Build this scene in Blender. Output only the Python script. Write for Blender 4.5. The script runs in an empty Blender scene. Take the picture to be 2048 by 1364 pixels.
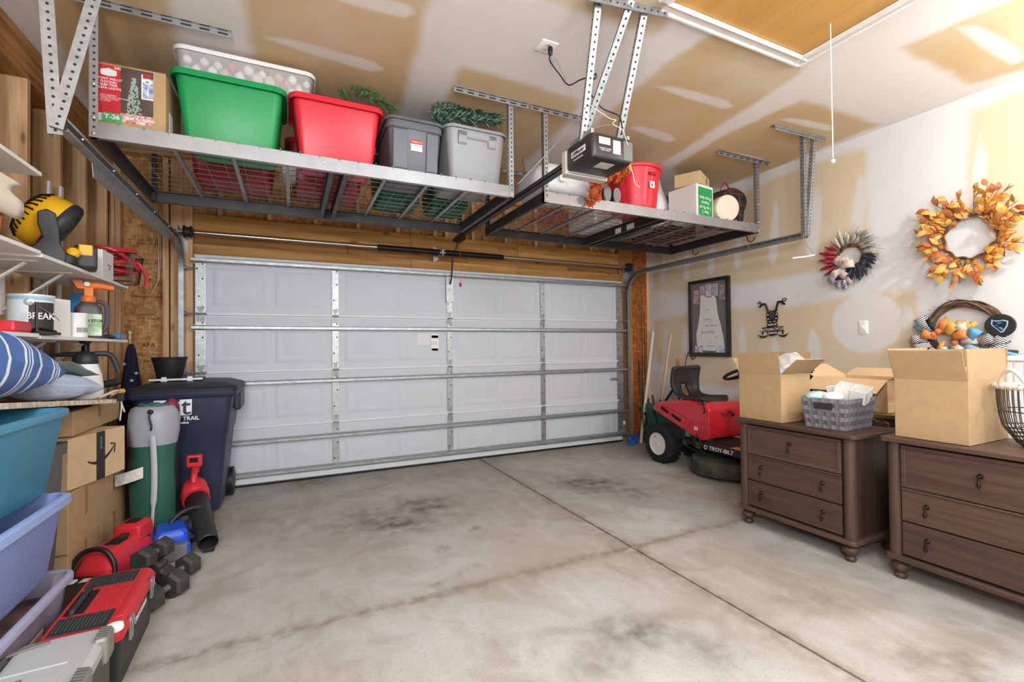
import bpy, bmesh, math, random
import numpy as np
from mathutils import Matrix, Vector, Euler
random.seed(7); RNG = np.random.default_rng(7)
SC = bpy.context.scene; COL = SC.collection
PI = math.pi

# ------------------------------------------------------------ camera (metres; camera stands at x=0,y=0; +Y towards the garage door)
F_PX, YAW, PITCH, ROLL, CAM_Z = 929.1, math.radians(25.496), math.radians(0.737), math.radians(-0.585), 1.31
def _axes():
    f = Vector((math.sin(YAW)*math.cos(PITCH), math.cos(YAW)*math.cos(PITCH), math.sin(PITCH)))
    r0 = Vector((math.cos(YAW), -math.sin(YAW), 0)); u0 = r0.cross(f)
    r = r0*math.cos(ROLL)+u0*math.sin(ROLL); u = -r0*math.sin(ROLL)+u0*math.cos(ROLL)
    return r, u, f
AR, AU, AF = _axes(); CAM = Vector((0, 0, CAM_Z))
cd = bpy.data.cameras.new('camera'); cd.sensor_width = 36; cd.sensor_fit = 'HORIZONTAL'; cd.lens = F_PX/2048*36; cd.clip_start = .05
co = bpy.data.objects.new('camera', cd); COL.objects.link(co)
co.matrix_world = Matrix(((AR.x, AU.x, -AF.x, 0), (AR.y, AU.y, -AF.y, 0), (AR.z, AU.z, -AF.z, CAM_Z), (0, 0, 0, 1)))
SC.camera = co
def P(x, y, X=None, Y=None, Z=None):
    """pixel of the 2048x1364 photograph -> point on the plane X=, Y= or Z= (a wall, the floor, a shelf ...)"""
    d = AF*F_PX + AR*(x-1024) - AU*(y-682)
    for i, v in enumerate((X, Y, Z)):
        if v is not None: return CAM + d*((v-CAM[i])/d[i])

# ------------------------------------------------------------ world, exposure, lamps
SC.view_settings.view_transform = 'Standard'; SC.view_settings.look = 'None'
SC.view_settings.gamma = 1; SC.view_settings.use_curve_mapping = False
SC.view_settings.exposure = 0.0
w = bpy.data.worlds.new('world'); SC.world = w; w.use_nodes = True
w.node_tree.nodes['Background'].inputs[0].default_value = (.8, .85, 1, 1); w.node_tree.nodes['Background'].inputs[1].default_value = .3
SC.cycles.max_bounces = 8; SC.cycles.diffuse_bounces = 5; SC.cycles.glossy_bounces = 3; SC.cycles.transmission_bounces = 6; SC.cycles.transparent_max_bounces = 12
SC.cycles.caustics_reflective = False; SC.cycles.caustics_refractive = False; SC.cycles.sample_clamp_indirect = 8
SC.cycles.use_denoising = True
def area_lamp(name, loc, sx, sy, power, col, rot=(0, 0, 0)):
    d = bpy.data.lights.new(name, 'AREA'); d.shape = 'RECTANGLE'; d.size = sx; d.size_y = sy; d.energy = power; d.color = col
    o = bpy.data.objects.new(name, d); COL.objects.link(o); o.location = loc; o.rotation_euler = rot; return o
# ------------------------------------------------------------ colour and materials
def lin(c):
    if isinstance(c, str): c = tuple(int(c[i:i+2], 16)/255 for i in (0, 2, 4))
    return tuple((v/12.92 if v <= .04045 else ((v+.055)/1.055)**2.4) for v in c[:3])
MATS = {}
def nn(nt, t, **k):
    n = nt.nodes.new(t)
    for a, b in k.items(): setattr(n, a, b)
    return n
def M(name, col='808080', rough=.5, metal=0., var=None, bump=None, col2=None, stretch=(1, 1, 1), trans=0., ior=1.45, alpha=1., spec=.5, coat=0., emit=0., sheen=0., coords='Object', sub=0.):
    """var=(scale, amount) noise between col and col2 (or a darker col); bump=(scale, strength)"""
    if name in MATS: return MATS[name]
    m = bpy.data.materials.new(name); m.use_nodes = True; nt = m.node_tree; b = nt.nodes['Principled BSDF']; MATS[name] = m
    c = lin(col); b.inputs['Roughness'].default_value = rough; b.inputs['Metallic'].default_value = metal
    b.inputs['Specular IOR Level'].default_value = spec; b.inputs['Coat Weight'].default_value = coat
    b.inputs['Transmission Weight'].default_value = trans; b.inputs['IOR'].default_value = ior; b.inputs['Alpha'].default_value = alpha
    if sheen: b.inputs['Sheen Weight'].default_value = sheen
    if sub: b.inputs['Subsurface Weight'].default_value = sub; b.inputs['Subsurface Radius'].default_value = (.02, .02, .02)
    b.inputs['Base Color'].default_value = (*c, 1)
    m.diffuse_color = (*c, 1)
    if emit: b.inputs['Emission Color'].default_value = (*c, 1); b.inputs['Emission Strength'].default_value = emit
    mp = None
    if var or bump:
        tc = nn(nt, 'ShaderNodeTexCoord'); mp = nn(nt, 'ShaderNodeMapping'); mp.inputs['Scale'].default_value = stretch
        nt.links.new(tc.outputs[coords], mp.inputs[0])
    if var:
        n = nn(nt, 'ShaderNodeTexNoise'); n.inputs['Scale'].default_value = var[0]; n.inputs['Detail'].default_value = 5
        nt.links.new(mp.outputs[0], n.inputs['Vector'])
        c2 = lin(col2) if col2 else tuple(v*(1-var[1]) for v in c)
        r = nn(nt, 'ShaderNodeMapRange'); r.inputs[1].default_value = .35; r.inputs[2].default_value = .65
        nt.links.new(n.outputs[0], r.inputs[0])
        x = nn(nt, 'ShaderNodeMix', data_type='RGBA'); x.inputs['A'].default_value = (*c, 1); x.inputs['B'].default_value = (*c2, 1)
        nt.links.new(r.outputs[0], x.inputs['Factor']); nt.links.new(x.outputs['Result'], b.inputs['Base Color'])
    if bump:
        n = nn(nt, 'ShaderNodeTexNoise'); n.inputs['Scale'].default_value = bump[0]; n.inputs['Detail'].default_value = 4
        nt.links.new(mp.outputs[0], n.inputs['Vector'])
        bp = nn(nt, 'ShaderNodeBump'); bp.inputs['Strength'].default_value = bump[1]; bp.inputs['Distance'].default_value = .01
        nt.links.new(n.outputs[0], bp.inputs['Height']); nt.links.new(bp.outputs[0], b.inputs['Normal'])
    return m
def wood(name, c1, c2, axis='Z', scale=1., rough=.75, knots=True):
    """sawn timber: grain lines stretched along an axis, a few darker knots; every piece takes its own offset"""
    if name in MATS: return MATS[name]
    m = M(name, c1, rough); nt = m.node_tree; b = nt.nodes['Principled BSDF']
    tc = nn(nt, 'ShaderNodeTexCoord'); oi = nn(nt, 'ShaderNodeObjectInfo')
    ad = nn(nt, 'ShaderNodeVectorMath', operation='MULTIPLY_ADD'); ad.inputs[1].default_value = (1, 1, 1)
    cm = nn(nt, 'ShaderNodeCombineXYZ'); ml = nn(nt, 'ShaderNodeMath', operation='MULTIPLY'); ml.inputs[1].default_value = 37.
    nt.links.new(oi.outputs['Random'], ml.inputs[0])
    for i in range(3): nt.links.new(ml.outputs[0], cm.inputs[i])
    nt.links.new(tc.outputs['Object'], ad.inputs[0]); nt.links.new(cm.outputs[0], ad.inputs[2])
    mp = nn(nt, 'ShaderNodeMapping'); s = [34*scale]*3; s['XYZ'.index(axis)] = 1.6*scale; mp.inputs['Scale'].default_value = s
    nt.links.new(ad.outputs[0], mp.inputs[0])
    n = nn(nt, 'ShaderNodeTexNoise'); n.inputs['Scale'].default_value = 1; n.inputs['Detail'].default_value = 6; n.inputs['Distortion'].default_value = .6
    nt.links.new(mp.outputs[0], n.inputs['Vector'])
    cr = nn(nt, 'ShaderNodeValToRGB'); cr.color_ramp.elements[0].position = .33; cr.color_ramp.elements[1].position = .68
    cr.color_ramp.elements[0].color = (*lin(c2), 1); cr.color_ramp.elements[1].color = (*lin(c1), 1)
    nt.links.new(n.outputs[0], cr.inputs[0]); last = cr.outputs[0]
    if knots:
        mp2 = nn(nt, 'ShaderNodeMapping'); s = [11*scale]*3; s['XYZ'.index(axis)] = 3.4*scale; mp2.inputs['Scale'].default_value = s
        nt.links.new(ad.outputs[0], mp2.inputs[0]); v = nn(nt, 'ShaderNodeTexVoronoi'); v.inputs['Scale'].default_value = 1
        nt.links.new(mp2.outputs[0], v.inputs['Vector'])
        r = nn(nt, 'ShaderNodeMapRange'); r.inputs[1].default_value = .06; r.inputs[2].default_value = .17; r.inputs[3].default_value = .8; r.inputs[4].default_value = 0
        nt.links.new(v.outputs['Distance'], r.inputs[0])
        x = nn(nt, 'ShaderNodeMix', data_type='RGBA'); x.inputs['B'].default_value = (*[q*.35 for q in lin(c2)], 1)
        nt.links.new(r.outputs[0], x.inputs['Factor']); nt.links.new(last, x.inputs['A']); last = x.outputs['Result']
    # each piece a little lighter or darker than its neighbour
    hv = nn(nt, 'ShaderNodeHueSaturation'); mr = nn(nt, 'ShaderNodeMapRange'); mr.inputs[3].default_value = .82; mr.inputs[4].default_value = 1.12
    nt.links.new(oi.outputs['Random'], mr.inputs[0]); nt.links.new(mr.outputs[0], hv.inputs['Value']); nt.links.new(last, hv.inputs['Color'])
    nt.links.new(hv.outputs[0], b.inputs['Base Color'])
    bp = nn(nt, 'ShaderNodeBump'); bp.inputs['Strength'].default_value = .25; bp.inputs['Distance'].default_value = .004
    nt.links.new(n.outputs[0], bp.inputs['Height']); nt.links.new(bp.outputs[0], b.inputs['Normal'])
    return m
def stripes(name, cols, scale, axis=0, rough=.8, coords='Object', rot=0.):
    """hard-edged printed bands: cols = [(pos, colour), ...] repeating along an axis"""
    m = M(name, cols[0][1], rough); nt = m.node_tree; b = nt.nodes['Principled BSDF']
    tc = nn(nt, 'ShaderNodeTexCoord'); mp = nn(nt, 'ShaderNodeMapping'); mp.inputs['Rotation'].default_value = (0, 0, rot); nt.links.new(tc.outputs[coords], mp.inputs[0])
    sp = nn(nt, 'ShaderNodeSeparateXYZ'); nt.links.new(mp.outputs[0], sp.inputs[0])
    ml = nn(nt, 'ShaderNodeMath', operation='MULTIPLY'); ml.inputs[1].default_value = scale; nt.links.new(sp.outputs[axis], ml.inputs[0])
    fr = nn(nt, 'ShaderNodeMath', operation='FRACT'); nt.links.new(ml.outputs[0], fr.inputs[0])
    cr = nn(nt, 'ShaderNodeValToRGB'); cr.color_ramp.interpolation = 'CONSTANT'; e = cr.color_ramp.elements
    while len(e) < len(cols): e.new(1)
    for i, (p, c) in enumerate(cols): e[i].position = p; e[i].color = (*lin(c), 1)
    nt.links.new(fr.outputs[0], cr.inputs[0]); nt.links.new(cr.outputs[0], b.inputs['Base Color'])
    return m
def plaid(name, base, c1, c2, scale, rough=.9):
    m = M(name, base, rough); nt = m.node_tree; b = nt.nodes['Principled BSDF']
    tc = nn(nt, 'ShaderNodeTexCoord'); sp = nn(nt, 'ShaderNodeSeparateXYZ'); nt.links.new(tc.outputs['Object'], sp.inputs[0])
    last = None; col = lin(base)
    for ax, (w0, c) in ((0, (.5, c1)), (2, (.5, c1)), (0, (.12, c2)), (2, (.12, c2)), (1, (.12, c2))):
        ml = nn(nt, 'ShaderNodeMath', operation='MULTIPLY'); ml.inputs[1].default_value = scale; nt.links.new(sp.outputs[ax], ml.inputs[0])
        fr = nn(nt, 'ShaderNodeMath', operation='FRACT'); nt.links.new(ml.outputs[0], fr.inputs[0])
        lt = nn(nt, 'ShaderNodeMath', operation='LESS_THAN'); lt.inputs[1].default_value = w0; nt.links.new(fr.outputs[0], lt.inputs[0])
        sc = nn(nt, 'ShaderNodeMath', operation='MULTIPLY'); sc.inputs[1].default_value = .5; nt.links.new(lt.outputs[0], sc.inputs[0])
        x = nn(nt, 'ShaderNodeMix', data_type='RGBA'); x.inputs['B'].default_value = (*lin(c), 1); nt.links.new(sc.outputs[0], x.inputs['Factor'])
        if last is None: x.inputs['A'].default_value = (*col, 1)
        else: nt.links.new(last, x.inputs['A'])
        last = x.outputs['Result']
    nt.links.new(last, b.inputs['Base Color']); return m

# ------------------------------------------------------------ mesh builder
def T(x=0, y=0, z=0): return Matrix.Translation((x, y, z))
def R(a, ax='Z'): return Matrix.Rotation(a, 4, ax)
def RD(a, ax='Z'): return Matrix.Rotation(math.radians(a), 4, ax)
def Sc(x, y, z): return Matrix.Diagonal((x, y, z, 1))
def rrect(w, d, r, n=4):
    """rounded rectangle outline, counter-clockwise"""
    r = min(r, w/2-1e-4, d/2-1e-4); out = []
    for cx, cy, a0 in ((w/2-r, d/2-r, 0), (-w/2+r, d/2-r, PI/2), (-w/2+r, -d/2+r, PI), (w/2-r, -d/2+r, 1.5*PI)):
        for k in range(n+1): a = a0+PI/2*k/n; out.append((cx+r*math.cos(a), cy+r*math.sin(a)))
    return out
class MB:
    def __init__(s): s.v = []; s.f = []; s.mi = []; s.k = 0
    def mat(s, k): s.k = k; return s
    def add(s, vs, fs, m=None):
        o = len(s.v)
        s.v += [tuple(m @ Vector(p)) for p in vs] if m is not None else [tuple(p) for p in vs]
        s.f += [tuple(i+o for i in f) for f in fs]; s.mi += [s.k]*len(fs); return s
    def bx(s, x0, x1, y0, y1, z0, z1, m=None):
        return s.add([(x, y, z) for z in (z0, z1) for y in (y0, y1) for x in (x0, x1)], [(0, 2, 3, 1), (4, 5, 7, 6), (0, 1, 5, 4), (2, 6, 7, 3), (0, 4, 6, 2), (1, 3, 7, 5)], m)
    def box(s, c, d, m=None): return s.bx(c[0]-d[0]/2, c[0]+d[0]/2, c[1]-d[1]/2, c[1]+d[1]/2, c[2]-d[2]/2, c[2]+d[2]/2, m)
    def bar(s, p, q, w, h, up=(0, 0, 1)):
        """box beam from p to q, w across, h along up"""
        p, q, up = Vector(p), Vector(q), Vector(up); z = (q-p); L = z.length; z.normalize()
        x = up.cross(z)
        if x.length < 1e-4: x = Vector((1, 0, 0)).cross(z)
        x.normalize(); y = z.cross(x)
        m = Matrix(((x.x, y.x, z.x, p.x), (x.y, y.y, z.y, p.y), (x.z, y.z, z.z, p.z), (0, 0, 0, 1)))
        return s.bx(-w/2, w/2, -h/2, h/2, 0, L, m)
    def loft(s, rings, cap0=True, cap1=True, m=None, close=True):
        n = len(rings[0]); vs = [p for r in rings for p in r]; fs = []
        for i in range(len(rings)-1):
            for j in range(n if close else n-1):
                a = i*n+j; b = i*n+(j+1) % n; fs.append((a, b, b+n, a+n))
        if cap0: fs.append(tuple(range(n-1, -1, -1)))
        if cap1: o = (len(rings)-1)*n; fs.append(tuple(range(o, o+n)))
        return s.add(vs, fs, m)
    def lathe(s, prof, n=24, m=None, cap0=True, cap1=True):
        return s.loft([[(r*math.cos(2*PI*k/n), r*math.sin(2*PI*k/n), z) for k in range(n)] for r, z in prof], cap0, cap1, m)
    def cyl(s, p, q, r, r2=None, n=12, cap=True):
        return s.tube([p, q], [r, r if r2 is None else r2], n, cap=cap)
    def tube(s, pts, r, n=6, closed=False, cap=True, flat=None):
        pts = [Vector(p) for p in pts]; N = len(pts); rings = []; u = None
        rr = r if isinstance(r, (list, tuple)) else [r]*N
        for i in range(N):
            a = pts[i-1] if (i or closed) else pts[0]; b = pts[(i+1) % N] if (i < N-1 or closed) else pts[-1]
            t = (b-a); t = t.normalized() if t.length > 1e-9 else Vector((0, 0, 1))
            if u is None:
                u = t.cross(Vector((0, 0, 1)))
                if u.length < 1e-3: u = t.cross(Vector((1, 0, 0)))
            u = (u - t*u.dot(t)); u.normalize(); v = t.cross(u); fl = flat or 1
            rings.append([pts[i]+(u*math.cos(2*PI*k/n)+v*math.sin(2*PI*k/n)*fl)*rr[i] for k in range(n)])
        if closed: rings.append(rings[0]); return s.loft(rings, False, False)
        return s.loft(rings, cap, cap)
    def prism(s, poly, z0, z1, m=None):
        return s.loft([[(x, y, z0) for x, y in poly], [(x, y, z1) for x, y in poly]], m=m)
    def sph(s, c, r, n=12, k=8, m=None):
        r = r if isinstance(r, (list, tuple)) else (r, r, r)
        mm = (m or Matrix()) @ T(*c) @ Sc(*r)
        return s.lathe([(math.sin(PI*i/k) if 0 < i < k else .02, -math.cos(PI*i/k)) for i in range(k+1)], n, mm)
    def grid(s, fn, nu, nv, m=None, closeu=False):
        """fn(u,v) -> point, u,v in 0..1"""
        vs = [fn(i/(nu if closeu else nu-1), j/(nv-1)) for j in range(nv) for i in range(nu)]; fs = []
        for j in range(nv-1):
            for i in range(nu if closeu else nu-1): a = j*nu+i; b = j*nu+(i+1) % nu; fs.append((a, b, b+nu, a+nu))
        return s.add(vs, fs, m)
    def mesh(s, name, mats, smooth=35):
        me = bpy.data.meshes.new(name); me.from_pydata(s.v, [], s.f)
        for mt in (mats if isinstance(mats, (list, tuple)) else [mats]): me.materials.append(mt)
        me.polygons.foreach_set('material_index', s.mi)
        if smooth:
            me.polygons.foreach_set('use_smooth', [True]*len(s.f)); me.update(); me.set_sharp_from_angle(angle=math.radians(smooth))
        me.update(); return me
    def obj(s, name, mats, parent=None, smooth=35, bevel=0, seg=2, solid=0, sub=0, fixn=False):
        me = s.mesh(name, mats, smooth)
        if fixn:
            bm = bmesh.new(); bm.from_mesh(me); bmesh.ops.recalc_face_normals(bm, faces=bm.faces); bm.to_mesh(me); bm.free()
        return link(name, me, parent, bevel, seg, solid, sub)
def link(name, me, parent=None, bevel=0, seg=2, solid=0, sub=0):
    o = bpy.data.objects.new(name, me); COL.objects.link(o); o.parent = parent
    if solid: k = o.modifiers.new('solid', 'SOLIDIFY'); k.thickness = solid; k.offset = 0
    if sub: k = o.modifiers.new('sub', 'SUBSURF'); k.levels = sub; k.render_levels = sub
    if bevel: k = o.modifiers.new('bevel', 'BEVEL'); k.width = bevel; k.segments = seg; k.limit_method = 'ANGLE'; k.angle_limit = math.radians(40); k.harden_normals = False
    return o
def tag(o, label=None, cat=None, group=None, kind=None):
    for k, v in (('label', label), ('category', cat), ('group', group), ('kind', kind)):
        if v: o[k] = v
    return o
def thing(name, label, cat, loc=(0, 0, 0), rz=0, group=None, m=None):
    o = bpy.data.objects.new(name, None); COL.objects.link(o); o.empty_display_size = .1
    if m is not None: o.matrix_world = m
    else: o.location = loc; o.rotation_euler = (0, 0, rz)
    return tag(o, label, cat, group)
def struct(o): o['kind'] = 'structure'; return o
_txt = {}
def text(name, body, size, mat, parent, m, ext=.0006, align='CENTER', label=None, sx=1., bold=0.):
    """flat lettering as real, very thin geometry; stands in the XY plane of m, reading along +X"""
    cu = bpy.data.curves.new('t', 'FONT'); cu.body = body; cu.size = size; cu.align_x = align; cu.align_y = 'CENTER'; cu.extrude = ext; cu.offset = bold; cu.resolution_u = 3
    to = bpy.data.objects.new('t', cu); COL.objects.link(to)
    me = bpy.data.meshes.new_from_object(to.evaluated_get(bpy.context.evaluated_depsgraph_get())); bpy.data.objects.remove(to); bpy.data.curves.remove(cu)
    me.transform(m @ Sc(sx, 1, 1)); me.materials.clear(); me.materials.append(mat)
    o = link(name, me, parent)
    if label: o['label'] = label
    return o
def frame_on(o, x, y):
    """matrix with origin o, X axis along x, Y axis along y"""
    x, y = Vector(x).normalized(), Vector(y).normalized(); z = x.cross(y)
    return Matrix(((x.x, y.x, z.x, o[0]), (x.y, y.y, z.y, o[1]), (x.z, y.z, z.z, o[2]), (0, 0, 0, 1)))
def wobble(o, amp, scale=3., seed=0):
    """crumple a mesh a little with smooth noise"""
    from mathutils import noise
    for v in o.data.vertices:
        p = v.co*scale+Vector((seed*7.1, seed*3.3, seed*1.7)); v.co += Vector((noise.noise(p), noise.noise(p+Vector((9, 0, 0))), noise.noise(p+Vector((0, 9, 0)))))*amp
    return o
# lamps, all in the near half of the room and out of frame: a ceiling bulb, a warmer bulb by the right wall, and two fill lights added behind the camera, with no known fixture
SC.view_settings.exposure = .65
def bulb(name, loc, power, col, r=.09):
    d = bpy.data.lights.new(name, 'POINT'); d.energy = power; d.color = col; d.shadow_soft_size = r
    o = bpy.data.objects.new(name, d); COL.objects.link(o); o.location = loc; return o
bulb('ceiling_bulb_main', (1.35, .1, 2.92), 44, (.90, .95, 1), .10)
bulb('ceiling_bulb_warm', (3.95, .42, 2.95), 52, (1, .955, .90), .04)
bulb('fill_light_right', (2.2, -1.05, 2.42), 62, (.86, .935, 1), .26)
bulb('fill_light_left', (-.55, -.80, 2.08), 142, (.86, .935, 1), .26)
# ============================================================ ROOM SHELL
XL, XR, YF, YB, ZC = -1.40, 4.64, 5.16, -1.7, 3.175
m_galv = M('galvanised', 'b4b7b8', .42, .75, var=(22, .25), bump=(60, .05))
m_galvd = M('galvanised_dull', '9c9fa0', .5, .7, var=(30, .3))
m_hole = M('punched_hole', '2e2c2a', .8)
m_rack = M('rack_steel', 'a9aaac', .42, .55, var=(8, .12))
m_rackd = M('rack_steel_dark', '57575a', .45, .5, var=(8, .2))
m_black = M('black_plastic', '1b1b1c', .45)
m_white = M('white_paint', 'ecebe8', .5)
m_screw = M('screw_steel', 'd8d8d8', .3, .9)

def polymask(pts, poly):
    """signed distance (inside positive) of 2-D points to a polygon"""
    poly = np.array(poly, float); x, y = pts[:, 0], pts[:, 1]; n = len(poly); ins = np.zeros(len(pts), bool); d = np.full(len(pts), 1e9)
    for i in range(n):
        a, b = poly[i], poly[(i+1) % n]; e = b-a
        c = ((a[1] > y) != (b[1] > y)); xx = a[0]+(y-a[1])*e[0]/(e[1] if abs(e[1]) > 1e-12 else 1e-12); ins ^= c & (x < xx)
        t = np.clip(((x-a[0])*e[0]+(y-a[1])*e[1])/(e@e+1e-12), 0, 1); d = np.minimum(d, np.hypot(x-a[0]-t*e[0], y-a[1]-t*e[1]))
    return np.where(ins, d, -d)
def cells(a0, a1, step): return np.linspace(a0, a1, max(2, int(round((a1-a0)/step))+1))
def sheet(name, us, vs, to3d, mat, flip=False, attrs=None):
    """flat panel with per-vertex pattern values"""
    U, V = np.meshgrid(us, vs); nu, nv = len(us), len(vs); p2 = np.stack([U.ravel(), V.ravel()], 1)
    vv = [to3d(a, b) for a, b in p2]; fs = []
    for j in range(nv-1):
        for i in range(nu-1): a = j*nu+i; f = (a, a+1, a+nu+1, a+nu); fs.append(f[::-1] if flip else f)
    me = bpy.data.meshes.new(name); me.from_pydata(vv, [], fs); me.materials.append(mat)
    for k, fn in (attrs or {}).items():
        at = me.attributes.new(k, 'FLOAT', 'POINT'); at.data.foreach_set('value', fn(p2).astype(np.float32))
    me.update(); return me
def drywall(name, tan, tan2, white):
    """drywall: raw tan paper where 'tan' > 0, skimmed white elsewhere; 'mud' > 0 are filled screw lines"""
    m = bpy.data.materials.new(name); m.use_nodes = True; nt = m.node_tree; b = nt.nodes['Principled BSDF']; b.inputs['Roughness'].default_value = .85; b.inputs['Specular IOR Level'].default_value = .25
    tc = nn(nt, 'ShaderNodeTexCoord')
    def noise(s, d=4):
        n = nn(nt, 'ShaderNodeTexNoise'); n.inputs['Scale'].default_value = s; n.inputs['Detail'].default_value = d; nt.links.new(tc.outputs['Object'], n.inputs['Vector']); return n.outputs[0]
    def edge(attr, nscale, amp, soft):
        a = nn(nt, 'ShaderNodeAttribute', attribute_name=attr); s = nn(nt, 'ShaderNodeMath', operation='MULTIPLY_ADD'); s.inputs[1].default_value = amp
        h = nn(nt, 'ShaderNodeMath', operation='SUBTRACT'); h.inputs[1].default_value = amp*.5
        nt.links.new(noise(nscale), s.inputs[0]); nt.links.new(a.outputs['Fac'], s.inputs[2]); nt.links.new(s.outputs[0], h.inputs[0])
        r = nn(nt, 'ShaderNodeMapRange', interpolation_type='SMOOTHSTEP'); r.inputs[1].default_value = -soft; r.inputs[2].default_value = soft; nt.links.new(h.outputs[0], r.inputs[0]); return r.outputs[0]
    def mix(f, a, bb):
        x = nn(nt, 'ShaderNodeMix', data_type='RGBA')
        for i, v in (('Factor', f), ('A', a), ('B', bb)):
            if isinstance(v, tuple): x.inputs[i].default_value = v
            elif isinstance(v, float): x.inputs[i].default_value = v
            else: nt.links.new(v, x.inputs[i])
        return x.outputs['Result']
    r2 = nn(nt, 'ShaderNodeMapRange'); r2.inputs[1].default_value = .4; r2.inputs[2].default_value = .62; nt.links.new(noise(1.1, 3), r2.inputs[0])
    tanc = mix(r2.outputs[0], (*lin(tan), 1), (*lin(tan2), 1))
    whc = mix(noise(2.3), (*lin(white), 1), (*[v*.93 for v in lin(white)], 1))
    c = mix(edge('tan', 5, .07, .045), whc, tanc)
    half = nn(nt, 'ShaderNodeMath', operation='MULTIPLY'); half.inputs[1].default_value = .85; nt.links.new(edge('mud', 6, .03, .022), half.inputs[0])
    c = mix(half.outputs[0], c, whc); nt.links.new(c, b.inputs['Base Color'])
    bp = nn(nt, 'ShaderNodeBump'); bp.inputs['Strength'].default_value = .12; bp.inputs['Distance'].default_value = .004
    nt.links.new(noise(90, 2), bp.inputs['Height']); nt.links.new(bp.outputs[0], b.inputs['Normal'])
    return m
def px_polys(polys, ax, **pl): return [[(lambda q: tuple(q[i] for i in ax))(P(x, y, **pl)) for x, y in poly] for poly in polys]
def mask_fn(polys):
    def fn(p2):
        d = np.full(len(p2), -1.)
        for po in polys: d = np.maximum(d, polymask(p2, po))
        return d
    return fn
def streak(a, b, wd):
    """tapered filled-screw line between two pixels -> polygon in pixels"""
    (x0, y0), (x1, y1) = a, b; L = math.hypot(x1-x0, y1-y0); nx, ny = -(y1-y0)/L*wd, (x1-x0)/L*wd
    f = lambda t, k: (x0+(x1-x0)*t+nx*k, y0+(y1-y0)*t+ny*k)
    return [f(0, .1), f(.18, -.8), f(.5, -1), f(.9, -.9), f(1, 0), f(.9, .9), f(.5, .8), f(.18, .4)]
# -------- ceiling
ctan = px_polys([
    [(484, -70), (885, -70), (860, 0), (800, 222), (765, 330), (560, 330), (505, 110), (489, 0)],
    [(60, -60), (335, -60), (335, 0), (345, 30), (356, 95), (352, 310), (205, 245), (130, 112), (85, 20)],
    [(1080, -10), (1190, -30), (1345, 5), (1343, 32), (1312, 72), (1232, 50)],
    [(1428, 65), (1520, 92), (1603, 138), (1590, 155), (1480, 225), (1360, 303), (1300, 345), (1235, 345), (1175, 265), (1240, 206), (1338, 122)],
    [(920, 130), (1165, 200), (1130, 250), (1050, 325), (1030, 430), (868, 430), (880, 228)],
    [(1605, 199), (1760, 250), (1690, 277), (1560, 332), (1440, 374), (1380, 376), (1345, 335), (1440, 275)],
    [(1800, 95), (1940, 169), (2048, 138), (2130, 90), (2120, -40), (2003, 5)]], (0, 1), Z=ZC)
cmud = px_polys([streak((520, 72), (770, 140), 11), streak((640, -14), (832, 26), 16), streak((1310, 172), (1466, 213), 10), streak((1258, 254), (1350, 280), 9), streak((1915, 52), (2046, 122), 20), streak((1560, 238), (1668, 258), 7), streak((1440, 305), (1530, 322), 6)], (0, 1), Z=ZC)
m_ceil = drywall('ceiling_drywall', 'd3b78c', 'dcc8aa', 'f1eae6')
# the hatch opening splits the ceiling panel: hatch spans x 1.88..3.02, y .2..1.89
HX0, HX1, HY0, HY1 = 1.86, 3.01, .25, 1.885
# board sheets (4x8 ft drywall) stay one skimmed surface; the opening is left out
me = sheet('ceiling', cells(XL-.15, XR+.12, .035), cells(YB, YF+.12, .035), lambda a, b: (a, b, ZC), m_ceil, True, {'tan': mask_fn(ctan), 'mud': mask_fn(cmud)})
bm = bmesh.new(); bm.from_mesh(me)
bmesh.ops.delete(bm, geom=[f for f in bm.faces if HX0 < f.calc_center_median().x < HX1 and HY0 < f.calc_center_median().y < HY1], context='FACES'); bm.to_mesh(me); bm.free()
ceiling = struct(link('ceiling', me)); k = ceiling.modifiers.new('s', 'SOLIDIFY'); k.thickness = .013; k.offset = -1
ceiling['label'] = 'skimmed drywall ceiling with raw tan patches'
# -------- right wall
wtan = px_polys([
    [(1308, 430), (1480, 387), (1625, 326), (1732, 298), (1733, 470), (1650, 540), (1552, 557), (1474, 567), (1380, 587), (1308, 580)],
    [(1308, 642), (1400, 622), (1580, 613), (1680, 597), (1834, 577), (1838, 720), (1800, 800), (1640, 780), (1400, 770), (1312, 722)],
    [(1936, 225), (2130, 140), (2130, 500), (1990, 480), (1936, 400)],
    [(1300, 800), (1345, 805), (1350, 850), (1300, 850)]], (1, 2), X=XR)
CIRC = P(1731, 645, X=XR)
wmud = px_polys([streak((1327, 505), (1325, 565), 5), streak((1374, 492), (1372, 562), 7), streak((1424, 470), (1421, 548), 7), streak((1478, 455), (1474, 540), 8), streak((1551, 396), (1545, 532), 9), streak((1635, 366), (1622, 520), 13), streak((1722, 342), (1712, 470), 14), streak((1962, 262), (1950, 470), 15),
    streak((1332, 650), (1328, 750), 6), streak((1372, 650), (1370, 705), 8), streak((1482, 645), (1486, 730), 8), streak((1548, 672), (1546, 770), 12), streak((1622, 655), (1632, 740), 14), streak((1812, 610), (1818, 660), 12)], (1, 2), X=XR)
wmud.append([(CIRC.y+.285*math.cos(a), CIRC.z+.27*math.sin(a)) for a in np.linspace(0, 2*PI, 40, endpoint=False)])
m_wallr = drywall('wall_drywall', 'cdbb9d', 'd2c4aa', 'd9d9d9')
o = struct(link('wall_right', sheet('wall_right', cells(YB, YF+.1, .03), cells(0, ZC, .03), lambda a, b: (XR, a, b), m_wallr, True, {'tan': mask_fn(wtan), 'mud': mask_fn(wmud)})))
k = o.modifiers.new('s', 'SOLIDIFY'); k.thickness = .1; k.offset = -1
o['label'] = 'half-finished white and tan drywall side wall'
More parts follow.
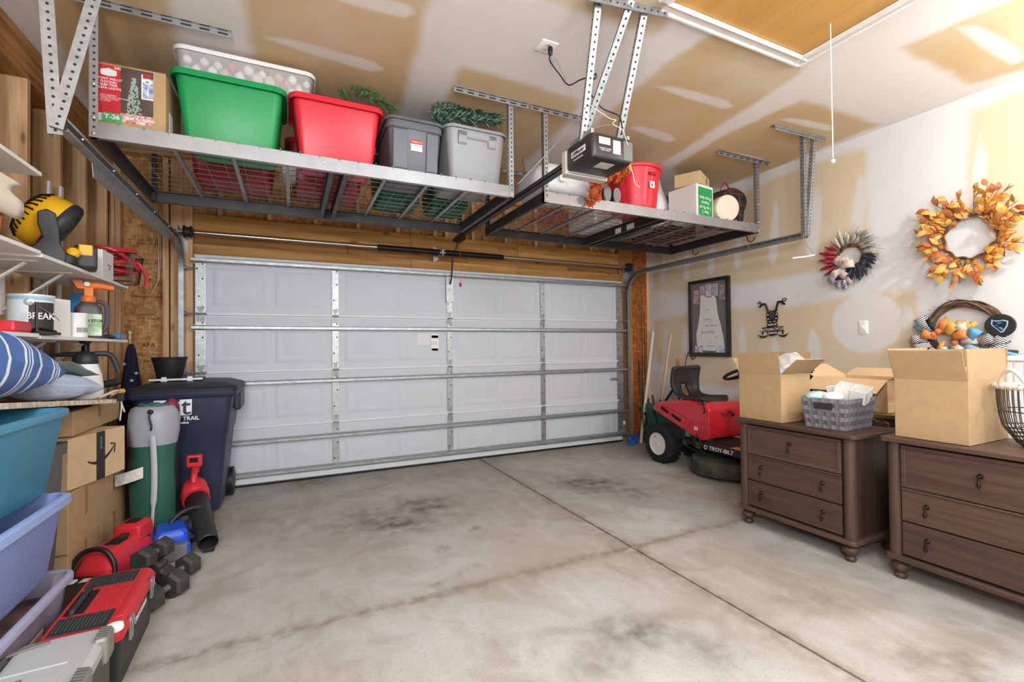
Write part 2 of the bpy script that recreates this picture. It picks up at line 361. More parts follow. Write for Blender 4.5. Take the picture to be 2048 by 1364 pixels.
b = MB(); b.bx(XL-.15, XR+.1, YB-.1, YB, 0, ZC); struct(b.obj('wall_back', M('back_wall_white', 'e4e1dd', .8), None, None))
# -------- concrete floor: four slabs between tooled joints
JY = (P(1227, 1101.7, Z=0).y+P(600, 1258, Z=0).y)/2; JX0 = P(955.9, 916.4, Z=0); JX1 = P(1730, 1364, Z=0)
JX = (JX0.x+JX1.x)/2
def concrete():
    m = bpy.data.materials.new('concrete'); m.use_nodes = True; nt = m.node_tree; b = nt.nodes['Principled BSDF']; b.inputs['Specular IOR Level'].default_value = .3
    tc = nn(nt, 'ShaderNodeTexCoord')
    def noise(s, d=5, st=None, dist=0.):
        n = nn(nt, 'ShaderNodeTexNoise'); n.inputs['Scale'].default_value = s; n.inputs['Detail'].default_value = d; n.inputs['Distortion'].default_value = dist
        if st: mp = nn(nt, 'ShaderNodeMapping'); mp.inputs['Scale'].default_value = st; nt.links.new(tc.outputs['Object'], mp.inputs[0]); nt.links.new(mp.outputs[0], n.inputs['Vector'])
        else: nt.links.new(tc.outputs['Object'], n.inputs['Vector'])
        return n.outputs[0]
    def rng(v, a, c, lo=0., hi=1.):
        r = nn(nt, 'ShaderNodeMapRange'); r.inputs[1].default_value = a; r.inputs[2].default_value = c; r.inputs[3].default_value = lo; r.inputs[4].default_value = hi; nt.links.new(v, r.inputs[0]); return r.outputs[0]
    def mix(f, a, bb, mode='MIX'):
        x = nn(nt, 'ShaderNodeMix', data_type='RGBA', blend_type=mode)
        for i, v in (('Factor', f), ('A', a), ('B', bb)):
            if isinstance(v, (tuple, float)): x.inputs[i].default_value = v
            else: nt.links.new(v, x.inputs[i])
        return x.outputs['Result']
    c = mix(rng(noise(.9, 4), .40, .60), (*lin('bab8b3'), 1), (*lin('aba498'), 1))
    c = mix(rng(noise(3.2, 7, dist=1.2), .45, .68, 0, .68), c, (*lin('989084'), 1))
    c = mix(rng(noise(9, 6, (1, .35, 1), .5), .5, .75, 0, .5), c, (*lin('c6c5c2'), 1))
    c = mix(rng(noise(64, 4), .60, .70, 0, .4), c, (*lin('7b746a'), 1))
    c = mix(rng(noise(120, 2), .3, .7, 0, .35), c, (*lin('8d8983'), 1))
    for attr, col, ns, k in (('stain', '5a5344', 9, 1.0), ('spot', '4d463c', 22, .85), ('grime', '857a6a', 14, .8)):
        a = nn(nt, 'ShaderNodeAttribute', attribute_name=attr); ml = nn(nt, 'ShaderNodeMath', operation='MULTIPLY'); nt.links.new(a.outputs['Fac'], ml.inputs[0]); nt.links.new(rng(noise(ns, 5), .3, .66, .15, 1.2), ml.inputs[1])
        m2 = nn(nt, 'ShaderNodeMath', operation='MULTIPLY', use_clamp=True); m2.inputs[1].default_value = k; nt.links.new(ml.outputs[0], m2.inputs[0]); c = mix(m2.outputs[0], c, (*lin(col), 1))
    nt.links.new(c, b.inputs['Base Color']); nt.links.new(rng(noise(4), .3, .7, .55, .8), b.inputs['Roughness'])
    bp = nn(nt, 'ShaderNodeBump'); bp.inputs['Strength'].default_value = .18; bp.inputs['Distance'].default_value = .004
    nt.links.new(noise(26, 8), bp.inputs['Height']); nt.links.new(bp.outputs[0], b.inputs['Normal'])
    return m
m_conc = concrete()
def blob_fn(bl):
    q = []
    for x, y, rx, ry, s in bl:
        c = P(x, y, Z=0); ex = (P(x+rx, y, Z=0)-c).length; ey = (P(x, y+ry, Z=0)-P(x, y-ry, Z=0)).length/2
        dx = (P(x+rx, y, Z=0)-c).normalized(); q.append((c, dx, ex, ey, s))
    def fn(p2):
        d = np.zeros(len(p2))
        for c, dx, ex, ey, s in q:
            u = (p2[:, 0]-c.x)*dx.x+(p2[:, 1]-c.y)*dx.y; v = -(p2[:, 0]-c.x)*dx.y+(p2[:, 1]-c.y)*dx.x
            d = np.maximum(d, s*np.exp(-1.3*((u/ex)**2+(v/ey)**2)))
        return d
    return fn
stains = [(845, 1012, 75, 20, .9), (790, 1045, 110, 26, .85), (720, 1030, 60, 22, .5), (1180, 968, 85, 22, .9), (1265, 985, 40, 16, .7), (1280, 1265, 130, 40, .75), (1200, 1330, 60, 30, .5), (1420, 1300, 90, 40, .5), (1900, 1330, 120, 40, .6), (1640, 1205, 110, 25, .45), (620, 965, 60, 12, .5), (1420, 935, 40, 10, .6), (1560, 1100, 60, 14, .3)]
spots = [(890, 1096, 16, 7, 1), (900, 1101, 12, 5, .9), (874, 1165, 7, 4, 1), (913, 1162, 6, 4, 1), (952, 1055, 7, 3, .9), (1108, 1166, 9, 5, .9), (1136, 1157, 14, 6, .6), (1250, 1262, 12, 6, 1), (1285, 1268, 8, 5, 1), (1300, 1263, 7, 4, 1), (1235, 1280, 10, 6, 1), (1262, 1275, 7, 5, 1), (1210, 1320, 14, 8, .9), (1195, 1348, 14, 7, 1), (540, 1043, 9, 4, .6), (1380, 955, 5, 3, .9), (1440, 962, 5, 3, 1), (1425, 952, 4, 2, 1), (1455, 958, 4, 2, 1), (763, 970, 4, 2, 1), (1410, 905, 4, 2, 1), (610, 1345, 5, 3, .9)]
def grime_fn(p2):
    a = np.exp(-np.abs(p2[:, 1]-JY)/.045); dx = JX0+(JX1-JX0)*0; lx = JX0.x+(JX1.x-JX0.x)*(p2[:, 1]-JX0.y)/(JX1.y-JX0.y)
    b = .9*np.exp(-np.abs(p2[:, 0]-lx)/.03)+.55*np.exp(-np.abs(p2[:, 0]-lx+.06)/.06)*(p2[:, 1] < 3.6)
    return np.clip(a*1.3+b*1.1, 0, 1.4)
b = MB(); b.bx(XL-.17, XR+.1, YB-.1, YF+.2, -.2, -.02); floor = struct(b.obj('floor', M('joint_dirt', '3b352d', .95, var=(40, .4)), None, None))
g = .0075; lx = lambda y: JX0.x+(JX1.x-JX0.x)*(y-JX0.y)/(JX1.y-JX0.y)
for side, (ya, yb) in ((0, (YB, JY-g)), (0, (JY+g, YF+.12)), (1, (YB, JY-g)), (1, (JY+g, YF+.12))):
    us = cells(0, 1, .018 if side else .022); vs = cells(ya, yb, .05)
    f3 = (lambda u, y: (XL-.14+(lx(y)-g-XL+.14)*u, y)) if not side else (lambda u, y: (lx(y)+g+(XR-lx(y)-g)*u, y))
    fx = lambda fn: (lambda p2, fn=fn: fn(np.array([f3(a, c) for a, c in p2])))
    s_ = link('slab', sheet('slab', us, vs, lambda u, y: (*f3(u, y), 0), m_conc, False, {'stain': fx(blob_fn(stains)), 'spot': fx(blob_fn(spots)), 'grime': fx(grime_fn)}), floor)
    k = s_.modifiers.new('s', 'SOLIDIFY'); k.thickness = .03; k.offset = -1
# -------- left wall: sheathing, studs, top plates (open framing)
m_stud = wood('stud_pine', 'e8c294', 'c4966a', 'Z'); m_studx = wood('plate_pine', 'b07c48', '84562c', 'Y'); m_hdr = wood('header_pine', 'cf9f5c', 'a57234', 'X', .8); m_hdrd = wood('header_pine_dark', 'b2824a', '86582a', 'X', .8)
def osb(name, c1, c2, c3):
    m = M(name, c1, .8); nt = m.node_tree; b = nt.nodes['Principled BSDF']; tc = nn(nt, 'ShaderNodeTexCoord')
    cols = []
    for sc, st in ((60, (1, 1, .25)), (42, (.4, .4, 1))):
        mp = nn(nt, 'ShaderNodeMapping'); mp.inputs['Scale'].default_value = st; mp.inputs['Rotation'].default_value = (.3, .5, .4); nt.links.new(tc.outputs['Object'], mp.inputs[0])
        v = nn(nt, 'ShaderNodeTexVoronoi'); v.inputs['Scale'].default_value = sc; nt.links.new(mp.outputs[0], v.inputs['Vector']); cols.append(v.outputs['Color'])
    s1 = nn(nt, 'ShaderNodeSeparateColor'); nt.links.new(cols[0], s1.inputs[0]); s2 = nn(nt, 'ShaderNodeSeparateColor'); nt.links.new(cols[1], s2.inputs[0])
    cr = nn(nt, 'ShaderNodeValToRGB'); cr.color_ramp.elements[0].color = (*lin(c2), 1); cr.color_ramp.elements[1].color = (*lin(c3), 1); e = cr.color_ramp.elements.new(.5); e.color = (*lin(c1), 1)
    ad = nn(nt, 'ShaderNodeMath', operation='ADD'); nt.links.new(s1.outputs[0], ad.inputs[0]); nt.links.new(s2.outputs[1], ad.inputs[1]); hf = nn(nt, 'ShaderNodeMath', operation='MULTIPLY'); hf.inputs[1].default_value = .5; nt.links.new(ad.outputs[0], hf.inputs[0])
    nt.links.new(hf.outputs[0], cr.inputs[0]); nt.links.new(cr.outputs[0], b.inputs['Base Color'])
    bp = nn(nt, 'ShaderNodeBump'); bp.inputs['Strength'].default_value = .3; bp.inputs['Distance'].default_value = .003; nt.links.new(hf.outputs[0], bp.inputs['Height']); nt.links.new(bp.outputs[0], b.inputs['Normal']); return m
m_osb = osb('strand_board', 'bb8a55', '93683c', 'd6ac78'); m_osbd = osb('strand_board_dark', '9a6c40', '7a522c', 'b38452')
b = MB(); b.bx(XL-.165, XL-.14, YB, YF+.12, 0, ZC); wall_left = struct(b.obj('wall_left', m_osbd, None, None)); wall_left['label'] = 'open stud side wall with bare wood framing'
def piece(name, mat, par, *q, bev=.003): b = MB(); b.bx(*q); return b.obj(name, mat, par, None, bevel=bev, seg=1)
PZ0 = 2.93
for i in range(16): piece('stud', m_stud, wall_left, XL-.14, XL, 5.0-.4365*i, 5.04-.4365*i, 0, PZ0)
for k_, dx in enumerate((.002, 0, -.004)): piece('top_plate', m_studx, wall_left, XL-.14, XL+dx, YB, YF+.1, PZ0+.081*k_, PZ0+.081*k_+.079)
piece('bottom_plate', m_studx, wall_left, XL-.14, XL+.002, YB, YF+.1, .0, .04)
# -------- front wall around the garage door
DX0, DX1, DZ = -.79, 4.10, 2.185
b = MB(); b.bx(XL-.14, -.72, YF+.09, YF+.115, 0, ZC); b.bx(4.03, XR+.1, YF+.09, YF+.115, 0, ZC); b.bx(-.72, 4.03, YF+.09, YF+.115, DZ-.1, ZC)
wall_front = struct(b.obj('wall_front', m_osb, None, None)); wall_front['label'] = 'bare strand board and timber framing around garage door'
for q in ((XL-.14, XL-.10), (XL-.03, XL+.01), (XL+.012, XL+.052),  (-1.045, -1.0)): piece('stud', m_stud, wall_front, q[0], q[1], YF, YF+.09, 0, ZC-.1)
piece('jamb_board', m_stud, wall_front, -.985, -.815, YF-.012, YF+.088, 0, ZC-.1)
piece('jamb_board', wood('jamb_pine_red', 'c08a54', '8f6034', 'Z'), wall_front, 4.115, 4.33, YF-.012, YF+.088, 0, ZC-.1)
piece('strand_panel', osb('strand_board_red', '9a5a26', '7a421a', 'b97a3c'), wall_front, 4.33, 4.60, YF-.005, YF+.03, .56, ZC-.1); piece('strand_panel', osb('strand_board_redder', '8a4a20', '6a3616', 'a8682f'), wall_front, 4.33, 4.60, YF-.004, YF+.03, 0, .555)
piece('stud', m_stud, wall_front, 4.602, 4.638, YF-.002, YF+.09, 0, ZC-.1)
for z0, z1, dy, mt in ((2.165, 2.300, -.012, m_hdr), (2.303, 2.425, .03, m_hdrd), (2.428, 2.585, -.008, m_hdr)):
    xs = [-.813, 1.22, 2.55, 4.112] if dy < 0 else [-.813, .55, 1.9, 3.3, 4.112]
    for a, c in zip(xs, xs[1:]): piece('header_board', mt, wall_front, a, c-.003, YF+dy, YF+.088, z0, z1)
for x in (-.62, -.2, .22, .64, 1.06, 1.48, 1.62, 1.95, 2.38, 2.8, 3.22, 3.64, 4.0): piece('cripple_stud', m_stud, wall_front, x, x+.04, YF+.005, YF+.09, 2.587, ZC-.1)
piece('top_plate', m_hdr, wall_front, XL, XR, YF, YF+.09, ZC-.098, ZC-.003)
# printed grade stamps on the strand board beside the door
m_ink = M('stamp_ink', '3a2a1c', .9)
fm = lambda x, z, s=1: frame_on((x, YF+.0885, z), (1, 0, 0), (0, 0, 1))
for z, t, s in ((1.36, 'APA', .055), (1.21, 'APA', .04), (1.62, 'EXPOSURE 1\n24/16  7/16 IN', .03), (1.80, 'SHEATHING SPAN', .026), (1.95, 'LP', .05), (2.12, 'STRENGTH AXIS\nTHIS DIRECTION', .03), (2.30, '000  PS 2-10\nHUD-UM-40', .028), (2.45, 'MILL 420', .03)):
    text('stamp', t, s, m_ink, wall_front, fm(-1.17, z), .0003)
b = MB(); b.tube([(-1.09, YF+.08, 2.55), (-1.085, YF+.06, 2.2), (-1.09, YF+.05, 1.95), (-1.14, YF+.05, 1.82)], .004); b.tube([(-1.08, YF+.08, 2.55), (-1.072, YF+.06, 2.22), (-1.08, YF+.05, 1.97), (-1.135, YF+.045, 1.83)], .004)
b.obj('cable', M('cable_white', 'd0c8bc', .5), wall_front)
# -------- attic hatch with its trim and pull cord
m_ply = wood('hatch_plywood', 'd0a05a', 'c08c46', 'Y', .25, .6, False)
b = MB(); b.bx(HX0+.02, HX1-.012, HY0+.02, HY1-.012, ZC+.004, ZC+.018); hatch = tag(b.obj('door_2', m_ply, None, None), 'bare plywood attic hatch panel in ceiling', None, None, 'structure')
m_trim = M('trim_white', 'ece8e2', .45, var=(8, .06))
def trim(p, q, out, nm):
    """moulded casing strip: three stepped fillets"""
    b = MB(); p, q, out = Vector(p), Vector(q), Vector(out)
    prof = [(-.014, 0), (-.014, -.012), (0, -.018), (.008, -.014), (.02, -.012), (.045, -.013), (.055, -.02), (.066, -.02), (.07, -.012), (.07, 0)]
    b.loft([[e+out*a+Vector((0, 0, z)) for a, z in prof] for e in (p, q)]); return b.obj(nm, m_trim, None, 25, fixn=True)
trims = [trim((HX0, HY1, ZC), (HX1+.07, HY1, ZC), (0, 1, 0), 'trim_1'), trim((HX1, HY0, ZC), (HX1, HY1+.07, ZC), (1, 0, 0), 'trim_2'), trim((HX0, HY0, ZC), (HX0, HY1, ZC), (-1, 0, 0), 'trim_3')]
for t in trims: tag(t, 'white moulded casing strip around attic hatch', None, None, 'structure')
q = P(1666, 322, Y=1.62); b = MB(); b.tube([(q.x, 1.62, ZC+.005), (q.x+.001, 1.62, q.z+.02)], .003, 6); b.mat(0)
pc = thing('pull_cord', 'thin white pull cord with a round knob hanging from attic hatch', 'pull cord'); b.obj('string', m_white, pc)
b = MB(); b.sph((q.x, 1.62, q.z), .013); b.obj('knob', m_white, pc)
# ============================================================ GARAGE DOOR
m_door = M('door_white', 'cacdd6', .55, var=(3, .03)); m_lip = M('door_lip', 'd6d8de', .45)
DY = 5.10
door = thing('door_1', 'white sectional garage door with raised panels and steel struts', None, (0, 0, 0)); door['kind'] = 'structure'
ZS = [.035, .565, 1.10, 1.645, 2.185]
stx = [-.745, .418, 1.64, 2.855, 4.05]
pan = None
for i in range(4):
    z0, z1 = ZS[i], ZS[i+1]; b = MB(); b.bx(DX0, DX1, DY, DY+.045, z0, z1-.004); sec = b.obj('door_section', m_door, door, None, bevel=.002, seg=1)
    for j in range(4):
        a, c = stx[j]+.07, stx[j+1]-.06; wd = (c-a)/2
        for t in range(2):
            x0 = a+t*wd+.025; x1 = a+(t+1)*wd-.025; pz0, pz1 = z0+.075, z1-.11
            b = MB()
            rect = lambda q, y: [(x0+q, y, pz0+q), (x1-q, y, pz0+q), (x1-q, y, pz1-q), (x0+q, y, pz1-q)]
            b.loft([rect(0, DY-.0005), rect(.02, DY-.006), rect(.04, DY-.006), rect(.06, DY-.0005), rect(.07, DY-.0005), rect(.10, DY-.006)], False, True)
            b.obj('raised_panel', m_door, sec, 20, fixn=True)
    if i: b = MB(); b.bx(DX0+.09, DX1-.07, DY-.022, DY+.002, z0-.012, z0+.016); b.bx(DX0+.09, DX1-.07, DY-.006, DY+.002, z0-.03, z0-.012); b.obj('section_lip', m_lip, sec, None, bevel=.005)
b = MB(); b.bx(DX0+.02, DX1-.02, DY-.014, DY+.03, .03, .085); b.obj('bottom_retainer', m_lip, door, None, bevel=.005)
b = MB(); b.tube([(DX0, DY+.02, .016), (DX1, DY+.02, .016)], .016, 8); b.obj('weather_seal', m_black, door)
b = MB(); b.bx(DX0, DX1, DY-.02, DY, 2.165, 2.19); b.obj('top_cap', m_lip, door, None)
# upright stiles with hinges
def hinge(x, z, par, wd=.05):
    b = MB(); y = DY-.014
    b.prism([(-wd/2, -.07), (wd/2, -.07), (wd/2, -.015), (wd*.3, 0), (-wd*.3, 0), (-wd/2, -.015)], 0, .004, frame_on((x, y, z), (1, 0, 0), (0, 0, 1)))
    b.prism([(-wd/2, .07), (wd/2, .07), (wd*.18, .02), (wd*.3, 0), (-wd*.3, 0), (-wd*.18, .02)][::-1], 0, .004, frame_on((x, y, z), (1, 0, 0), (0, 0, 1)))
    b.cyl((x-wd*.55, y-.008, z), (x+wd*.55, y-.008, z), .008, n=8); b.obj('hinge', m_galvd, par)
for j, x in enumerate(stx):
    wd = .062 if 0 < j < 4 else .085; b = MB()
    for z0, z1 in zip(ZS, ZS[1:]): b.bx(x-wd/2, x+wd/2, DY-.013, DY, z0+.012, z1-.012)
    if j == 2: b.bx(x-.042, x+.042, DY-.035, DY, 1.83, 2.14)
    b.mat(1)
    for z0, z1 in zip(ZS, ZS[1:]):
        for t in (.12, .3, .6, .85): b.lathe([(.008, 0), (.008, .001)], 8, frame_on((x+(.015 if t != .3 else -.015), DY-.0132, z0+(z1-z0)*t), (1, 0, 0), (0, 0, 1)))
    st = b.obj('stile', [m_galv, m_hole], door, None)
    for z in ZS[1:4]: hinge(x, z-.002, st, wd*.85)
    if j in (0, 4):
        s = -1 if j == 0 else 1
        for z in [*ZS[1:4], 2.06, .1]: b = MB(); b.cyl((x+s*.02, DY-.03, z), (x+s*.14, DY-.03, z), .007, n=8); b.cyl((x+s*.105, DY-.03, z), (x+s*.135, DY-.03, z), .021, n=12); b.obj('roller', m_galvd, st)
# horizontal U struts
for z in (2.135, 1.517, .99, .43, .122):
    b = MB(); h = .016; prof = [(0, -h-.009), (-.003, -h-.009), (-.003, -h), (-.06, -h+.005), (-.06, h-.005), (-.003, h), (-.003, h+.009), (0, h+.009), (0, h+.007), (-.057, h-.009), (-.057, -h+.009), (0, -h-.007)]
    b.loft([[(x, DY-.014+a, z+c) for a, c in prof] for x in (DX0-.02, DX1+.03)]); b.obj('strut', m_galv, door, 30, fixn=True)
# lock, labels, opener bracket plate
b = MB(); b.bx(4.0, 4.07, DY-.06, DY-.013, .80, .93); b.bx(3.88, 4.0, DY-.045, DY-.03, .855, .88); b.cyl((3.94, DY-.04, .87), (4.02, DY-.04, .87), .015); b.obj('slide_lock', m_galv, door, None, bevel=.002)
m_stk = M('sticker_white', 'e9e9ec', .6); m_print = M('print_grey', '8b9097', .7)
def sticker(p0, p1, mat, nm='warning_label'):
    a, c = P(*p0, Y=DY-.001), P(*p1, Y=DY-.001); b = MB(); b.bx(min(a.x, c.x), max(a.x, c.x), DY-.008, DY-.0065, min(a.z, c.z), max(a.z, c.z)); return b.obj(nm, mat, door, None)
sticker((834, 667), (860, 690), M('sticker_ghost', 'd9dade', .6)); sticker((862, 667), (877, 701), m_stk); sticker((863, 671), (876, 676), M('label_dark', '39383d', .6)); sticker((863, 697), (876, 701), M('label_blue', '4f86ad', .6))
text('warning_lettering', 'Caution\nspring under\ntension', .014, m_print, door, frame_on((P(869, 684, Y=DY).x, DY-.009, P(869, 686, Y=DY).z), (1, 0, 0), (0, 0, 1)))
sticker((1243, 840), (1250, 849), m_stk); sticker((1243, 837), (1250, 841), M('label_red', 'b8383a', .6))
# ============================================================ TRACKS
def cprof(w, d): return [(-w/2, 0), (-w/2, d), (-w/2+.012, d), (-w/2+.012, d-.003), (-w/2+.003, d-.003), (-w/2+.003, .003), (w/2-.003, .003), (w/2-.003, d-.003), (w/2-.012, d-.003), (w/2-.012, d), (w/2, d), (w/2, 0)]
def track(x, side, label, yend, pl):
    t = thing('door_track', label, 'track')
    # path in the YZ plane; channel opens towards the door (-side in x)
    zt, r, y0 = 2.29, .30, DY-.03; path = [(y0, .05), (y0, zt-r)] + [(y0-r+r*math.cos(a), zt-r+r*math.sin(a)) for a in np.linspace(0.12, PI/2, 9)] + [(y0-r-.2, zt), (yend, zt)]
    rings = []
    for i, (y, z) in enumerate(path):
        a = path[max(i-1, 0)]; c = path[min(i+1, len(path)-1)]; ty, tz = c[0]-a[0], c[1]-a[1]; L = math.hypot(ty, tz); ty, tz = ty/L, tz/L; ny, nz = -tz, ty
        rings.append([(x+side*(.02-d), y+ny*w, z+nz*w) for w, d in cprof(.055, .038)])
    b = MB(); b.loft(rings); ch = b.obj('channel', m_galvd if side > 0 else m_galv, t, 30, fixn=True)
    b = MB(); b.bx(x+side*.02, x+side*.024, y0-.02, y0+.07, .05, zt-r+.05); b.obj('wall_angle', m_galv, t, None)
    for y in np.arange(yend+.15, y0-r, .42): b = MB(); b.sph((x-side*.02, y, zt), (.006, .006, .006), 8, 5); b.obj('bolt', m_screw, t)
    return t, zt
trl, ZT = track(-.885, -1, 'galvanised door track running above the left-hand shelves', 2.63, None)
trr, _ = track(4.175, 1, 'galvanised door track running along the drywall side wall', 2.60, None)
b = MB(); b.prism([(0, 0), (1.75, 0), (1.62, -.06), (.02, -.075)], 0, .003, frame_on((-.905, 3.02, ZT-.02), (0, 1, 0), (0, 0, 1))); b.obj('stiffener_angle', m_galv, trl, None)
def punched(name, p, q, par, wd=.036, up=(0, -1, 0), mat=None, pitch=.034, leg=True):
    """slotted angle iron from p to q: one leg faces 'up', the other folds back; holes follow both legs"""
    p, q, up = Vector(p), Vector(q), Vector(up); z = (q-p); L = z.length; z.normalize(); x = up.cross(z).normalized(); y = z.cross(x)
    m = Matrix(((x.x, y.x, z.x, p.x), (x.y, y.y, z.y, p.y), (x.z, y.z, z.z, p.z), (0, 0, 0, 1)))
    b = MB(); b.bx(-wd/2, wd/2, -.0015, .0015, 0, L, m)
    if leg: b.bx(wd/2-.003, wd/2, -wd, -.0015, 0, L, m)
    b.mat(1); n = int(L/pitch)
    for i in range(n):
        zz = (i+.5)*L/n
        for s in (-1, 1): b.lathe([(.0065, 0), (.0065, .0004)], 8, m @ T(-.002, s*.0016, zz) @ RD(-90*s, 'X'))
        if leg: b.lathe([(.0055, 0), (.0055, .0004)], 6, m @ T(wd/2+.0002, -wd*.55, zz) @ RD(90, 'Y'))
    return b.obj(name, [mat or m_galv, m_hole], par, None)
e = Vector((-.905, 2.64, ZT-.03)); a = P(97, 0, Y=2.61)
punched('hanger_strap', e+Vector((0, -.02, -.02)), e+(a-e)*1.62+Vector((0, -.02, 0)), trl, .05)
a = P(178, 0, Y=2.60); d = a-e; d.y = 0; punched('hanger_strap', e+Vector((.01, -.045, 0)), Vector((-.885, 2.595, ZT-.03))+d*((ZC-ZT+.02)/d.z), trl, .05)
h0, h1 = P(1550, 248, Z=ZC), P(1651, 274, Z=ZC); punched('ceiling_bracket', h0+Vector((0, 0, -.025)), h1+Vector((0, 0, -.025)), trr, .045, (0, -1, 0), m_galvd, .03)
punched('hanger_strap', (4.16, 2.60, ZT-.02), (P(1605, 262, Y=2.58).x, 2.56, ZC-.01), trr, .036, (0, -1, 0), m_galvd, .03); punched('hanger_strap', (4.175, 2.585, ZT-.02), (P(1628, 275, Y=2.56).x, 2.545, ZC-.01), trr, .036, (0, -1, 0), m_galv, .03)
q = P(1607, 480, Y=2.56); b = MB(); l0, l1 = P(1586, 516, Y=2.5), P(1629, 510, Y=2.56); b.tube([q+Vector((.0, 0, .04)), q, l0], .002, 5); b.tube([q, l1], .002, 5)
tb = thing('hanging_handle', 'white bar handle hanging by a wire from the track end', 'handle'); b.obj('wire', m_galvd, tb); b = MB(); b.tube([l0, (l0+l1)/2+Vector((0, 0, -.004)), l1], .007, 8); b.obj('grip', m_white, tb)
# ============================================================ TORSION SPRING SHAFT
ts = thing('torsion_shaft', 'steel torsion shaft with black coil springs above garage door', 'torsion bar'); yS, zS = 5.0, 2.373
b = MB(); b.cyl((-.96, yS, zS), (4.27, yS, zS), .0135, n=14); b.obj('shaft', M('shaft_steel', 'c9cbcc', .25, .95), ts)
m_spring = M('spring_black', '161618', .4, .3)
for x0, x1 in ((.86, 1.50), (1.57, 2.25)):
    n = int((x1-x0)/.008); b = MB(); b.lathe([(.033 if i % 2 else .0285, x0+(x1-x0)*i/n) for i in range(n+1)], 14, T(0, yS, zS) @ RD(90, 'Y')); b.obj('coil_spring', m_spring, ts, 60)
for x in (.845, 2.262): b = MB(); b.lathe([(.02, -.02), (.03, -.015), (.03, .015), (.02, .02)], 12, T(x, yS, zS) @ RD(90, 'Y')); b.obj('winding_cone', m_spring, ts)
b = MB(); b.lathe([(.045, -.012), (.05, 0), (.045, .012)], 6, T(1.535, yS, zS) @ RD(90, 'Y')); b.prism([(-.03, -.09), (.03, -.06), (.03, .06), (-.03, .09)], 0, .005, frame_on((1.50, YF-.015, zS), (1, 0, 0), (0, 0, 1))); b.bx(1.50, 1.505, yS, YF-.015, zS-.03, zS+.03); b.obj('centre_bracket', m_galv, ts, None)
for x, s in ((-.83, 1), (4.15, -1)):
    b = MB(); b.lathe([(.02, -.035), (.055, -.03), (.06, -.02), (.045, -.012), (.047, .02), (.06, .026), (.03, .045), (.018, .05)], 20, T(x, yS, zS) @ RD(90*s, 'Y')); b.obj('cable_drum', M('drum_grey', '3a3b3e', .45, .5), ts)
    b = MB(); b.bx(x-s*.075, x-s*.07, yS-.04, YF-.014, zS-.16, zS+.05); b.bx(x-s*.075, x-s*.02, YF-.017, YF-.0125, zS-.16, zS+.05); b.obj('end_bearing_plate', m_galv, ts, None)
    b = MB(); b.tube([(x-s*.045, yS+.045, zS), (x-s*.055, DY-.02, .12)], .0016, 4); b.obj('lift_cable', m_galvd, ts)
# ============================================================ OPENER
m_opd = M('opener_dark', '2d2a29', .35, bump=(180, .05)); m_opg = M('opener_grey_band', '6b6764', .4); m_lens = M('opener_lens', 'c9c4bd', .45)
op = thing('garage_door_opener', 'dark ceiling-hung garage door opener motor on steel straps', 'door opener')
ox0, ox1, oy0, oy1, oz0, oz1 = 1.565, 1.865, 2.19, 2.475, 2.40, 2.545
b = MB(); cx_, w_ = (ox0+ox1)/2, ox1-ox0; d_ = oy1-oy0
b.loft([[(x+cx_, y+(oy0+oy1)/2, z) for x, y in rrect(w_-k, d_-k, .03)] for z, k in ((oz0, .02), (oz0+.006, .006), (oz0+.02, 0), (oz1-.02, 0), (oz1, .01))]); b.obj('motor_housing', m_opd, op, 40)
b = MB(); b.prism([(x, y) for x, y in rrect(w_+.012, .10, .04)], 0, .02, T(cx_, oy1+.01, oz0-.004)); b.loft([[(cx_+(u-.5)*(w_+.02), oy1-.01+.075*math.sin(PI*min(1, max(0, .15+.7*u)))*(1-.25*k), oz0-.01+.02*k*0+z) for u in np.linspace(0, 1, 13)]+[(cx_+(.5-u)*(w_+.02), oy1-.015, oz0-.01+z) for u in (0, 1)] for z, k in ((0, .6), (.01, 0), (.13, 0), (.142, .5))]); b.obj('light_lens', m_lens, op, 40, fixn=True)
b = MB(); b.bx(cx_-.05, cx_+.05, 2.30, 2.42, oz1, oz1+.03); b.bx(ox0+.01, ox0+.03, 2.21, 2.44, oz1-.005, oz1+.03); b.bx(ox1-.03, ox1-.01, 2.21, 2.44, oz1-.005, oz1+.03); b.obj('mounting_bracket', m_galv, op, None)
b = MB(); b.bx(cx_-.016, cx_+.016, 2.30, 5.10, oz1+.004, oz1+.010); b.bx(cx_-.004, cx_+.004, 2.30, 5.10, oz1+.010, oz1+.04); b.bx(cx_-.028, cx_+.028, 2.30, 5.10, oz1-.012, oz1-.006); b.bx(cx_-.028, cx_-.024, 2.30, 5.10, oz1-.012, oz1+.012); b.bx(cx_+.024, cx_+.028, 2.30, 5.10, oz1-.012, oz1+.012); b.obj('rail', m_rackd, op, None)
b = MB(); n = 190
for i in range(n): b.box((cx_-.018, 2.48+i*.0137, oz1+.018), (.008, .007, .006))
ch_ = b.obj('chain', M('chain_black', '1d1c1c', .4, .6), op, None); ch_['kind'] = 'stuff'
b = MB(); b.tube([(cx_, 4.93, oz1-.02), (1.655, DY-.09, 2.33), (1.645, DY-.08, 2.10), (1.64, DY-.05, 2.03)], .009, 6); b.bx(cx_-.03, cx_+.03, 4.82, 5.0, oz1-.05, oz1-.012); b.obj('door_arm', m_black, op, 30)
rp = P(921, 570, Y=4.9); b = MB(); b.tube([(rp.x, 4.9, oz1-.05), (rp.x+.002, 4.9, rp.z+.03)], .002, 5); b.obj('release_cord', M('cord_red', 'b0675c', .8), op); b = MB(); b.lathe([(.003, .03), (.012, .02), (.015, 0), (.012, -.015), (.004, -.02)][::-1], 8, T(rp.x, 4.9, rp.z)); b.obj('release_grip', M('grip_red', '96303a', .5), op)
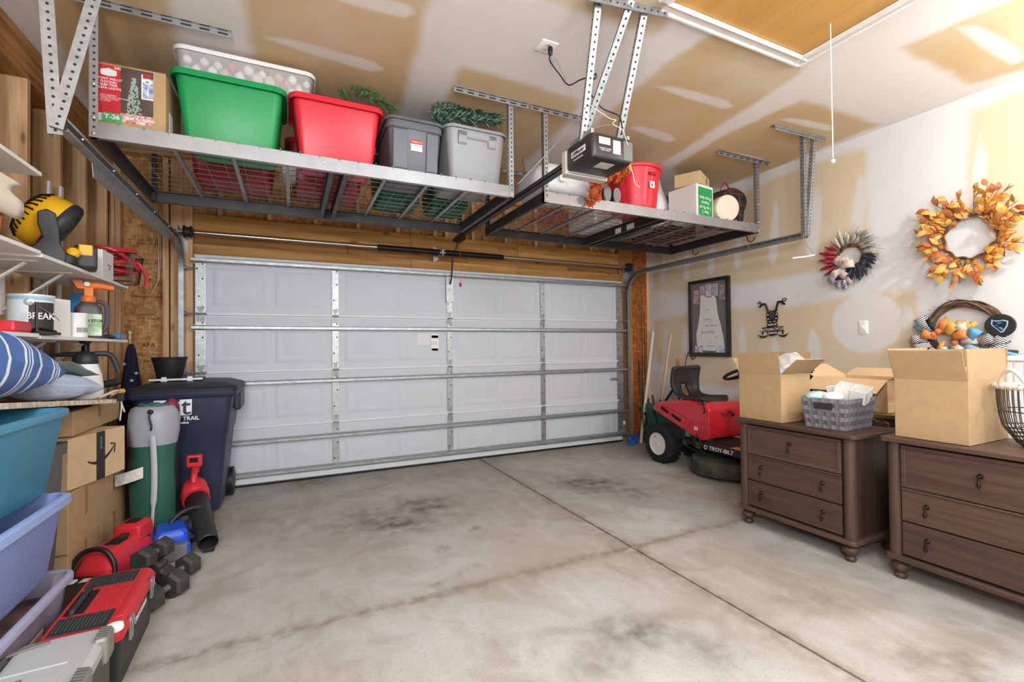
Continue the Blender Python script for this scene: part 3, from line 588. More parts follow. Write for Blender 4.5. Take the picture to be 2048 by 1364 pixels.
b = MB(); yb = oy0-.0012; b.bx(cx_-.10, cx_-.02, yb, yb+.002, oz0+.085, oz0+.125); b.obj('rating_label', m_stk, op, None); b = MB(); b.bx(cx_+.0, cx_+.055, yb, yb+.002, oz0+.04, oz0+.12); b.obj('rating_label', M('sticker_grey', 'c9c6c4', .5), op, None)
text('rating_lettering', 'CAUTION  315 MHz\nMade in Mexico', .010, m_stk, op, frame_on((cx_-.055, yb, oz0+.055), (1, 0, 0), (0, 0, 1)), align='CENTER')
text('rating_lettering', 'WARNING\n1/2 HP\n120V 60Hz', .009, m_print, op, frame_on((cx_-.06, yb-.001, oz0+.104), (1, 0, 0), (0, 0, 1)))
b = MB(); b.bx(cx_+.075, cx_+.145, oy0-.004, oy0+.05, oz0+.012, oz1-.015); b.obj('control_panel', m_opg, op, None, bevel=.006); b = MB(); b.bx(cx_+.08, cx_+.1, oy0-.006, oy0, oz0+.03, oz0+.07); b.obj('terminal_block', M('terminal_green', '4e7a63', .5), op, None)
b = MB(); b.bx(cx_-.05, cx_+.05, 2.24, 2.32, oz0-.0012, oz0+.001); b.obj('bottom_label', M('sticker_warm', 'cfcac0', .6), op, None)
b = MB(); b.bx(ox0-.0015, ox0+.001, 2.255, 2.405, oz0+.062, oz0+.098); b.obj('brand_plate', m_stk, op, None, bevel=.0006)
fl = lambda y, z: frame_on((ox0-.0022, y, z), (0, -1, 0), (0, 0, 1))
text('brand_lettering', 'LiftMaster', .032, M('print_black', '18181a', .6), op, fl(2.33, oz0+.08), sx=.95, bold=.0004); text('brand_lettering', 'Powered by myQ', .014, m_stk, op, fl(2.33, oz0+.042))
zz = oz1+.02; c1, c2, c3 = P(1198, 0, Z=ZC), P(1264, 0, Z=ZC), P(1292, 14, Z=ZC)
punched('support_strap', (ox0+.02, 2.31, zz-.03), c1, op, .036, (-.3, -1, 0)); punched('support_strap', (ox0+.028, 2.325, zz-.02), c2, op, .036, (-.3, -1, 0), m_galvd); punched('support_strap', (ox1-.02, 2.31, zz-.03), c3, op, .036, (-.3, -1, 0))
punched('ceiling_angle', (c1.x-.1, c1.y-.02, ZC-.02), (1.9, 1.93, ZC-.02), op, .05, (0, -1, 0), m_galvd, .04)
# ---- ceiling outlet and the opener's cords
oc = P(1093, 93, Z=ZC); pl = thing('ceiling_outlet', 'white square power outlet plate on the ceiling', 'outlet', (oc.x, oc.y, ZC))
b = MB(); b.loft([[(x, y, z) for x, y in rrect(.115-k, .115-k, .006)] for z, k in ((0, 0), (-.003, 0), (-.006, .008))]); b.obj('cover_plate', m_white, pl, 30, fixn=True)
for y in (-.022, .022): b = MB(); b.lathe([(.016, 0), (.016, -.0075)], 14, T(0, y, 0)); b.obj('socket', M('socket_white', 'dad8d4', .5), pl, 30, fixn=True); b = MB(); b.bx(-.007, -.005, y-.005, y+.005, -.0079, -.007); b.bx(.005, .007, y-.005, y+.005, -.0079, -.007); b.obj('slot', m_hole, pl, None)
pcd = thing('power_cord', 'black power cord plugged into ceiling outlet and looped around the strap', 'cord')
pp = [(oc.x+.02, oc.y-.01, ZC-.05), *[P(x, y, Y=yy) for x, y, yy in ((1100, 122, 2.42), (1120, 150, 2.4), (1137, 170, 2.36), (1160, 160, 2.3), (1183, 152, 2.22), (1192, 148, 2.19), (1190, 157, 2.2), (1178, 162, 2.24), (1176, 175, 2.26), (1184, 192, 2.26), (1205, 217, 2.25), (1235, 230, 2.23), (1243, 245, 2.22), (1244, 268, 2.215))]]
def smooth(pts, k=6):
    pts = [Vector(p) for p in pts]; out = []
    for i in range(len(pts)-1):
        p0, p1, p2, p3 = pts[max(i-1, 0)], pts[i], pts[i+1], pts[min(i+2, len(pts)-1)]
        for j in range(k): t = j/k; out.append(.5*((2*p1)+(p2-p0)*t+(2*p0-5*p1+4*p2-p3)*t*t+(3*p1-p0-3*p2+p3)*t**3))
    return out+[pts[-1]]
b = MB(); b.tube(smooth(pp), .0042, 6); b.obj('cable', m_black, pcd); b = MB(); b.lathe([(.006, -.06), (.013, -.05), (.016, -.02), (.014, -.007)], 10, T(oc.x+.02, oc.y-.012, ZC)); b.obj('plug', m_black, pcd)
def wire(name, label, pts, r, mat, cat='wire', n=5):
    b = MB(); b.tube(smooth(pts), r, n); return tag(b.obj(name, mat), label, cat)
m_wirew = M('wire_white', 'd9d2c6', .5)
wire('control_wire', 'thin grey-blue control wire dropping from a ceiling hole to opener', [P(1112, 117, Z=ZC), P(1122, 140, Y=2.5), P(1138, 175, Y=2.45), P(1150, 205, Y=2.4), P(1166, 225, Y=2.36), P(1180, 256, Y=2.32), P(1210, 250, Y=2.26), P(1232, 252, Y=2.215)], .002, M('wire_bluegrey', '8e97a5', .5))
wire('control_wire', 'slack white wires draped onto the back of the opener', [P(1176, 207, Y=2.22), P(1200, 224, Y=2.2), P(1222, 238, Y=2.19), P(1232, 240, Y=2.18), P(1226, 248, Y=2.18), P(1245, 260, Y=2.175), P(1252, 280, Y=2.175), P(1256, 290, Y=2.18)], .0022, m_wirew)
wire('sensor_wire', 'taut pale wire running from the strap down to the rack post', [P(1172, 214, Y=2.22), P(1110, 290, Y=2.7), P(1036, 368, Y=3.1)], .003, m_wirew)
wire('antenna_wire', 'pale antenna wire dangling from the bottom of the opener', [(ox1-.02, oy0+.01, oz0), P(1265, 345, Y=2.18), P(1270, 365, Y=2.17), P(1279, 375, Y=2.17)], .0022, m_wirew)
# ============================================================ CEILING RACKS
def rack(x0, x1, label, mat, matd, yf=3.16, yb=4.38, zt=2.53, strips=()):
    r = thing('ceiling_rack', label, 'storage rack', group='overhead storage racks'); h = .085; t = .003
    def cbeam(p0, p1, inn, nm, mt):
        b = MB(); p0, p1, inn = Vector(p0), Vector(p1), Vector(inn)
        pr = [(0, 0), (0, -h), (.03, -h), (.03, -h+t), (t, -h+t), (t, -t), (.03, -t), (.03, 0)]
        b.loft([[p+inn*a+Vector((0, 0, z)) for a, z in pr] for p in (p0, p1)]); return b.obj(nm, mt, r, None, fixn=True)
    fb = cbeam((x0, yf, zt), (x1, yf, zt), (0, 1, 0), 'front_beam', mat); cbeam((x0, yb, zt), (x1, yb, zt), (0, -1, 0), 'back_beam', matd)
    cbeam((x0, yf+.004, zt), (x0, yb-.004, zt), (1, 0, 0), 'side_beam', matd); cbeam((x1, yf+.004, zt), (x1, yb-.004, zt), (-1, 0, 0), 'side_beam', matd)  # darker copy of the steel paints shade onto back, side and middle members
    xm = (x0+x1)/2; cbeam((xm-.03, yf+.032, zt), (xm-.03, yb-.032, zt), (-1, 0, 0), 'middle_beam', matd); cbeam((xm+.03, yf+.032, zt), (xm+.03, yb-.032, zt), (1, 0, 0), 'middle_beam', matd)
    for s, (a, c) in enumerate(((x0+.01, xm-.005), (xm+.005, x1-.01))):
        nw = 11
        b = MB(); zd = zt+.004
        for i in range(nw+1): x = a+(c-a)*i/nw; b.tube([(x, yf-.004, zd-.012), (x, yf-.004, zd+.006), (x, yf+.01, zd+.004), (x, yb-.01, zd+.004), (x, yb+.004, zd-.01)], .0028, 4)
        for i in range(12): y = yf+.02+(yb-yf-.04)*i/11; b.tube([(a, y, zd), (c, y, zd)], .0028, 4)
        b.obj('wire_deck', mat, r, None)['kind'] = 'stuff'
        for i in (1, 2, 3): x = a+(c-a)*i/4+.012; b = MB(); b.bx(x-.012, x+.012, yf+.02, yb-.02, zd-.02, zd-.004); b.obj('deck_bar', mat, r, None)
    for x, y in ((x0+.002, yf-.002), (x1-.002, yf-.002), (x0+.002, yb+.002), (x1-.002, yb+.002)):
        s = 1 if x < xm else -1; u = (0, -1, 0) if y < yf+.1 else (0, 1, 0)
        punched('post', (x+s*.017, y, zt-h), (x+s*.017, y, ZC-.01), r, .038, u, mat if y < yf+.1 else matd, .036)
        for zb in (zt-h+.02, zt+.02, zt+.2): b = MB(); b.sph((x+s*.017, y+(u[1])*.003, zb), (.009, .005, .009), 10, 5); b.obj('bolt', m_screw, r)
    for x in (xm-.09, xm, xm+.09):
        for zb in (zt-.03, zt-.06): b = MB(); b.sph((x, yf-.001, zb), (.007, .004, .007), 8, 5); b.obj('bolt', m_screw, r)
    for a, c, y in strips:
        b = MB(); b.bx(a, c, y-.022, y+.022, ZC-.004, ZC-.0005); b.bx(a, c, y-.002, y+.002, ZC-.035, ZC-.002); b.mat(1); n = max(3, int((c-a)/.085))
        for i in range(n): x = a+(c-a)*(i+.5)/n; b.bx(x-.025, x+.025, y-.0032, y-.0018, ZC-.024, ZC-.014); b.bx(x-.025, x+.025, y-.016, y-.009, ZC-.0046, ZC-.0038)
        b.obj('ceiling_strip', [mat, m_hole], r, None)
    return r
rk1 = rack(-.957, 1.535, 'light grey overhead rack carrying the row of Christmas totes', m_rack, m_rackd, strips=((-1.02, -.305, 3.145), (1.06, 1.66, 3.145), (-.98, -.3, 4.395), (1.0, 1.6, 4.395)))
rk2 = rack(1.80, 4.31, 'grey overhead rack above the mower with round red tub', M('rack_steel_shaded', '9a9696', .42, .5, var=(8, .15)), M('rack_steel_shaded_dark', '4a4747', .45, .5, var=(8, .2)), strips=((1.68, 2.22, 3.145), (3.71, 4.45, 3.145), (1.75, 2.4, 4.395), (3.7, 4.4, 4.395)))  # same steel as the first rack, its deeper shading put into the colour
for hx, hy in ((4.325, 3.32), (4.325, 4.05)):
    b = MB(); b.tube([(4.312, hy, 2.47), (4.325, hy, 2.44), (4.325, hy-.01, 2.40), (4.325, hy-.04, 2.375), (4.325, hy-.08, 2.39), (4.325, hy-.09, 2.42)], .006, 6); b.obj('hook', m_black, rk2)
for y0_, y1_ in ((3.55, 3.66), (3.75, 3.84)): b = MB(); b.bx(3.02, 3.0245, y0_, y1_, 2.455, 2.51); b.obj('rating_sticker', m_stk, rk2, None)
# ============================================================ THINGS ON THE RACKS
ZD = 2.542
def tote(name, label, cat, loc, rz, w, d, h, mat, taper=.86, r=.05, rim=.022, rim_h=.04, rmat=None, group=None, m=None, wall=.004, lipdrop=True):
    """open plastic bin: tapered walled body with a rolled rim"""
    t = thing(name, label, cat, loc, rz, group, m)
    def ring(k, z, inset=0.): return [(x, y, z) for x, y in rrect((w*(taper+(1-taper)*k))-2*inset, (d*(taper+(1-taper)*k))-2*inset, r*(.6+.4*k), 5)]
    b = MB(); b.loft([ring(0, 0, .022), ring(0, .006, .008), ring(0, .022), ring(1, h-.004), ring(1, h-.004, wall), ring(0, .024, wall+.002), ring(0, .012, .03)], True, True); b.obj('body', mat, t, 40)
    b = MB(); q = lambda o, z: [(x, y, z) for x, y in rrect(w+2*o, d+2*o, r+o, 5)]
    b.loft([q(-.003, h-rim_h*.2), q(rim*.5, h-rim_h*.3), q(rim, h-rim_h), q(rim+.003, h-rim_h), q(rim+.002, h-.006), q(rim*.7, h), q(-.002, h-.001), q(-.004, h-.01), q(-.003, h-rim_h*.2)], False, False); b.obj('rim', rmat or mat, t, 50)
    return t
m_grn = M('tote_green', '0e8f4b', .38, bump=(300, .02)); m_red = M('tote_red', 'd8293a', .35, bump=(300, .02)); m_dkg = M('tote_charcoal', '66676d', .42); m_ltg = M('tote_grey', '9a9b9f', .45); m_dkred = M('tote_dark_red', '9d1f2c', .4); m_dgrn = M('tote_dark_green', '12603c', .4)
m_clear = M('clear_plastic', 'f4f5f7', .25, trans=.0, alpha=.22, spec=.5); m_cw = M('clear_rim_white', 'eeeef0', .35)
m_card = M('cardboard', 'bb9a6e', .85, var=(14, .12), bump=(60, .08)); m_cardl = M('cardboard_pale', 'd2b48c', .85, var=(14, .1)); m_cardd = M('cardboard_dark', 'a67c4c', .85, var=(14, .12))
YR = 3.20
# ---- boxed Christmas tree
tbx = thing('christmas_tree_box', 'printed cardboard box picturing a flocked tree, at rack end', 'box', (-.79, 3.40, ZD), math.radians(-2)); hw, hd, hh = .158, .17, .36
b = MB(); b.bx(-hw, hw, -hd, hd, 0, hh-.012); b.obj('carton', m_card, tbx, None, bevel=.004)
fy = lambda x, z, o=.0: frame_on((x, -hd-.0012-o, z), (1, 0, 0), (0, 0, 1))
def quad(name, x0, x1, z0, z1, mat, par, o=.0): b = MB(); b.bx(x0, x1, -hd-.0012-o, -hd-.0002-o, z0, z1); return b.obj(name, mat, par, None)
quad('red_print', -hw+.006, -.048, .035, hh-.02, M('print_red', 'd02c3a', .6), tbx); quad('photo_print', -.048, .10, .035, hh-.02, M('print_brown', '5b4a46', .6, var=(10, .3)), tbx)
quad('rug_print', -.048, .10, .035, .085, M('print_rug', 'b5595a', .7, var=(60, .6), col2='e3c8c0'), tbx, .0004)
quad('window_print', .052, .10, .19, .30, M('print_window', '6f7fae', .6, var=(40, .6), col2='cfd6e8'), tbx, .0004); quad('window_frame_print', .046, .052, .18, .32, m_white, tbx, .0006); quad('window_frame_print', .074, .077, .19, .25, m_white, tbx, .0006); quad('window_frame_print', .05, .10, .18, .188, m_white, tbx, .0006)
quad('red_badge_print', .052, .09, .30, .325, M('print_red2', 'b7283a', .6), tbx, .0008)
b = MB(); b.lathe([(.02, 0), (.02, .0006)], 20, fy(.073, .283, .0006) @ Sc(1, .8, 1)); b.obj('round_print', m_white, tbx, None, fixn=True); b = MB(); b.prism([(-.013, 0), (.013, 0), (0, .012)], 0, .0004, fy(.073, .276, .0012)); b.obj('round_print', M('print_green', '3f8f5c', .6), tbx, None)
b = MB()
for i in range(150):
    z = .075+.215*(i/150)**.9; hw_ = .036*(1-(z-.075)/.235)**.75; x = .012+random.uniform(-1, 1)*hw_; b.prism([(0, .007), (-.005, -.004), (.005, -.004)], 0, .0004+.0001*(i % 3), fy(x, z, .0008) @ RD(random.uniform(-70, 70)))
tp = b.obj('tree_print', M('print_flocked', 'b9c9bd', .8, var=(220, .5), col2='7f9a86'), tbx, None); tp['kind'] = 'stuff'
b = MB(); b.prism([(-.036, -.012), (-.03, -.018), (0, -.022), (.03, -.018), (.036, -.012), (.036, .012), (.02, .016), (0, .022), (-.02, .016), (-.036, .012)], 0, .0006, fy(-.10, .30, .0006)); b.obj('brand_print', m_white, tbx, None)
m_pw = M('print_white', 'f0e6e4', .6)
text('box_lettering', '7 FOOT PRE-LIT\nFLOCKED\nSLIM TREE\nCLEAR LIGHTS', .017, m_pw, tbx, fy(-.10, .237, .0006), bold=.0004); text('box_lettering', '360', .02, m_pw, tbx, fy(-.062, .328, .0006), bold=.0005)
text('box_lettering', 'EASY ASSEMBLY\nSHAPE MEMORY BRANCHES\nON/OFF SWITCH\nUL LISTED', .0105, m_pw, tbx, fy(-.138, .157, .0006), align='LEFT'); text('box_lettering', 'SLIM FLOCKED\nTREE', .02, m_pw, tbx, fy(.04, .05, .001), bold=.0004)
b = MB(); b.prism([(-.045, -.024), (.045, -.024), (.045, .02), (.038, .026), (-.038, .026), (-.045, .02)], 0, .0008, fy(-.085, .05, .0008)); b.obj('price_label', M('label_green', '4fae6e', .6), tbx, None); text('label_lettering', 'T-26', .032, m_pw, tbx, fy(-.085, .054, .0022), bold=.001, sx=1.1)
quad('bar_code_print', -hw+.006, -hw+.03, .03, .07, m_white, tbx, .0008)
b = MB(); b.bx(hw, hw+.001, -.10, -.03, .05, .16); b.obj('shipping_label', m_stk, tbx, None)
for q in ([(-hw, -hd, hh-.012), (hw, -hd, hh-.012), (hw+.0, -hd+.03, hh-.002), (-hw, -hd+.03, hh+.01)], [(-hw, hd, hh-.012), (hw, hd, hh-.012), (hw-.03, hd-.05, hh+.045), (-hw, hd-.06, hh+.04)]): b = MB(); b.add(q, [(0, 1, 2, 3)]); b.obj('flap', m_cardd, tbx, None, solid=.004)
# ---- front row totes
tote('storage_tote', 'bright green open tote beside the boxed tree on rack', 'tote', (-.32, 3.20+.23, ZD), 0, .565, .42, .40, m_grn, .84, group='front row totes on the rack')
tote('storage_tote', 'bright red rectangular open tote in middle of the rack row', 'tote', (.288, 3.20+.23, ZD), 0, .545, .42, .40, m_red, .84, group='front row totes on the rack')
def handle_tote(label, x, w, mat, kind, h=.385):
    t = tote('storage_tote', label, 'tote', (x, 3.20+.28, ZD), 0, w, .54, h, mat, .84, .06, .015, .025, group='front row totes on the rack'); yb = lambda z: -.27*(.84+.16*z/h)
    if kind == 'grip':
        b = MB(); z0, z1 = h*.66, h*.90
        for x0, x1, za, zb in ((-.15, -.085, z0, z1), (.085, .15, z0, z1), (-.15, .15, h*.77, z1)):
            b.loft([[(x0, yb(z)-o, z), (x1, yb(z)-o, z), (x1, yb(z)+.01, z), (x0, yb(z)+.01, z)] for z, o in ((za, .001), (za+.012, .016), (zb-.004, .016), (zb, .004))])
        b.obj('handle', mat, t, None, bevel=.005, fixn=True)
    else:
        for x0, x1 in ((-.16, -.055), (.075, .16)): b = MB(); b.loft([[(x0, yb(z)-o, z), (x1, yb(z)-o, z), (x1-.01, yb(z)+.01, z), (x0+.01, yb(z)+.01, z)] for z, o in ((.012, .0), (.03, .012), (h*.76, .014), (h*.8, 0))]); b.obj('rib', mat, t, None, bevel=.006, fixn=True)
        b = MB(); b.loft([[(x, y, z) for x, y in rrect(w*.985+.012, .54*.985+.012, .06, 5)] for z in (h*.80, h*.94)], False, False); b.obj('collar', mat, t, 40)
        b = MB(); b.bx(-.035, .045, yb(.2)-.004, yb(.2), .155, .235); m_ = b.obj('price_label', m_stk, t, None); b = MB(); b.bx(-.035, .045, yb(.2)-.0052, yb(.2)-.003, .205, .235); b.obj('price_label', M('label_red2', 'c0392f', .6), t, None)
        text('label_lettering', 'STERILITE', .017, m_stk, t, frame_on((.005, yb(.2)-.0058, .219), (1, 0, 0), (0, 0, 1))); text('label_lettering', '18 Gallon Tote', .012, M('label_red2'), t, frame_on((.005, yb(.2)-.005, .193), (1, 0, 0), (0, 0, 1)))
    return t
handle_tote('charcoal ribbed tote with red and white price sticker', .803, .39, m_dkg, 'rib', .375)
handle_tote('light grey tote with moulded grip, beside the rack post', 1.265, .47, m_ltg, 'grip', .40)
# ---- clear ornament bin resting across the green and red totes
cb = tote('ornament_bin', 'clear bin of ornaments with white rim resting above green tote', 'bin', (-.235, 3.52, ZD+.404), 0, .76, .42, .185, m_clear, .94, .05, .012, .03, m_cw)
orn_cols = [('ornament_white', 'e9e4de'), ('ornament_cream', 'd9cfc0'), ('ornament_red', 'b93232'), ('ornament_pink', 'cf9aa0')]
for i in range(34):
    c = [0, 0, 1, 0, 1, 3, 2][i % 7]; rr = random.uniform(.022, .036); x = -.33+.66*((i % 17)/16)+random.uniform(-.01, .01); b = MB(); b.sph((0, 0, 0), rr, 12, 8); b.lathe([(.006, rr*.95), (.006, rr+.008)], 8)
    o = b.obj('ornament', M(orn_cols[c][0], orn_cols[c][1], .3, bump=(40, .1)), None); tag(o, f'{["white", "cream", "red", "pink"][c]} ball ornament inside the clear bin', 'ornament', 'ornaments in the clear bin'); o.location = (-.235+x, 3.52-.15+.075*(i//17)+random.uniform(0, .01), ZD+.404+.06+rr+(.0 if i % 2 else .05))
# ---- back row seen through the wire deck
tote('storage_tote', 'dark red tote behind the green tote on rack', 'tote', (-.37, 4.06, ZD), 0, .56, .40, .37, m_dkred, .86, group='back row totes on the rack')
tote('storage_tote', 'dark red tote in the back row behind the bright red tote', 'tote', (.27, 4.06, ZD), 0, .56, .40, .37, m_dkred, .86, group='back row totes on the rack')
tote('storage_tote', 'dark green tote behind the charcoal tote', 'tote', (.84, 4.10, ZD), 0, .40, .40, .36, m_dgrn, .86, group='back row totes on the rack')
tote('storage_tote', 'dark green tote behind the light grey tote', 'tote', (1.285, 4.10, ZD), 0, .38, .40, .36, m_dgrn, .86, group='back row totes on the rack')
sm = tote('storage_bin', 'small clear bin with green rim wedged between green and red totes', 'bin', (-.012, 3.77, ZD), 0, .12, .16, .2, m_clear, .95, .02, .008, .03, m_grn)
# ---- greenery
def needles(b, pts, n, ln, rad, seed=1):
    rnd = random.Random(seed); pts = smooth(pts, 5)
    for i in range(n):
        t = rnd.random()*(len(pts)-1); k = int(t); p = pts[k].lerp(pts[min(k+1, len(pts)-1)], t-k); ax = (pts[min(k+1, len(pts)-1)]-pts[max(k-1, 0)]).normalized()
        d = Vector((rnd.gauss(0, 1), rnd.gauss(0, 1), rnd.gauss(0, 1))); d -= ax*d.dot(ax); d = (d.normalized()+ax*.9).normalized(); L = ln*rnd.uniform(.7, 1.2)
        s = d.cross(Vector((rnd.random(), rnd.random(), rnd.random()))).normalized()*rad; b.k = rnd.choice((0, 0, 1)); b.add([p-s, p+s, p+d*L*.7+s*.8, p+d*L, p+d*L*.7-s*.8], [(0, 1, 2, 3, 4)])
m_nd = M('needle_green', '2f5a36', .6); m_nd2 = M('needle_light', '5f8f4a', .6); m_nd3 = M('needle_frost', '8fa58f', .6); m_nd4 = M('needle_dark', '1d4030', .6)
def garland(label, branches, mats, n, ln, seed, rad=.0022, name='pine_garland'):
    t = thing(name, label, 'garland', branches[0][0])
    o = Vector(branches[0][0]); b = MB()
    for br in branches: b.tube(smooth([Vector(p)-o for p in br], 4), .004, 5)
    b.obj('stem', M('garland_wire', '3c3a26', .7), t); b = MB()
    for i, br in enumerate(branches): needles(b, [Vector(p)-o for p in br], n, ln, rad, seed+i)
    g_ = b.obj('needles', mats, t, None); g_['kind'] = 'stuff'; return t
g1 = lambda x, y, d=3.40: tuple(P(x, y, Y=d))
garland('bright green pine garland poking out behind the red tote', [[(.45, 3.45, 2.80), g1(700, 190), g1(728, 180), g1(750, 188)], [(.5, 3.45, 2.80), g1(740, 196), g1(768, 206), g1(790, 218)], [(.42, 3.45, 2.80), g1(690, 196), g1(684, 186)], [(.45, 3.45, 2.8), g1(715, 195), g1(748, 200), g1(775, 212)], [(.5, 3.43, 2.8), g1(760, 205), g1(780, 226)]], [m_nd, m_nd2], 130, .04, 3)
garland('frosted pine garland heaped behind the light grey tote', [[(1.1, 3.45, 2.75), g1(880, 222), g1(905, 212), g1(935, 206), g1(970, 216), g1(998, 234)], [(1.2, 3.45, 2.75), g1(868, 232), g1(893, 226), g1(925, 220), g1(960, 226), g1(990, 238)], [(1.2, 3.5, 2.75), g1(890, 238), g1(930, 230), g1(985, 240)], [(1.1, 3.5, 2.8), g1(872, 228), g1(900, 218), g1(948, 212)], [(1.3, 3.5, 2.8), g1(900, 230), g1(925, 212), g1(955, 222)], [(1.3, 3.45, 2.8), g1(950, 235), g1(975, 225), g1(1000, 240)], [(1.2, 3.45, 2.8), g1(880, 245), g1(930, 238), g1(990, 246)]], [m_nd4, m_nd3], 420, .058, 11, .0028)
# ---- rack above the mower
def sack(name, label, cat, loc, prof, mat, sx=1., sy=1., amp=.02, seed=1, n=28, rz=0, sub=1, sc=9):
    """soft bag: lathe profile crumpled with noise"""
    t = thing(name, label, cat, loc, rz); b = MB(); b.lathe(prof, n, Sc(sx, sy, 1)); o = b.obj('bag_body', mat, t, 60, sub=sub); wobble(o, amp, sc, seed); wobble(o, amp*.5, sc*2.6, seed+3); return t
m_bag = M('bag_white', 'd6d8dd', .35, bump=(25, .35)); m_bagw = M('bag_bright', 'e8e8ec', .3, bump=(22, .4))
bg = thing('plastic_sack', 'white printed plastic sack lying across the rack corner', 'sack', (2.055, 3.45, ZD+.022)); b = MB()
b.loft([[(x, y*(1 if k < 5 else 1), z) for x, y in rrect(w, d, .1, 6)] for k, (w, d, z) in enumerate(((.40, .32, 0), (.52, .40, .02), (.56, .44, .08), (.54, .42, .16), (.46, .34, .23), (.34, .22, .28), (.12, .08, .30)))]); o = b.obj('sack_body', m_bag, bg, 60, sub=1); wobble(o, .03, 6, 2); wobble(o, .012, 16, 4)
text('sack_lettering', 'E', .13, m_pw, bg, T(-.05, -.235, .13) @ RD(72, 'X'), .001, bold=.004)
b = MB(); b.loft([[(.2+x*.3, y*.5, .04+x*0+z) for x, y in rrect(w, d, .05, 4)] for w, d, z in ((.2, .3, -.03), (.24, .34, .0), (.2, .3, .03))]); o = b.obj('sack_lining', M('bag_straw', 'c9b48c', .7, bump=(40, .3)), bg, 60)
# autumn leaf garland
def leaf_mesh(name, mat, kind='maple', s=1.):
    b = MB()
    if kind == 'maple':
        pts = [(0, -.02), (.006, 0), (.022, -.006), (.016, .008), (.032, .018), (.018, .022), (.02, .036), (.008, .030), (0, .052), (-.008, .030), (-.02, .036), (-.018, .022), (-.032, .018), (-.016, .008), (-.022, -.006), (-.006, 0)]
        b.add([(x*s, y*s, .006*s*math.sin(60*x)) for x, y in pts]+[(0, .015*s, .006*s)], [(i, (i+1) % 16, 16) for i in range(16)])
    else:
        n = 7; prof = [0, .62, .95, 1, .82, .48, 0]; pts = [(-.012*s*w, .06*s*i/(n-1), .006*s*math.sin(PI*i/(n-1))) for i, w in enumerate(prof)]+[(0, .06*s*i/(n-1), .012*s*math.sin(PI*i/(n-1))-.003*s) for i in range(n)]+[(.012*s*w, .06*s*i/(n-1), .006*s*math.sin(PI*i/(n-1))) for i, w in enumerate(prof)]
        pts = [(x*1.55, y, z) for x, y, z in pts]
        fs = [(i, i+1, n+i+1, n+i) for i in range(n-1)]+[(n+i, n+i+1, 2*n+i+1, 2*n+i) for i in range(n-1)]; b.add(pts, fs); b.add([(-.001, -.015*s, 0), (.001, -.015*s, 0), (.001, 0, 0), (-.001, 0, 0)], [(0, 1, 2, 3)])
    me = b.mesh(name, mat, 60); bm = bmesh.new(); bm.from_mesh(me); bmesh.ops.remove_doubles(bm, verts=bm.verts, dist=1e-5); bm.to_mesh(me); bm.free(); return me
LV = [leaf_mesh('leaf', M(f'maple_{i}', c, .6, var=(60, .35)), 'maple', 1.5) for i, c in enumerate(('d9622e', 'c24a1f', 'e5813e', 'b0401c'))]
lg = thing('leaf_garland', 'orange maple leaf garland trailing over the rack edge', 'garland', (0, 0, 0)); gp = smooth([P(1258, 332, Y=3.15), P(1240, 350, Y=3.145), P(1222, 360, Y=3.14), P(1200, 372, Y=3.135), P(1185, 385, Y=3.13), P(1187, 408, Y=3.125)], 8)
b = MB(); b.tube(gp, .004, 5); b.obj('vine', M('vine_brown', '6e4a2c', .8), lg)
for i in range(70):
    p = gp[int(random.random()*(len(gp)-1))]; o = link('leaf', LV[i % 4], lg); o.location = p+Vector((random.gauss(0, .028), random.uniform(-.05, -.01), random.gauss(0, .028))); o.rotation_euler = (random.uniform(.7, 2.2), random.uniform(-.6, .6), random.uniform(0, 6.28)); k_ = random.uniform(.7, 1.15); o.scale = (k_,)*3
# pair of grey soled shoes standing heel up
for i, (px, lab) in enumerate(((1214, 'grey boot sole facing out beside the leaf garland, left of pair'), (1233, 'grey boot sole facing out beside the round red tub'))):
    q = P(px, 388, Y=3.24); s_ = thing('boot', lab, 'boot', (q.x, 3.24, ZD+.002)); b = MB(); pr = [(.04*math.cos(a)*(1+.15*math.sin(a)), .072+.07*math.sin(a)) for a in np.linspace(0, 2*PI, 24, endpoint=False)]
    b.prism(pr, 0, .012, frame_on((0, 0, 0), (1, 0, 0), (0, 0, 1))); b.obj('sole', M('sole_grey', '8c8784', .9, bump=(50, .3)), s_, 30, bevel=.004); b = MB(); b.loft([[(x*k, y0, (z-.07)*k+.07) for x, z in pr] for y0, k in ((.001, .96), (.08, .95), (.16, .8), (.2, .5))]); b.obj('upper', M('boot_dark', '3b3534', .9), s_, 50, fixn=True)
# round red tub with rim, flutes and sticker
rt = thing('red_tub', 'round red plastic tub with fluted side and small sticker', 'tub', (2.93, 3.45, ZD+.004)); b = MB(); n = 64
def tubr(z, o=0.):
    k = z/.40; out = []
    for j in range(n):
        a = 2*PI*j/n; r_ = .205+.045*k+o; fl = 1-.045*max(0, math.cos((a+PI/2)*6))**6*(.1 < k < .9) if o == 0 else 1; out.append((r_*fl*math.cos(a), r_*fl*math.sin(a), z))
    return out
b.loft([tubr(0, -.03), tubr(.012, -.006), tubr(.03), tubr(.06), tubr(.34), tubr(.37, .001), tubr(.40, .001), tubr(.40, -.005), tubr(.05, -.012), tubr(.03, -.03)]); b.obj('body', m_red, rt, 50)
b = MB(); b.lathe([(.246, .375), (.262, .37), (.268, .375), (.266, .398), (.255, .402), (.246, .4)], 48, None, False, False); b.obj('rim', m_red, rt, 60); b = MB(); b.bx(-.02, .05, -.252, -.235, .30, .325); b.obj('handle_notch', m_dkred, rt, None)
b = MB(); b.bx(-.008, .045, -.238, -.232, .185, .245); b.obj('sticker', m_stk, rt, None); b = MB(); b.bx(.005, .03, -.2392, -.2378, .2, .222); b.obj('sticker_print', M('print_orange', 'b06a4a', .7), rt, None)
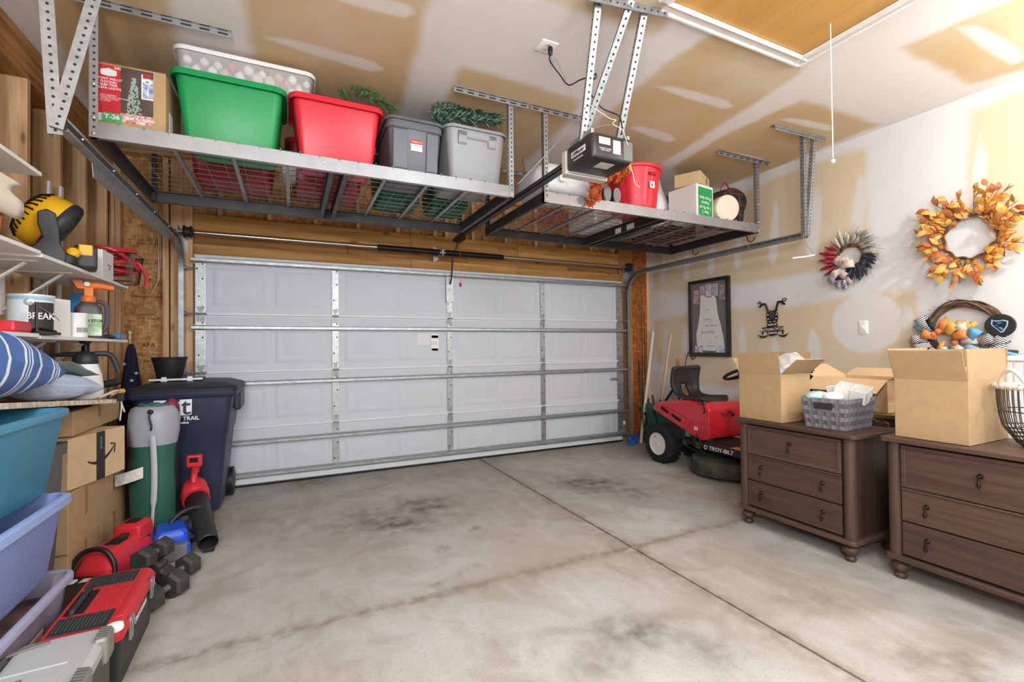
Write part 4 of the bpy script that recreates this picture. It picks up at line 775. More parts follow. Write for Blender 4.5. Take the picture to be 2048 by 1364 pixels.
o = wire('string_light_coil', 'tangled green string lights heaped above the red tub', [(2.93+.15*math.cos(i*1.9)*(.5+.5*((i*7) % 5)/4), 3.42+.12*math.sin(i*1.9)*(.5+.5*((i*3) % 5)/4), ZD+.405+.035*((i*13) % 7)/6) for i in range(46)], .004, M('light_string_green', '3a5a4a', .6, var=(60, .8), col2='c9d6cc'), 'string lights')
b = MB(); b.bx(2.72, 3.1, 3.78, 4.3, ZD+.33, ZD+.40); b.bx(2.74, 3.08, 3.8, 4.28, ZD, ZD+.33); tag(b.obj('lidded_tote', [m_cw], None, None, bevel=.012), 'white lidded tote at the back behind round red tub', 'tote')
# white garbage bag
sack('garbage_bag', 'tall white garbage bag slumped behind the round red tub', 'bag', (3.375, 3.70, ZD+.004), [(.05, 0), (.17, .0), (.235, .04), (.25, .12), (.22, .24), (.18, .35), (.14, .44), (.10, .51), (.03, .545)], m_bagw, .92, .42, .045, 7, sc=7)
# white carton with green print, tan box on top
gb = thing('printed_carton', 'white carton with green panel printed upside down', 'box', (3.635, 3.42, ZD+.002), math.radians(8)); b = MB(); b.bx(-.135, .135, -.16, .16, 0, .325); b.obj('carton', M('carton_white', 'dedfda', .6), gb, None, bevel=.003)
b = MB(); b.bx(-.105, .118, -.1615, -.1602, .025, .30); b.obj('green_print', M('print_green2', '1f9350', .5), gb, None)
text('carton_lettering', 'Size 2\n1 in Pk of\nAssort\nPress box', .046, m_pw, gb, frame_on((.005, -.162, .13), (-1, 0, 0), (0, 0, -1)), align='CENTER')
tb_ = thing('small_box', 'small tan box with oval hand hole on top of white carton', 'box', (3.66, 3.42, ZD+.33), math.radians(28)); b = MB(); b.bx(-.17, .17, -.125, .125, 0, .125); b.obj('carton', M('card_cream', 'c8b083', .8, var=(12, .1)), tb_, None, bevel=.004); b = MB(); b.prism([(x, y) for x, y in rrect(.026, .062, .013)], 0, .0008, frame_on((.05, -.1258, .07), (1, 0, 0), (0, 0, 1))); b.obj('hand_hole', M('hole_brown', '4a3525', .9), tb_, None)
# cream round drum and tartan bag
dr = thing('round_hat_box', 'cream round fabric box standing on edge by tartan bag', 'box', (3.94, 3.28, ZD+.132)); b = MB(); b.lathe([(.118, -.06), (.128, -.055), (.13, 0), (.13, .055), (.125, .062), (.1, .066), (.02, .068)], 40, RD(-14, 'Z') @ RD(96, 'X')); b.obj('drum', M('fabric_cream', 'ddd3bf', .85, bump=(80, .1)), dr, 40)
tp_ = plaid('tartan', '1d241f', '2c3a30', '8c2f2a', 9.); tbg = thing('tartan_bag', 'dark tartan fabric bag bulging beside the rack post', 'bag', (4.13, 3.475, ZD+.004)); b = MB(); b.loft([[(x+.02*k, y, z) for x, y in rrect(w, d, .1, 6)] for k, (w, d, z) in enumerate(((.36, .24, 0), (.40, .27, .03), (.42, .27, .1), (.38, .26, .18), (.42, .27, .26), (.38, .25, .35), (.28, .2, .41), (.1, .1, .43)))]); o = b.obj('bag_body', tp_, tbg, 60, sub=1); wobble(o, .03, 6, 8)
b = MB(); b.tube(smooth([(-.1, -.12, .36), (-.06, -.15, .33), (-.02, -.15, .25)], 5), .012, 6, flat=.4); b.tube(smooth([(-.16, -.12, .32), (-.1, -.13, .43), (-.03, -.13, .38)], 5), .010, 6, flat=.4); b.obj('strap', M('strap_red', '8e3a30', .8), tbg)
# items seen from below through the wire
b = MB()
for i in range(1100): p = Vector((2.40+random.uniform(-.24, .24), 4.0+random.uniform(-.24, .27), ZD+.03+random.random()*.05)); d = Vector((random.gauss(0, 1), random.gauss(0, 1), random.gauss(0, .5))).normalized()*.03; s_ = d.cross(Vector((0, 0, 1))).normalized()*.003; b.add([p-s_, p+s_, p+d+s_, p+d-s_], [(0, 1, 2, 3)])
tn = tag(b.obj('tinsel_garland', M('tinsel_red', 'c0384e', .35, .3), None, None), 'red tinsel garland lying on the wire deck by opener rail', 'garland', kind='stuff')
b = MB(); b.bx(3.12, 3.55, 3.86, 4.30, ZD, ZD+.3); tag(b.obj('storage_box', M('box_olive', '4b5a48', .6, var=(9, .6), col2='b8b3a4'), None, None, bevel=.01), 'olive and grey storage box behind garbage bag', 'box')
b = MB(); b.bx(3.62, 4.2, 3.88, 4.32, ZD, ZD+.22); tag(b.obj('storage_box', M('box_tartan_lid', '3b1d1e', .6, var=(14, .7), col2='7e2326'), None, None, bevel=.01), 'dark red storage box at the back under tartan bag', 'box')
hb = thing('berry_spray', 'sprig of red berries and pine hanging between the two racks', 'decoration', tuple(P(1052, 390, Y=3.9)))
for i in range(7): b = MB(); b.sph((random.gauss(0, .03), random.gauss(0, .02), random.gauss(0, .03)), .016, 10, 7); b.obj('berry', M('berry_red', '8e1822', .25), hb)
b = MB(); needles(b, [(0.15, 0, -.02), (0, 0, 0), (-.12, 0, -.04)], 160, .05, .002, 5); g_ = b.obj('needles', [m_nd4, m_nd], hb, None); g_['kind'] = 'stuff'; b = MB(); b.tube([(.16, .0, -.02), (0, 0, .0), (-.12, 0, -.04)], .005, 5); b.tube([(0, 0, 0), (0.0, .02, .2), (-.02, .03, 3.12-hb.location.z)], .003, 5); b.obj('stem', M('garland_wire'), hb)
# ============================================================ RIGHT SIDE: DRESSERS AND WHAT STANDS ON THEM
m_walnut = wood('walnut', '5a443a', '47342b', 'X', 1.2, .5, False); m_walv = wood('walnut_upright', '554036', '433128', 'Z', 1.2, .5, False); m_bronze = M('bronze', '3a2e28', .35, .8); m_gap = M('shadow_gap', '120d0b', .9)
def dresser(label, x0, yl, wd, dp=.50, h=.765):
    """x0 front plane, yl the photo-left end; local x runs to the photo's right, y to the wall"""
    t = thing('dresser', label, 'dresser', (x0, yl-wd/2, 0), -PI/2); W = wd/2; zb = .105
    b = MB(); b.bx(-W+.02, W-.02, .03, dp-.01, zb+.03, h-.03); b.obj('carcass', m_walv, t, None)
    b = MB(); pl = [(x, y+dp/2-.005) for x, y in rrect(wd+.05, dp+.035, .03, 5)]; b.prism(pl, h-.026, h); b.obj('top', m_walnut, t, 40, bevel=.006)
    b = MB(); pl = [(x, y+dp/2) for x, y in rrect(wd+.022, dp+.02, .03, 5)]; b.prism(pl, zb, zb+.03); b.obj('base_moulding', m_walnut, t, 40, bevel=.007)
    for s in (-1, 1):
        b = MB(); b.lathe([(.034, zb+.03), (.034, h-.026)], 20, T(s*(W-.034), .036, 0)); b.obj('corner_post', m_walv, t, 40)
        b = MB(); b.bx(s*W-(.03 if s > 0 else 0), s*W+(0 if s > 0 else .03), dp-.07, dp-.005, zb+.03, h-.026); b.obj('back_post', m_walv, t, None, bevel=.004)
        for y in (.045, dp-.05):
            b = MB(); b.lathe([(.024, 0), (.03, .012), (.03, .022), (.02, .032), (.022, .038), (.042, .052), (.046, .068), (.038, .086), (.022, .094), (.034, .1), (.034, zb)], 24, T(s*(W-.045), y, 0)); b.obj('bun_foot', m_walv, t, 60)
    zs = [zb+.04, zb+.225, zb+.41, h-.034]; hx = W-.072
    for i, (a, c) in enumerate(zip(zs, zs[1:])):
        top = i == 2; za, zc = a+.004, c-(.014 if i == 1 else .004); b = MB()
        if top:
            b.bx(-hx, hx, .012, .04, za, zc); b.bx(-hx, hx, .004, .014, za, za+.022); b.bx(-hx, hx, .004, .014, zc-.02, zc); b.bx(-hx, -hx+.022, .004, .014, za+.022, zc-.02); b.bx(hx-.022, hx, .004, .014, za+.022, zc-.02)
        else: b.bx(-hx, hx, .008, .04, za, zc)
        dw = b.obj('drawer', m_walnut, t, None, bevel=.002, seg=1)
        for x in ((0,) if top else (-hx*.66, hx*.66)):
            z = (za+zc)/2+.02; y = .008; pu = MB(); pu.lathe([(.013, 0), (.012, .006), (.006, .01), (.005, .018)], 14, T(x, y, z) @ RD(90, 'X')); pu.sph((x, y-.02, z), (.007, .007, .007), 10, 6)
            pu.lathe([(.002, -.056), (.006, -.052), (.0095, -.044), (.008, -.034), (.004, -.02), (.003, -.004)], 12, T(x, y-.02, z)); pu.obj('drop_pull', m_bronze, dw, 50)
    b = MB()
    for a in (zs[1], zs[2], zs[3]): b.bx(-hx, hx, .02, .035, a-.016, a+.006)
    b.bx(-hx-.006, hx+.006, .022, .036, zs[0]-.006, zs[3]); b.obj('drawer_gap_shade', m_gap, t, None)  # near-black board and strips paint the shade seen between the drawers
    b = MB(); b.bx(-hx, hx, .003, .04, zs[2]-.013, zs[2]-.001); b.obj('drawer_rail', m_walnut, t, None, bevel=.003); return t
dresser('dark walnut dresser with bun feet nearer the mower, carrying grey woven basket', 3.0, 2.405, .78)
dresser('dark walnut dresser cut by the photo edge, carrying the wire basket', 3.035, 1.475, .80, .50, .785)
def open_box(name, label, loc, rz, w, d, h, mat, flaps, fl=None, group=None, inner=None, th=.005):
    """open carton; flaps = {'f','b','l','r': angle from upright, outward positive}"""
    t = thing(name, label, 'box', loc, rz, group); b = MB(); W, D = w/2, d/2
    b.loft([[(x, y, z) for x, y in ((-X, -Y), (X, -Y), (X, Y), (-X, Y))] for X, Y, z in ((W, D, 0), (W, D, h), (W-th, D-th, h), (W-th, D-th, th))]); b.obj('carton', mat, t, None, bevel=.002, seg=1)
    for k, ang in flaps.items():
        L, depth = (w, d/2) if k in 'fb' else (d, min(w/2, d/2)); depth = (fl or {}).get(k, depth); a = math.radians(ang)
        b = MB(); b.bx(-L/2+.002, L/2-.002, -th/2, th/2, 0, depth)
        m = {'f': T(0, -D+th/2, h), 'b': T(0, D-th/2, h) @ RD(180), 'l': T(-W+th/2, 0, h) @ RD(-90), 'r': T(W-th/2, 0, h) @ RD(90)}[k] @ R(a, 'X'); o = b.obj('flap', inner or mat, t, None); o.matrix_local = m
    return t
m_kraft = M('kraft', 'b4966e', .85, var=(18, .08), bump=(90, .05)); m_kraftl = M('kraft_light', 'd0b088', .85, var=(18, .08))
open_box('cardboard_box', 'open cardboard box on the dresser in front of steering wheel', (3.20, 2.255, .767), -PI/2, .33, .32, .335, m_kraft, {'f': 8, 'r': 48, 'b': 10, 'l': 30}, {'f': .15, 'r': .155, 'b': .15, 'l': .12}, 'open moving boxes')
open_box('cardboard_box', 'large open cardboard box on dresser nearest the wire basket', (3.30, 1.285, .787), -PI/2, .32, .44, .325, m_kraft, {'f': 22, 'r': -2, 'b': 8, 'l': 12}, {'f': .17, 'r': .165, 'b': .16, 'l': .17}, 'open moving boxes')
open_box('cardboard_box', 'tan cardboard box with drooping flaps on cabinet behind basket', (3.86, 2.00, .832), math.radians(-91), .50, .40, .225, m_kraftl, {'f': 122, 'r': 62, 'b': 70, 'l': 60}, {'f': .16, 'r': .17, 'b': .16, 'l': .17}, 'open moving boxes')
# things in the boxes
def crumple(name, label, cat, loc, s, mat, seed, amp=.3, rot=(0, 0, 0), sub=1):
    b = MB(); b.sph((0, 0, 0), s, 14, 10); o = b.obj(name, mat, None, 60, sub=sub); wobble(o, amp*min(s), 1.6/max(s), seed); wobble(o, amp*.5*min(s), 4/max(s), seed+2); o.location = loc; o.rotation_euler = rot; return tag(o, label, cat)
m_film = M('plastic_film', 'eef0f2', .15, alpha=.35, bump=(30, .6), spec=.8)
crumple('plastic_wrap', 'shiny clear plastic wrap bunched in box by the mower', 'plastic wrap', (3.25, 2.16, 1.155), (.1, .09, .095), m_film, 3, .5)
crumple('cloth', 'blue and white printed cloth inside the box by mower', 'cloth', (3.20, 2.19, 1.09), (.10, .08, .07), M('cloth_bluewhite', 'dfe3ea', .8, var=(16, .7), col2='5f7fb8'), 5, .3)
crumple('folded_paper', 'white folded paper showing inside the large open box', 'paper', (3.28, 1.19, 1.13), (.10, .06, .05), M('paper_white', 'e4e6ee', .7), 6, .25)
crumple('packing_bundle', 'orange-brown packed bundle down inside the large box', 'bundle', (3.34, 1.24, 1.08), (.13, .1, .05), M('bundle_brown', 'b98257', .8), 8, .25)
# cabinet behind, carrying the tan box
cab = thing('sideboard', 'olive brown wooden sideboard half hidden behind the dressers', 'sideboard', (3.62, 2.00, 0), -PI/2); b = MB(); b.bx(-.42, .42, 0.0, .52, .07, .80); b.obj('carcass', wood('oak_olive', '6d5b3c', '524228', 'X', 1., .6, False), cab, None, bevel=.004); b = MB(); b.bx(-.44, .44, -.02, .54, .80, .83); b.obj('top', M('board_olive', '7d6a45', .6, var=(9, .25)), cab, None, bevel=.005)
for sx in (-.38, .38):
    for sy in (.05, .46): b = MB(); b.bx(sx-.03, sx+.03, sy-.03, sy+.03, 0, .07); b.obj('foot', m_walv, cab, None)
gl = thing('gallery_rail', 'scrolled wooden rail lying behind the grey woven basket', 'rail', (3.515, 1.69, .7655)); b = MB(); pr = [(0, 0), (.2, 0), (.2, .02)]+[(.2-.2*i/12, .025+.035*(.5-.5*math.cos(PI*i/12))+.006*math.sin(i*1.3)) for i in range(13)]; b.prism(pr, 0, .018, frame_on((.0, .19, 0), (0, -1, 0), (0, 0, 1))); b.obj('scroll', m_walnut, gl, 40, bevel=.003)
b = MB(); b.bx(4.27, 4.60, .62, 1.40, 0, 1.185); wc = thing('beadboard_cabinet', 'white beadboard cabinet against wall behind the wire basket', 'cabinet'); b.obj('body', m_white, wc, None)
for i in range(15): y = .64+.05*i; b = MB(); b.bx(4.262, 4.272, y, y+.044, .04, 1.17); b.obj('bead_board', m_white, wc, None, bevel=.004)
b = MB(); b.bx(4.25, 4.61, .60, 1.42, 1.185, 1.215); b.obj('cap', m_white, wc, None, bevel=.006)
# ---- grey woven basket
wbk = thing('woven_basket', 'grey woven strap basket full of odds and ends', 'basket', (3.255, 1.845, .767), -PI/2 + math.radians(4)); m_st1 = M('strap_grey', '6c6b71', .6, var=(120, .35), stretch=(1, 1, 1)); m_st2 = M('strap_pale', '84838a', .6, var=(120, .35))
bw, bd, bh = .27, .37, .195
def per(k, s):
    """point on the basket outline at fraction s, height fraction k; and the outward normal"""
    w_, d_ = bw*(.86+.14*k), bd*(.9+.1*k); Lp = 2*(w_+d_); q = s*Lp
    if q < w_: return Vector((-w_/2+q, -d_/2, 0)), Vector((0, -1, 0))
    q -= w_
    if q < d_: return Vector((w_/2, -d_/2+q, 0)), Vector((1, 0, 0))
    q -= d_
    if q < w_: return Vector((w_/2-q, d_/2, 0)), Vector((0, 1, 0))
    q -= w_; return Vector((-w_/2, d_/2-q, 0)), Vector((-1, 0, 0))
NV = 46
for r_ in range(7):
    b = MB(); k0, k1 = (r_+.03)/7, (r_+.97)/7; ring = []; n = NV*4
    for j in range(n):
        s_ = (j+.5)/n; o_ = .0035*(1 if math.sin(2*PI*(s_*NV/2)+PI*r_) > 0 else -1)*min(1, 1.6*abs(math.sin(2*PI*(s_*NV/2)+PI*r_))); row = []
        for k in (k0, k1):
            p, nr = per(k, s_); row.append(p+nr*o_+Vector((0, 0, bh*k)))
        ring.append(row)
    vs = [p for row in ring for p in row]; b.add(vs, [(2*j, 2*((j+1) % n), 2*((j+1) % n)+1, 2*j+1) for j in range(n)]); b.obj('weave_band', m_st1 if r_ % 2 else m_st2, wbk, None, solid=.002)
for j in range(NV):
    s0, s1 = (j+.06)/NV, (j+.94)/NV; b = MB(); vs = []
    for k in np.linspace(0, 1, 15): vs += [per(k, s0)[0]+Vector((0, 0, bh*k)), per(k, s1)[0]+Vector((0, 0, bh*k))]
    b.add(vs, [(2*i, 2*i+1, 2*i+3, 2*i+2) for i in range(14)]); b.obj('upright_strap', m_st2 if j % 2 else m_st1, wbk, None, solid=.0018)
b = MB(); b.bx(-bw*.42, bw*.42, -bd*.44, bd*.44, .004, .012); b.obj('bottom', m_st1, wbk, None); b = MB(); b.bx(-.055, .055, -bd*.5-.002, -bd*.5+.012, .125, .165); o = b.obj('hand_hole', M('hole_dark', '2b2a2d', .9), wbk, None)
crumple('plastic_bag', 'crumpled pale teal plastic bag in the woven basket', 'bag', (3.16, 1.925, .962), (.11, .07, .035), M('film_teal', 'a9cfc9', .25, bump=(30, .4)), 12, .4, (0, 0, .3)); crumple('tissue_paper', 'white tissue paper bunched in the woven basket', 'paper', (3.17, 1.83, .965), (.08, .06, .035), M('tissue', 'e6e6e8', .6, bump=(30, .3)), 14, .4)
dv = thing('divided_box', 'white divided drawer organiser tilted in woven basket', 'organiser', (3.33, 1.80, .945), math.radians(-70)); dv.rotation_euler = (math.radians(14), math.radians(10), math.radians(-75))
b = MB()
for q in ((-.09, .09, -.07, -.066, 0, .085), (-.09, .09, .066, .07, 0, .085), (-.09, -.086, -.07, .07, 0, .085), (.086, .09, -.07, .07, 0, .085), (-.005, -.001, -.07, .07, 0, .08), (-.09, .09, -.07, .07, 0, .004)): b.bx(*q)
b.obj('divider_tray', m_white, dv, None)
sp_ = thing('spray_bottle', 'white trigger sprayer head beside a dark purple bottle', 'spray bottle', (3.43, 1.99, .767)); b = MB(); b.lathe([(.035, 0), (.038, .01), (.038, .13), (.02, .175), (.014, .18), (.014, .2)], 16); b.obj('bottle', M('bottle_purple', '2f2438', .3), sp_); b = MB(); b.prism([(-.02, 0), (.02, 0), (.03, .02), (.085, .018), (.1, .03), (.085, .045), (0, .05), (-.03, .04)], -.016, .016, frame_on((0, 0, .2), (.3, -.95, 0), (0, 0, 1))); b.obj('trigger_head', m_white, sp_, None, bevel=.004)
b = MB(); b.bx(3.60, 3.72, 2.285, 2.37, .832, 1.10); mm = thing('mesh_bin', 'black wire mesh bin beside the drooping-flap box', 'bin'); b.obj('body', M('mesh_black', '242428', .6, bump=(120, .8)), mm, None, bevel=.01)
for z in (.86, .93, 1.0, 1.07, 1.1): b = MB(); b.tube([(3.597, 2.28, z), (3.723, 2.28, z), (3.723, 2.373, z), (3.597, 2.373, z)], .004, 5, closed=True); b.obj('wire_ring', m_black, mm)
nb = thing('notebook', 'dark blue notebook lying between the two dressers', 'notebook', (3.60, 1.53, .451)); b = MB(); b.bx(-.08, .08, -.05, .05, 0, .02); b.obj('cover', M('cover_navy', '20284a', .6), nb, None, bevel=.003); b = MB(); b.bx(-.078, .081, -.048, .051, .004, .016); b.obj('pages', m_white, nb, None)
st_ = thing('storage_stand', 'low dark wooden stand wedged between the dressers', 'stand', (3.66, 1.527, 0)); b = MB(); b.bx(-.17, .17, -.022, .022, .02, .45); b.obj('body', m_walv, st_, None); b = MB(); b.bx(-.18, .18, -.025, .025, 0, .02); b.obj('base', m_walv, st_, None)
# ---- wire basket with rope rim
wb = thing('wire_basket', 'tall wire basket with white rope rim, beside large cardboard box', 'basket', (3.33, .93, .787)); m_wire = M('basket_wire', '55504c', .4, .7); H = .30
prof = [(.075, 0), (.1, .02), (.125, .06), (.15, .1), (.162, .16), (.168, .23), (.17, H)]
for i in range(44): a = 2*PI*i/44; b = MB() if i == 0 else b; b.tube([(r_*math.cos(a), r_*math.sin(a), z) for r_, z in prof], .0024, 5)
b.obj('upright_wire', m_wire, wb)['kind'] = 'stuff'
for r_, z in ((.075, .003), (.088, .01), (.1, .02), (.113, .04), (.125, .06), (.138, .08), (.15, .1), (.164, .18)): b = MB(); b.tube([(r_*math.cos(a), r_*math.sin(a), z) for a in np.linspace(0, 2*PI, 40, endpoint=False)], .003, 5, closed=True); b.obj('ring_wire', m_wire, wb)
b = MB(); b.lathe([(.02, 0), (.075, 0), (.075, .004), (.02, .004)], 24); b.obj('wire_bottom', m_wire, wb, 40)
b = MB(); n = 90; b.tube([((.172+.003*math.cos(a*30))*math.cos(a), (.172+.003*math.cos(a*30))*math.sin(a), H+.004*math.sin(a*30)) for a in np.linspace(0, 2*PI, n, endpoint=False)], .012, 8, closed=True); b.obj('rope_rim', M('rope_white', 'd8d0c2', .9, bump=(90, .5)), wb)
for a0 in (PI*.86, -PI*.14): b = MB(); b.tube(smooth([(.172*math.cos(a0+t), .172*math.sin(a0+t), H+.085*math.sin(PI*(t+.42)/.84)) for t in np.linspace(-.42, .42, 9)], 3), .010, 8); b.obj('rope_handle', M('rope_white'), wb)
crumple('paper_wad', 'crumpled white paper inside the wire basket', 'paper', (3.35, .945, .90), (.07, .07, .045), M('tissue'), 22, .4); rc = thing('remote_case', 'long black case standing in the wire basket', 'case', (3.31, .905, .81)); rc.rotation_euler = (.1, -.1, .3); b = MB(); b.prism([(x, y) for x, y in rrect(.07, .035, .015)], 0, .26); b.obj('case_body', m_black, rc, 40, bevel=.004)
o = crumple('cloth', 'pink and brown cloth low inside wire basket', 'cloth', (3.335, .955, .835), (.045, .045, .035), M('cloth_pink', 'b8958c', .9, var=(20, .4)), 25, .3)
# ============================================================ ON THE RIGHT WALL
def wallm(px, py, off=.0): q = P(px, py, X=XR-off); return frame_on((XR-off, q.y, q.z), (0, -1, 0), (0, 0, 1)), q
# framed tank top
q0, q1 = P(1381, 566, X=XR), P(1464, 711, X=XR); fw, fh = q0.y-q1.y, .95; ctr = Vector((XR, (q0.y+q1.y)/2, 1.645))
fr = thing('picture_frame', 'black framed signed white tank top under small photographs', 'picture frame', m=frame_on((XR-.001, ctr.y, ctr.z), (0, -1, 0), (0, 0, 1))); W, Hh = fw/2, fh/2; m_frm = M('frame_black', '17130f', .35, coat=.3)
for q in ((-W, W, Hh-.045, Hh), (-W, W, -Hh, -Hh+.045), (-W, -W+.042, -Hh+.045, Hh-.045), (W-.042, W, -Hh+.045, Hh-.045)): b = MB(); b.bx(q[0], q[1], q[2], q[3], 0, .045); b.obj('frame_bar', m_frm, fr, None, bevel=.006)
b = MB(); b.bx(-W+.03, W-.03, -Hh+.03, Hh-.03, .002, .008); b.obj('backing', M('mat_dark', '3c3433', .9, var=(4, .2)), fr, None)
b = MB(); ty = [(-.19, -.40), (-.05, -.405), (.10, -.41), (.215, -.39), (.20, -.25), (.165, -.1), (.12, .05), (.105, .17), (.10, .22), (.075, .262), (.05, .262), (.03, .25), (-.01, .245), (-.06, .262), (-.085, .282), (-.115, .284), (-.13, .26), (-.135, .2), (-.145, .05), (-.17, -.08), (-.205, -.2)]
b.prism(ty, .009, .02); o = b.obj('tank_top', M('jersey_white', 'd8d8d4', .9, bump=(30, .3), var=(6, .06)), fr, None, bevel=.006); b = MB(); b.bx(-.165, .14, -.052, -.049, .0195, .021); b.obj('waist_seam', M('seam_grey', 'b4b4b2', .9), fr, None)
for i, (x, y, s, c) in enumerate(((-.03, -.02, .04, 'Lindsay'), (.03, -.1, .034, 'Best Wishes'), (-.02, -.18, .045, 'Jen & Mike'), (.10, -.24, .03, 'Go!'), (.02, -.30, .04, '+'), (-.03, .1, .035, 'B B'), (.02, -.345, .02, 'class signatures'))): text('signature', c, s, M('pen_grey', '6f7276', .8), fr, T(x, y, .0212))
for i, (x, y, h_) in enumerate(((-.205, .27, .17), (-.105, .325, .15), (-.01, .335, .15), (.085, .33, .15), (.19, .29, .17))): b = MB(); b.bx(x-.042, x+.042, y-h_/2, y+h_/2, .009, .011); b.obj('photograph', M(f'photo_{i}', ('c9a2a4', 'bda0b8', '9a7a86', '93806a', 'b291a0')[i], .4, var=(22, .7), col2=('5a2f30', '7e4a44', 'cfc6d2', 'b9b7d6', '4d2d3a')[i]), fr, None)
for x, c in ((-.16, '2d4a74'), (.16, '5a86b4')): b = MB(); b.bx(x-.06, x+.06, -.425, -.345, .0205, .022); b.obj('photograph', M('photo_b'+c, 'd5dade', .4, var=(26, .7), col2=c), fr, None)
b = MB(); b.bx(-W+.04, W-.04, -Hh+.04, Hh-.04, .032, .034); b.obj('glass', M('frame_glass', 'ffffff', .03, alpha=.07, spec=.5), fr, None)
wire('lamp_cord', 'black cord hanging from frame corner down behind the seat', [(XR-.03, ctr.y+W-.09, ctr.z-Hh), (XR-.03, ctr.y+W-.05, ctr.z-Hh-.045), (XR-.03, ctr.y+W-.02, ctr.z-Hh-.0), P(1380, 703, X=XR-.03), P(1374, 712, X=XR-.03), P(1371, 735, X=XR-.03), P(1371, 800, X=XR-.03)], .005, m_black, 'cord')
# cut-steel motorcycle
ba = thing('motorcycle_wall_art', 'black cut-metal motorcycle front with handlebars and banner', 'wall art', m=wallm(1544, 640, .012)[0]); q_ = wallm(1544, 640, .012)[1]
def bp(x, y): p = P(1380+x/7.58, 540+y/7.58, X=XR-.012); return (q_.y-p.y, p.z-q_.z)
def steel(nm, *polys, z=.0, th=.006, mat=None):
    for po in polys: b = MB(); b.prism([bp(*p) for p in po][::-1], z, z+th); b.obj(nm, mat or m_black, ba, None, fixn=True)
def bar2(nm, pts, r): b = MB(); b.tube([(*bp(*p), .004) for p in pts], r, 6); b.obj(nm, m_black, ba, 40)
bar2('handlebar', [(1195, 650), (1175, 590), (1150, 520), (1110, 515), (1060, 560)], .012); bar2('handlebar', [(1305, 630), (1325, 540), (1340, 480), (1390, 480), (1440, 520)], .012); bar2('mirror', [(1085, 530), (1060, 505), (1020, 505), (1050, 475), (1080, 492), (1070, 520)], .005); bar2('mirror', [(1400, 480), (1410, 440), (1440, 425), (1470, 440), (1450, 465), (1410, 470)], .005)
steel('engine', [(1165, 650), (1200, 640), (1210, 615), (1290, 612), (1300, 640), (1335, 650), (1335, 740), (1320, 790), (1335, 850), (1170, 865), (1180, 790), (1165, 740)])
steel('banner', [(1100, 872), (1420, 850), (1420, 975), (1405, 975), (1395, 920), (1120, 935), (1110, 985), (1095, 985)]); steel('shield', [(1170, 940), (1345, 925), (1320, 980), (1255, 1005), (1195, 985)]); steel('stand_hook', [(1030, 985), (1110, 1005), (1190, 985), (1140, 1030), (1085, 1030)], [(1335, 975), (1410, 990), (1495, 960), (1440, 1015), (1380, 1010)])
m_lw = M('cut_out_wall', 'cfc8bf', .8); steel('head_lamp', [(1250+42*math.cos(a), 680+62*math.sin(a)) for a in np.linspace(0, 2*PI, 18, endpoint=False)], z=.006, th=.004, mat=M('lamp_grey', '3d3c3a', .5)); steel('cut_out', [(1175, 672), (1195, 670), (1195, 690), (1175, 692)], [(1308, 662), (1328, 660), (1328, 682), (1308, 684)], [(1178, 735), (1205, 735), (1205, 750), (1180, 752)], [(1296, 728), (1322, 724), (1322, 738), (1298, 742)], [(1205, 775), (1245, 790), (1210, 795)], [(1300, 765), (1262, 785), (1300, 785)], z=.006, th=.001, mat=m_lw)
def bl(x, y): a = bp(x, y); return T(a[0], a[1], .0065)
text('banner_lettering', 'MOTORCYCLES', .038, m_lw, ba, bl(1257, 900) @ RD(3), sx=1.05, bold=.001); text('banner_lettering', 'MAIN ST', .026, m_lw, ba, bl(1255, 828) @ RD(3), bold=.001); text('banner_lettering', 'GARAGE', .026, m_lw, ba, bl(1258, 955) @ RD(3), bold=.001)
# light switch
sw = thing('light_switch', 'white toggle light switch plate within pale round patch', 'light switch', m=wallm(1727, 655)[0]); b = MB(); b.loft([[(x, y, z) for x, y in rrect(.075-k, .125-k, .006)] for z, k in ((0, 0), (.004, 0), (.007, .008))]); b.obj('cover_plate', m_white, sw, 40); b = MB(); b.prism([(-.005, -.012), (.005, -.012), (.005, .012), (-.005, .012)], .006, .009); b.bx(-.004, .004, -.003, .009, .008, .02); b.obj('toggle', m_white, sw, None)
for y in (-.043, .043): b = MB(); b.lathe([(.0035, .006), (.003, .0085)], 8, T(0, y, 0)); b.obj('screw', m_screw, sw)
b = MB(); b.loft([[(x, y, z) for x, y in rrect(.075-k, .12-k, .006)] for z, k in ((0, 0), (.004, 0), (.007, .008))]); wo = thing('wall_outlet', 'small tan outlet plate low on wall near the poles', 'outlet', m=wallm(1357, 727)[0]); b.obj('cover_plate', M('plate_tan', 'b79a6c', .6), wo, 40)
# ---- autumn leaf wreath
def torus_pts(r, n=40): return [(r*math.cos(a), r*math.sin(a)) for a in np.linspace(0, 2*PI, n, endpoint=False)]
wm, _ = wallm(1945, 475, .0); fwz = thing('autumn_wreath', 'large wreath of orange and yellow autumn leaves', 'wreath', m=wm); m_twig = M('twig_brown', '6a4a33', .85)
for r_, z in ((.155, .03), (.165, .042), (.15, .046)): b = MB(); b.tube([((r_+.008*math.sin(5*i))*math.cos(2*PI*i/50), (r_+.008*math.sin(5*i))*1.05*math.sin(2*PI*i/50), z+.006*math.sin(7*i)) for i in range(50)], .007, 6, closed=True); b.obj('vine_ring', m_twig, fwz)
LF = [leaf_mesh('leaf', M(f'autumn_{i}', c, .55, var=(50, .3), col2=c2), 'oval', 1.25) for i, (c, c2) in enumerate((('df9440', 'c8743a'), ('d9ab4e', 'cc9438'), ('c4703a', '9a5630'), ('a89c4a', 'c9ae58'), ('e0a560', 'd08a4a'), ('b06434', '8a4a2c')))]
rw = random.Random(5); tips = []
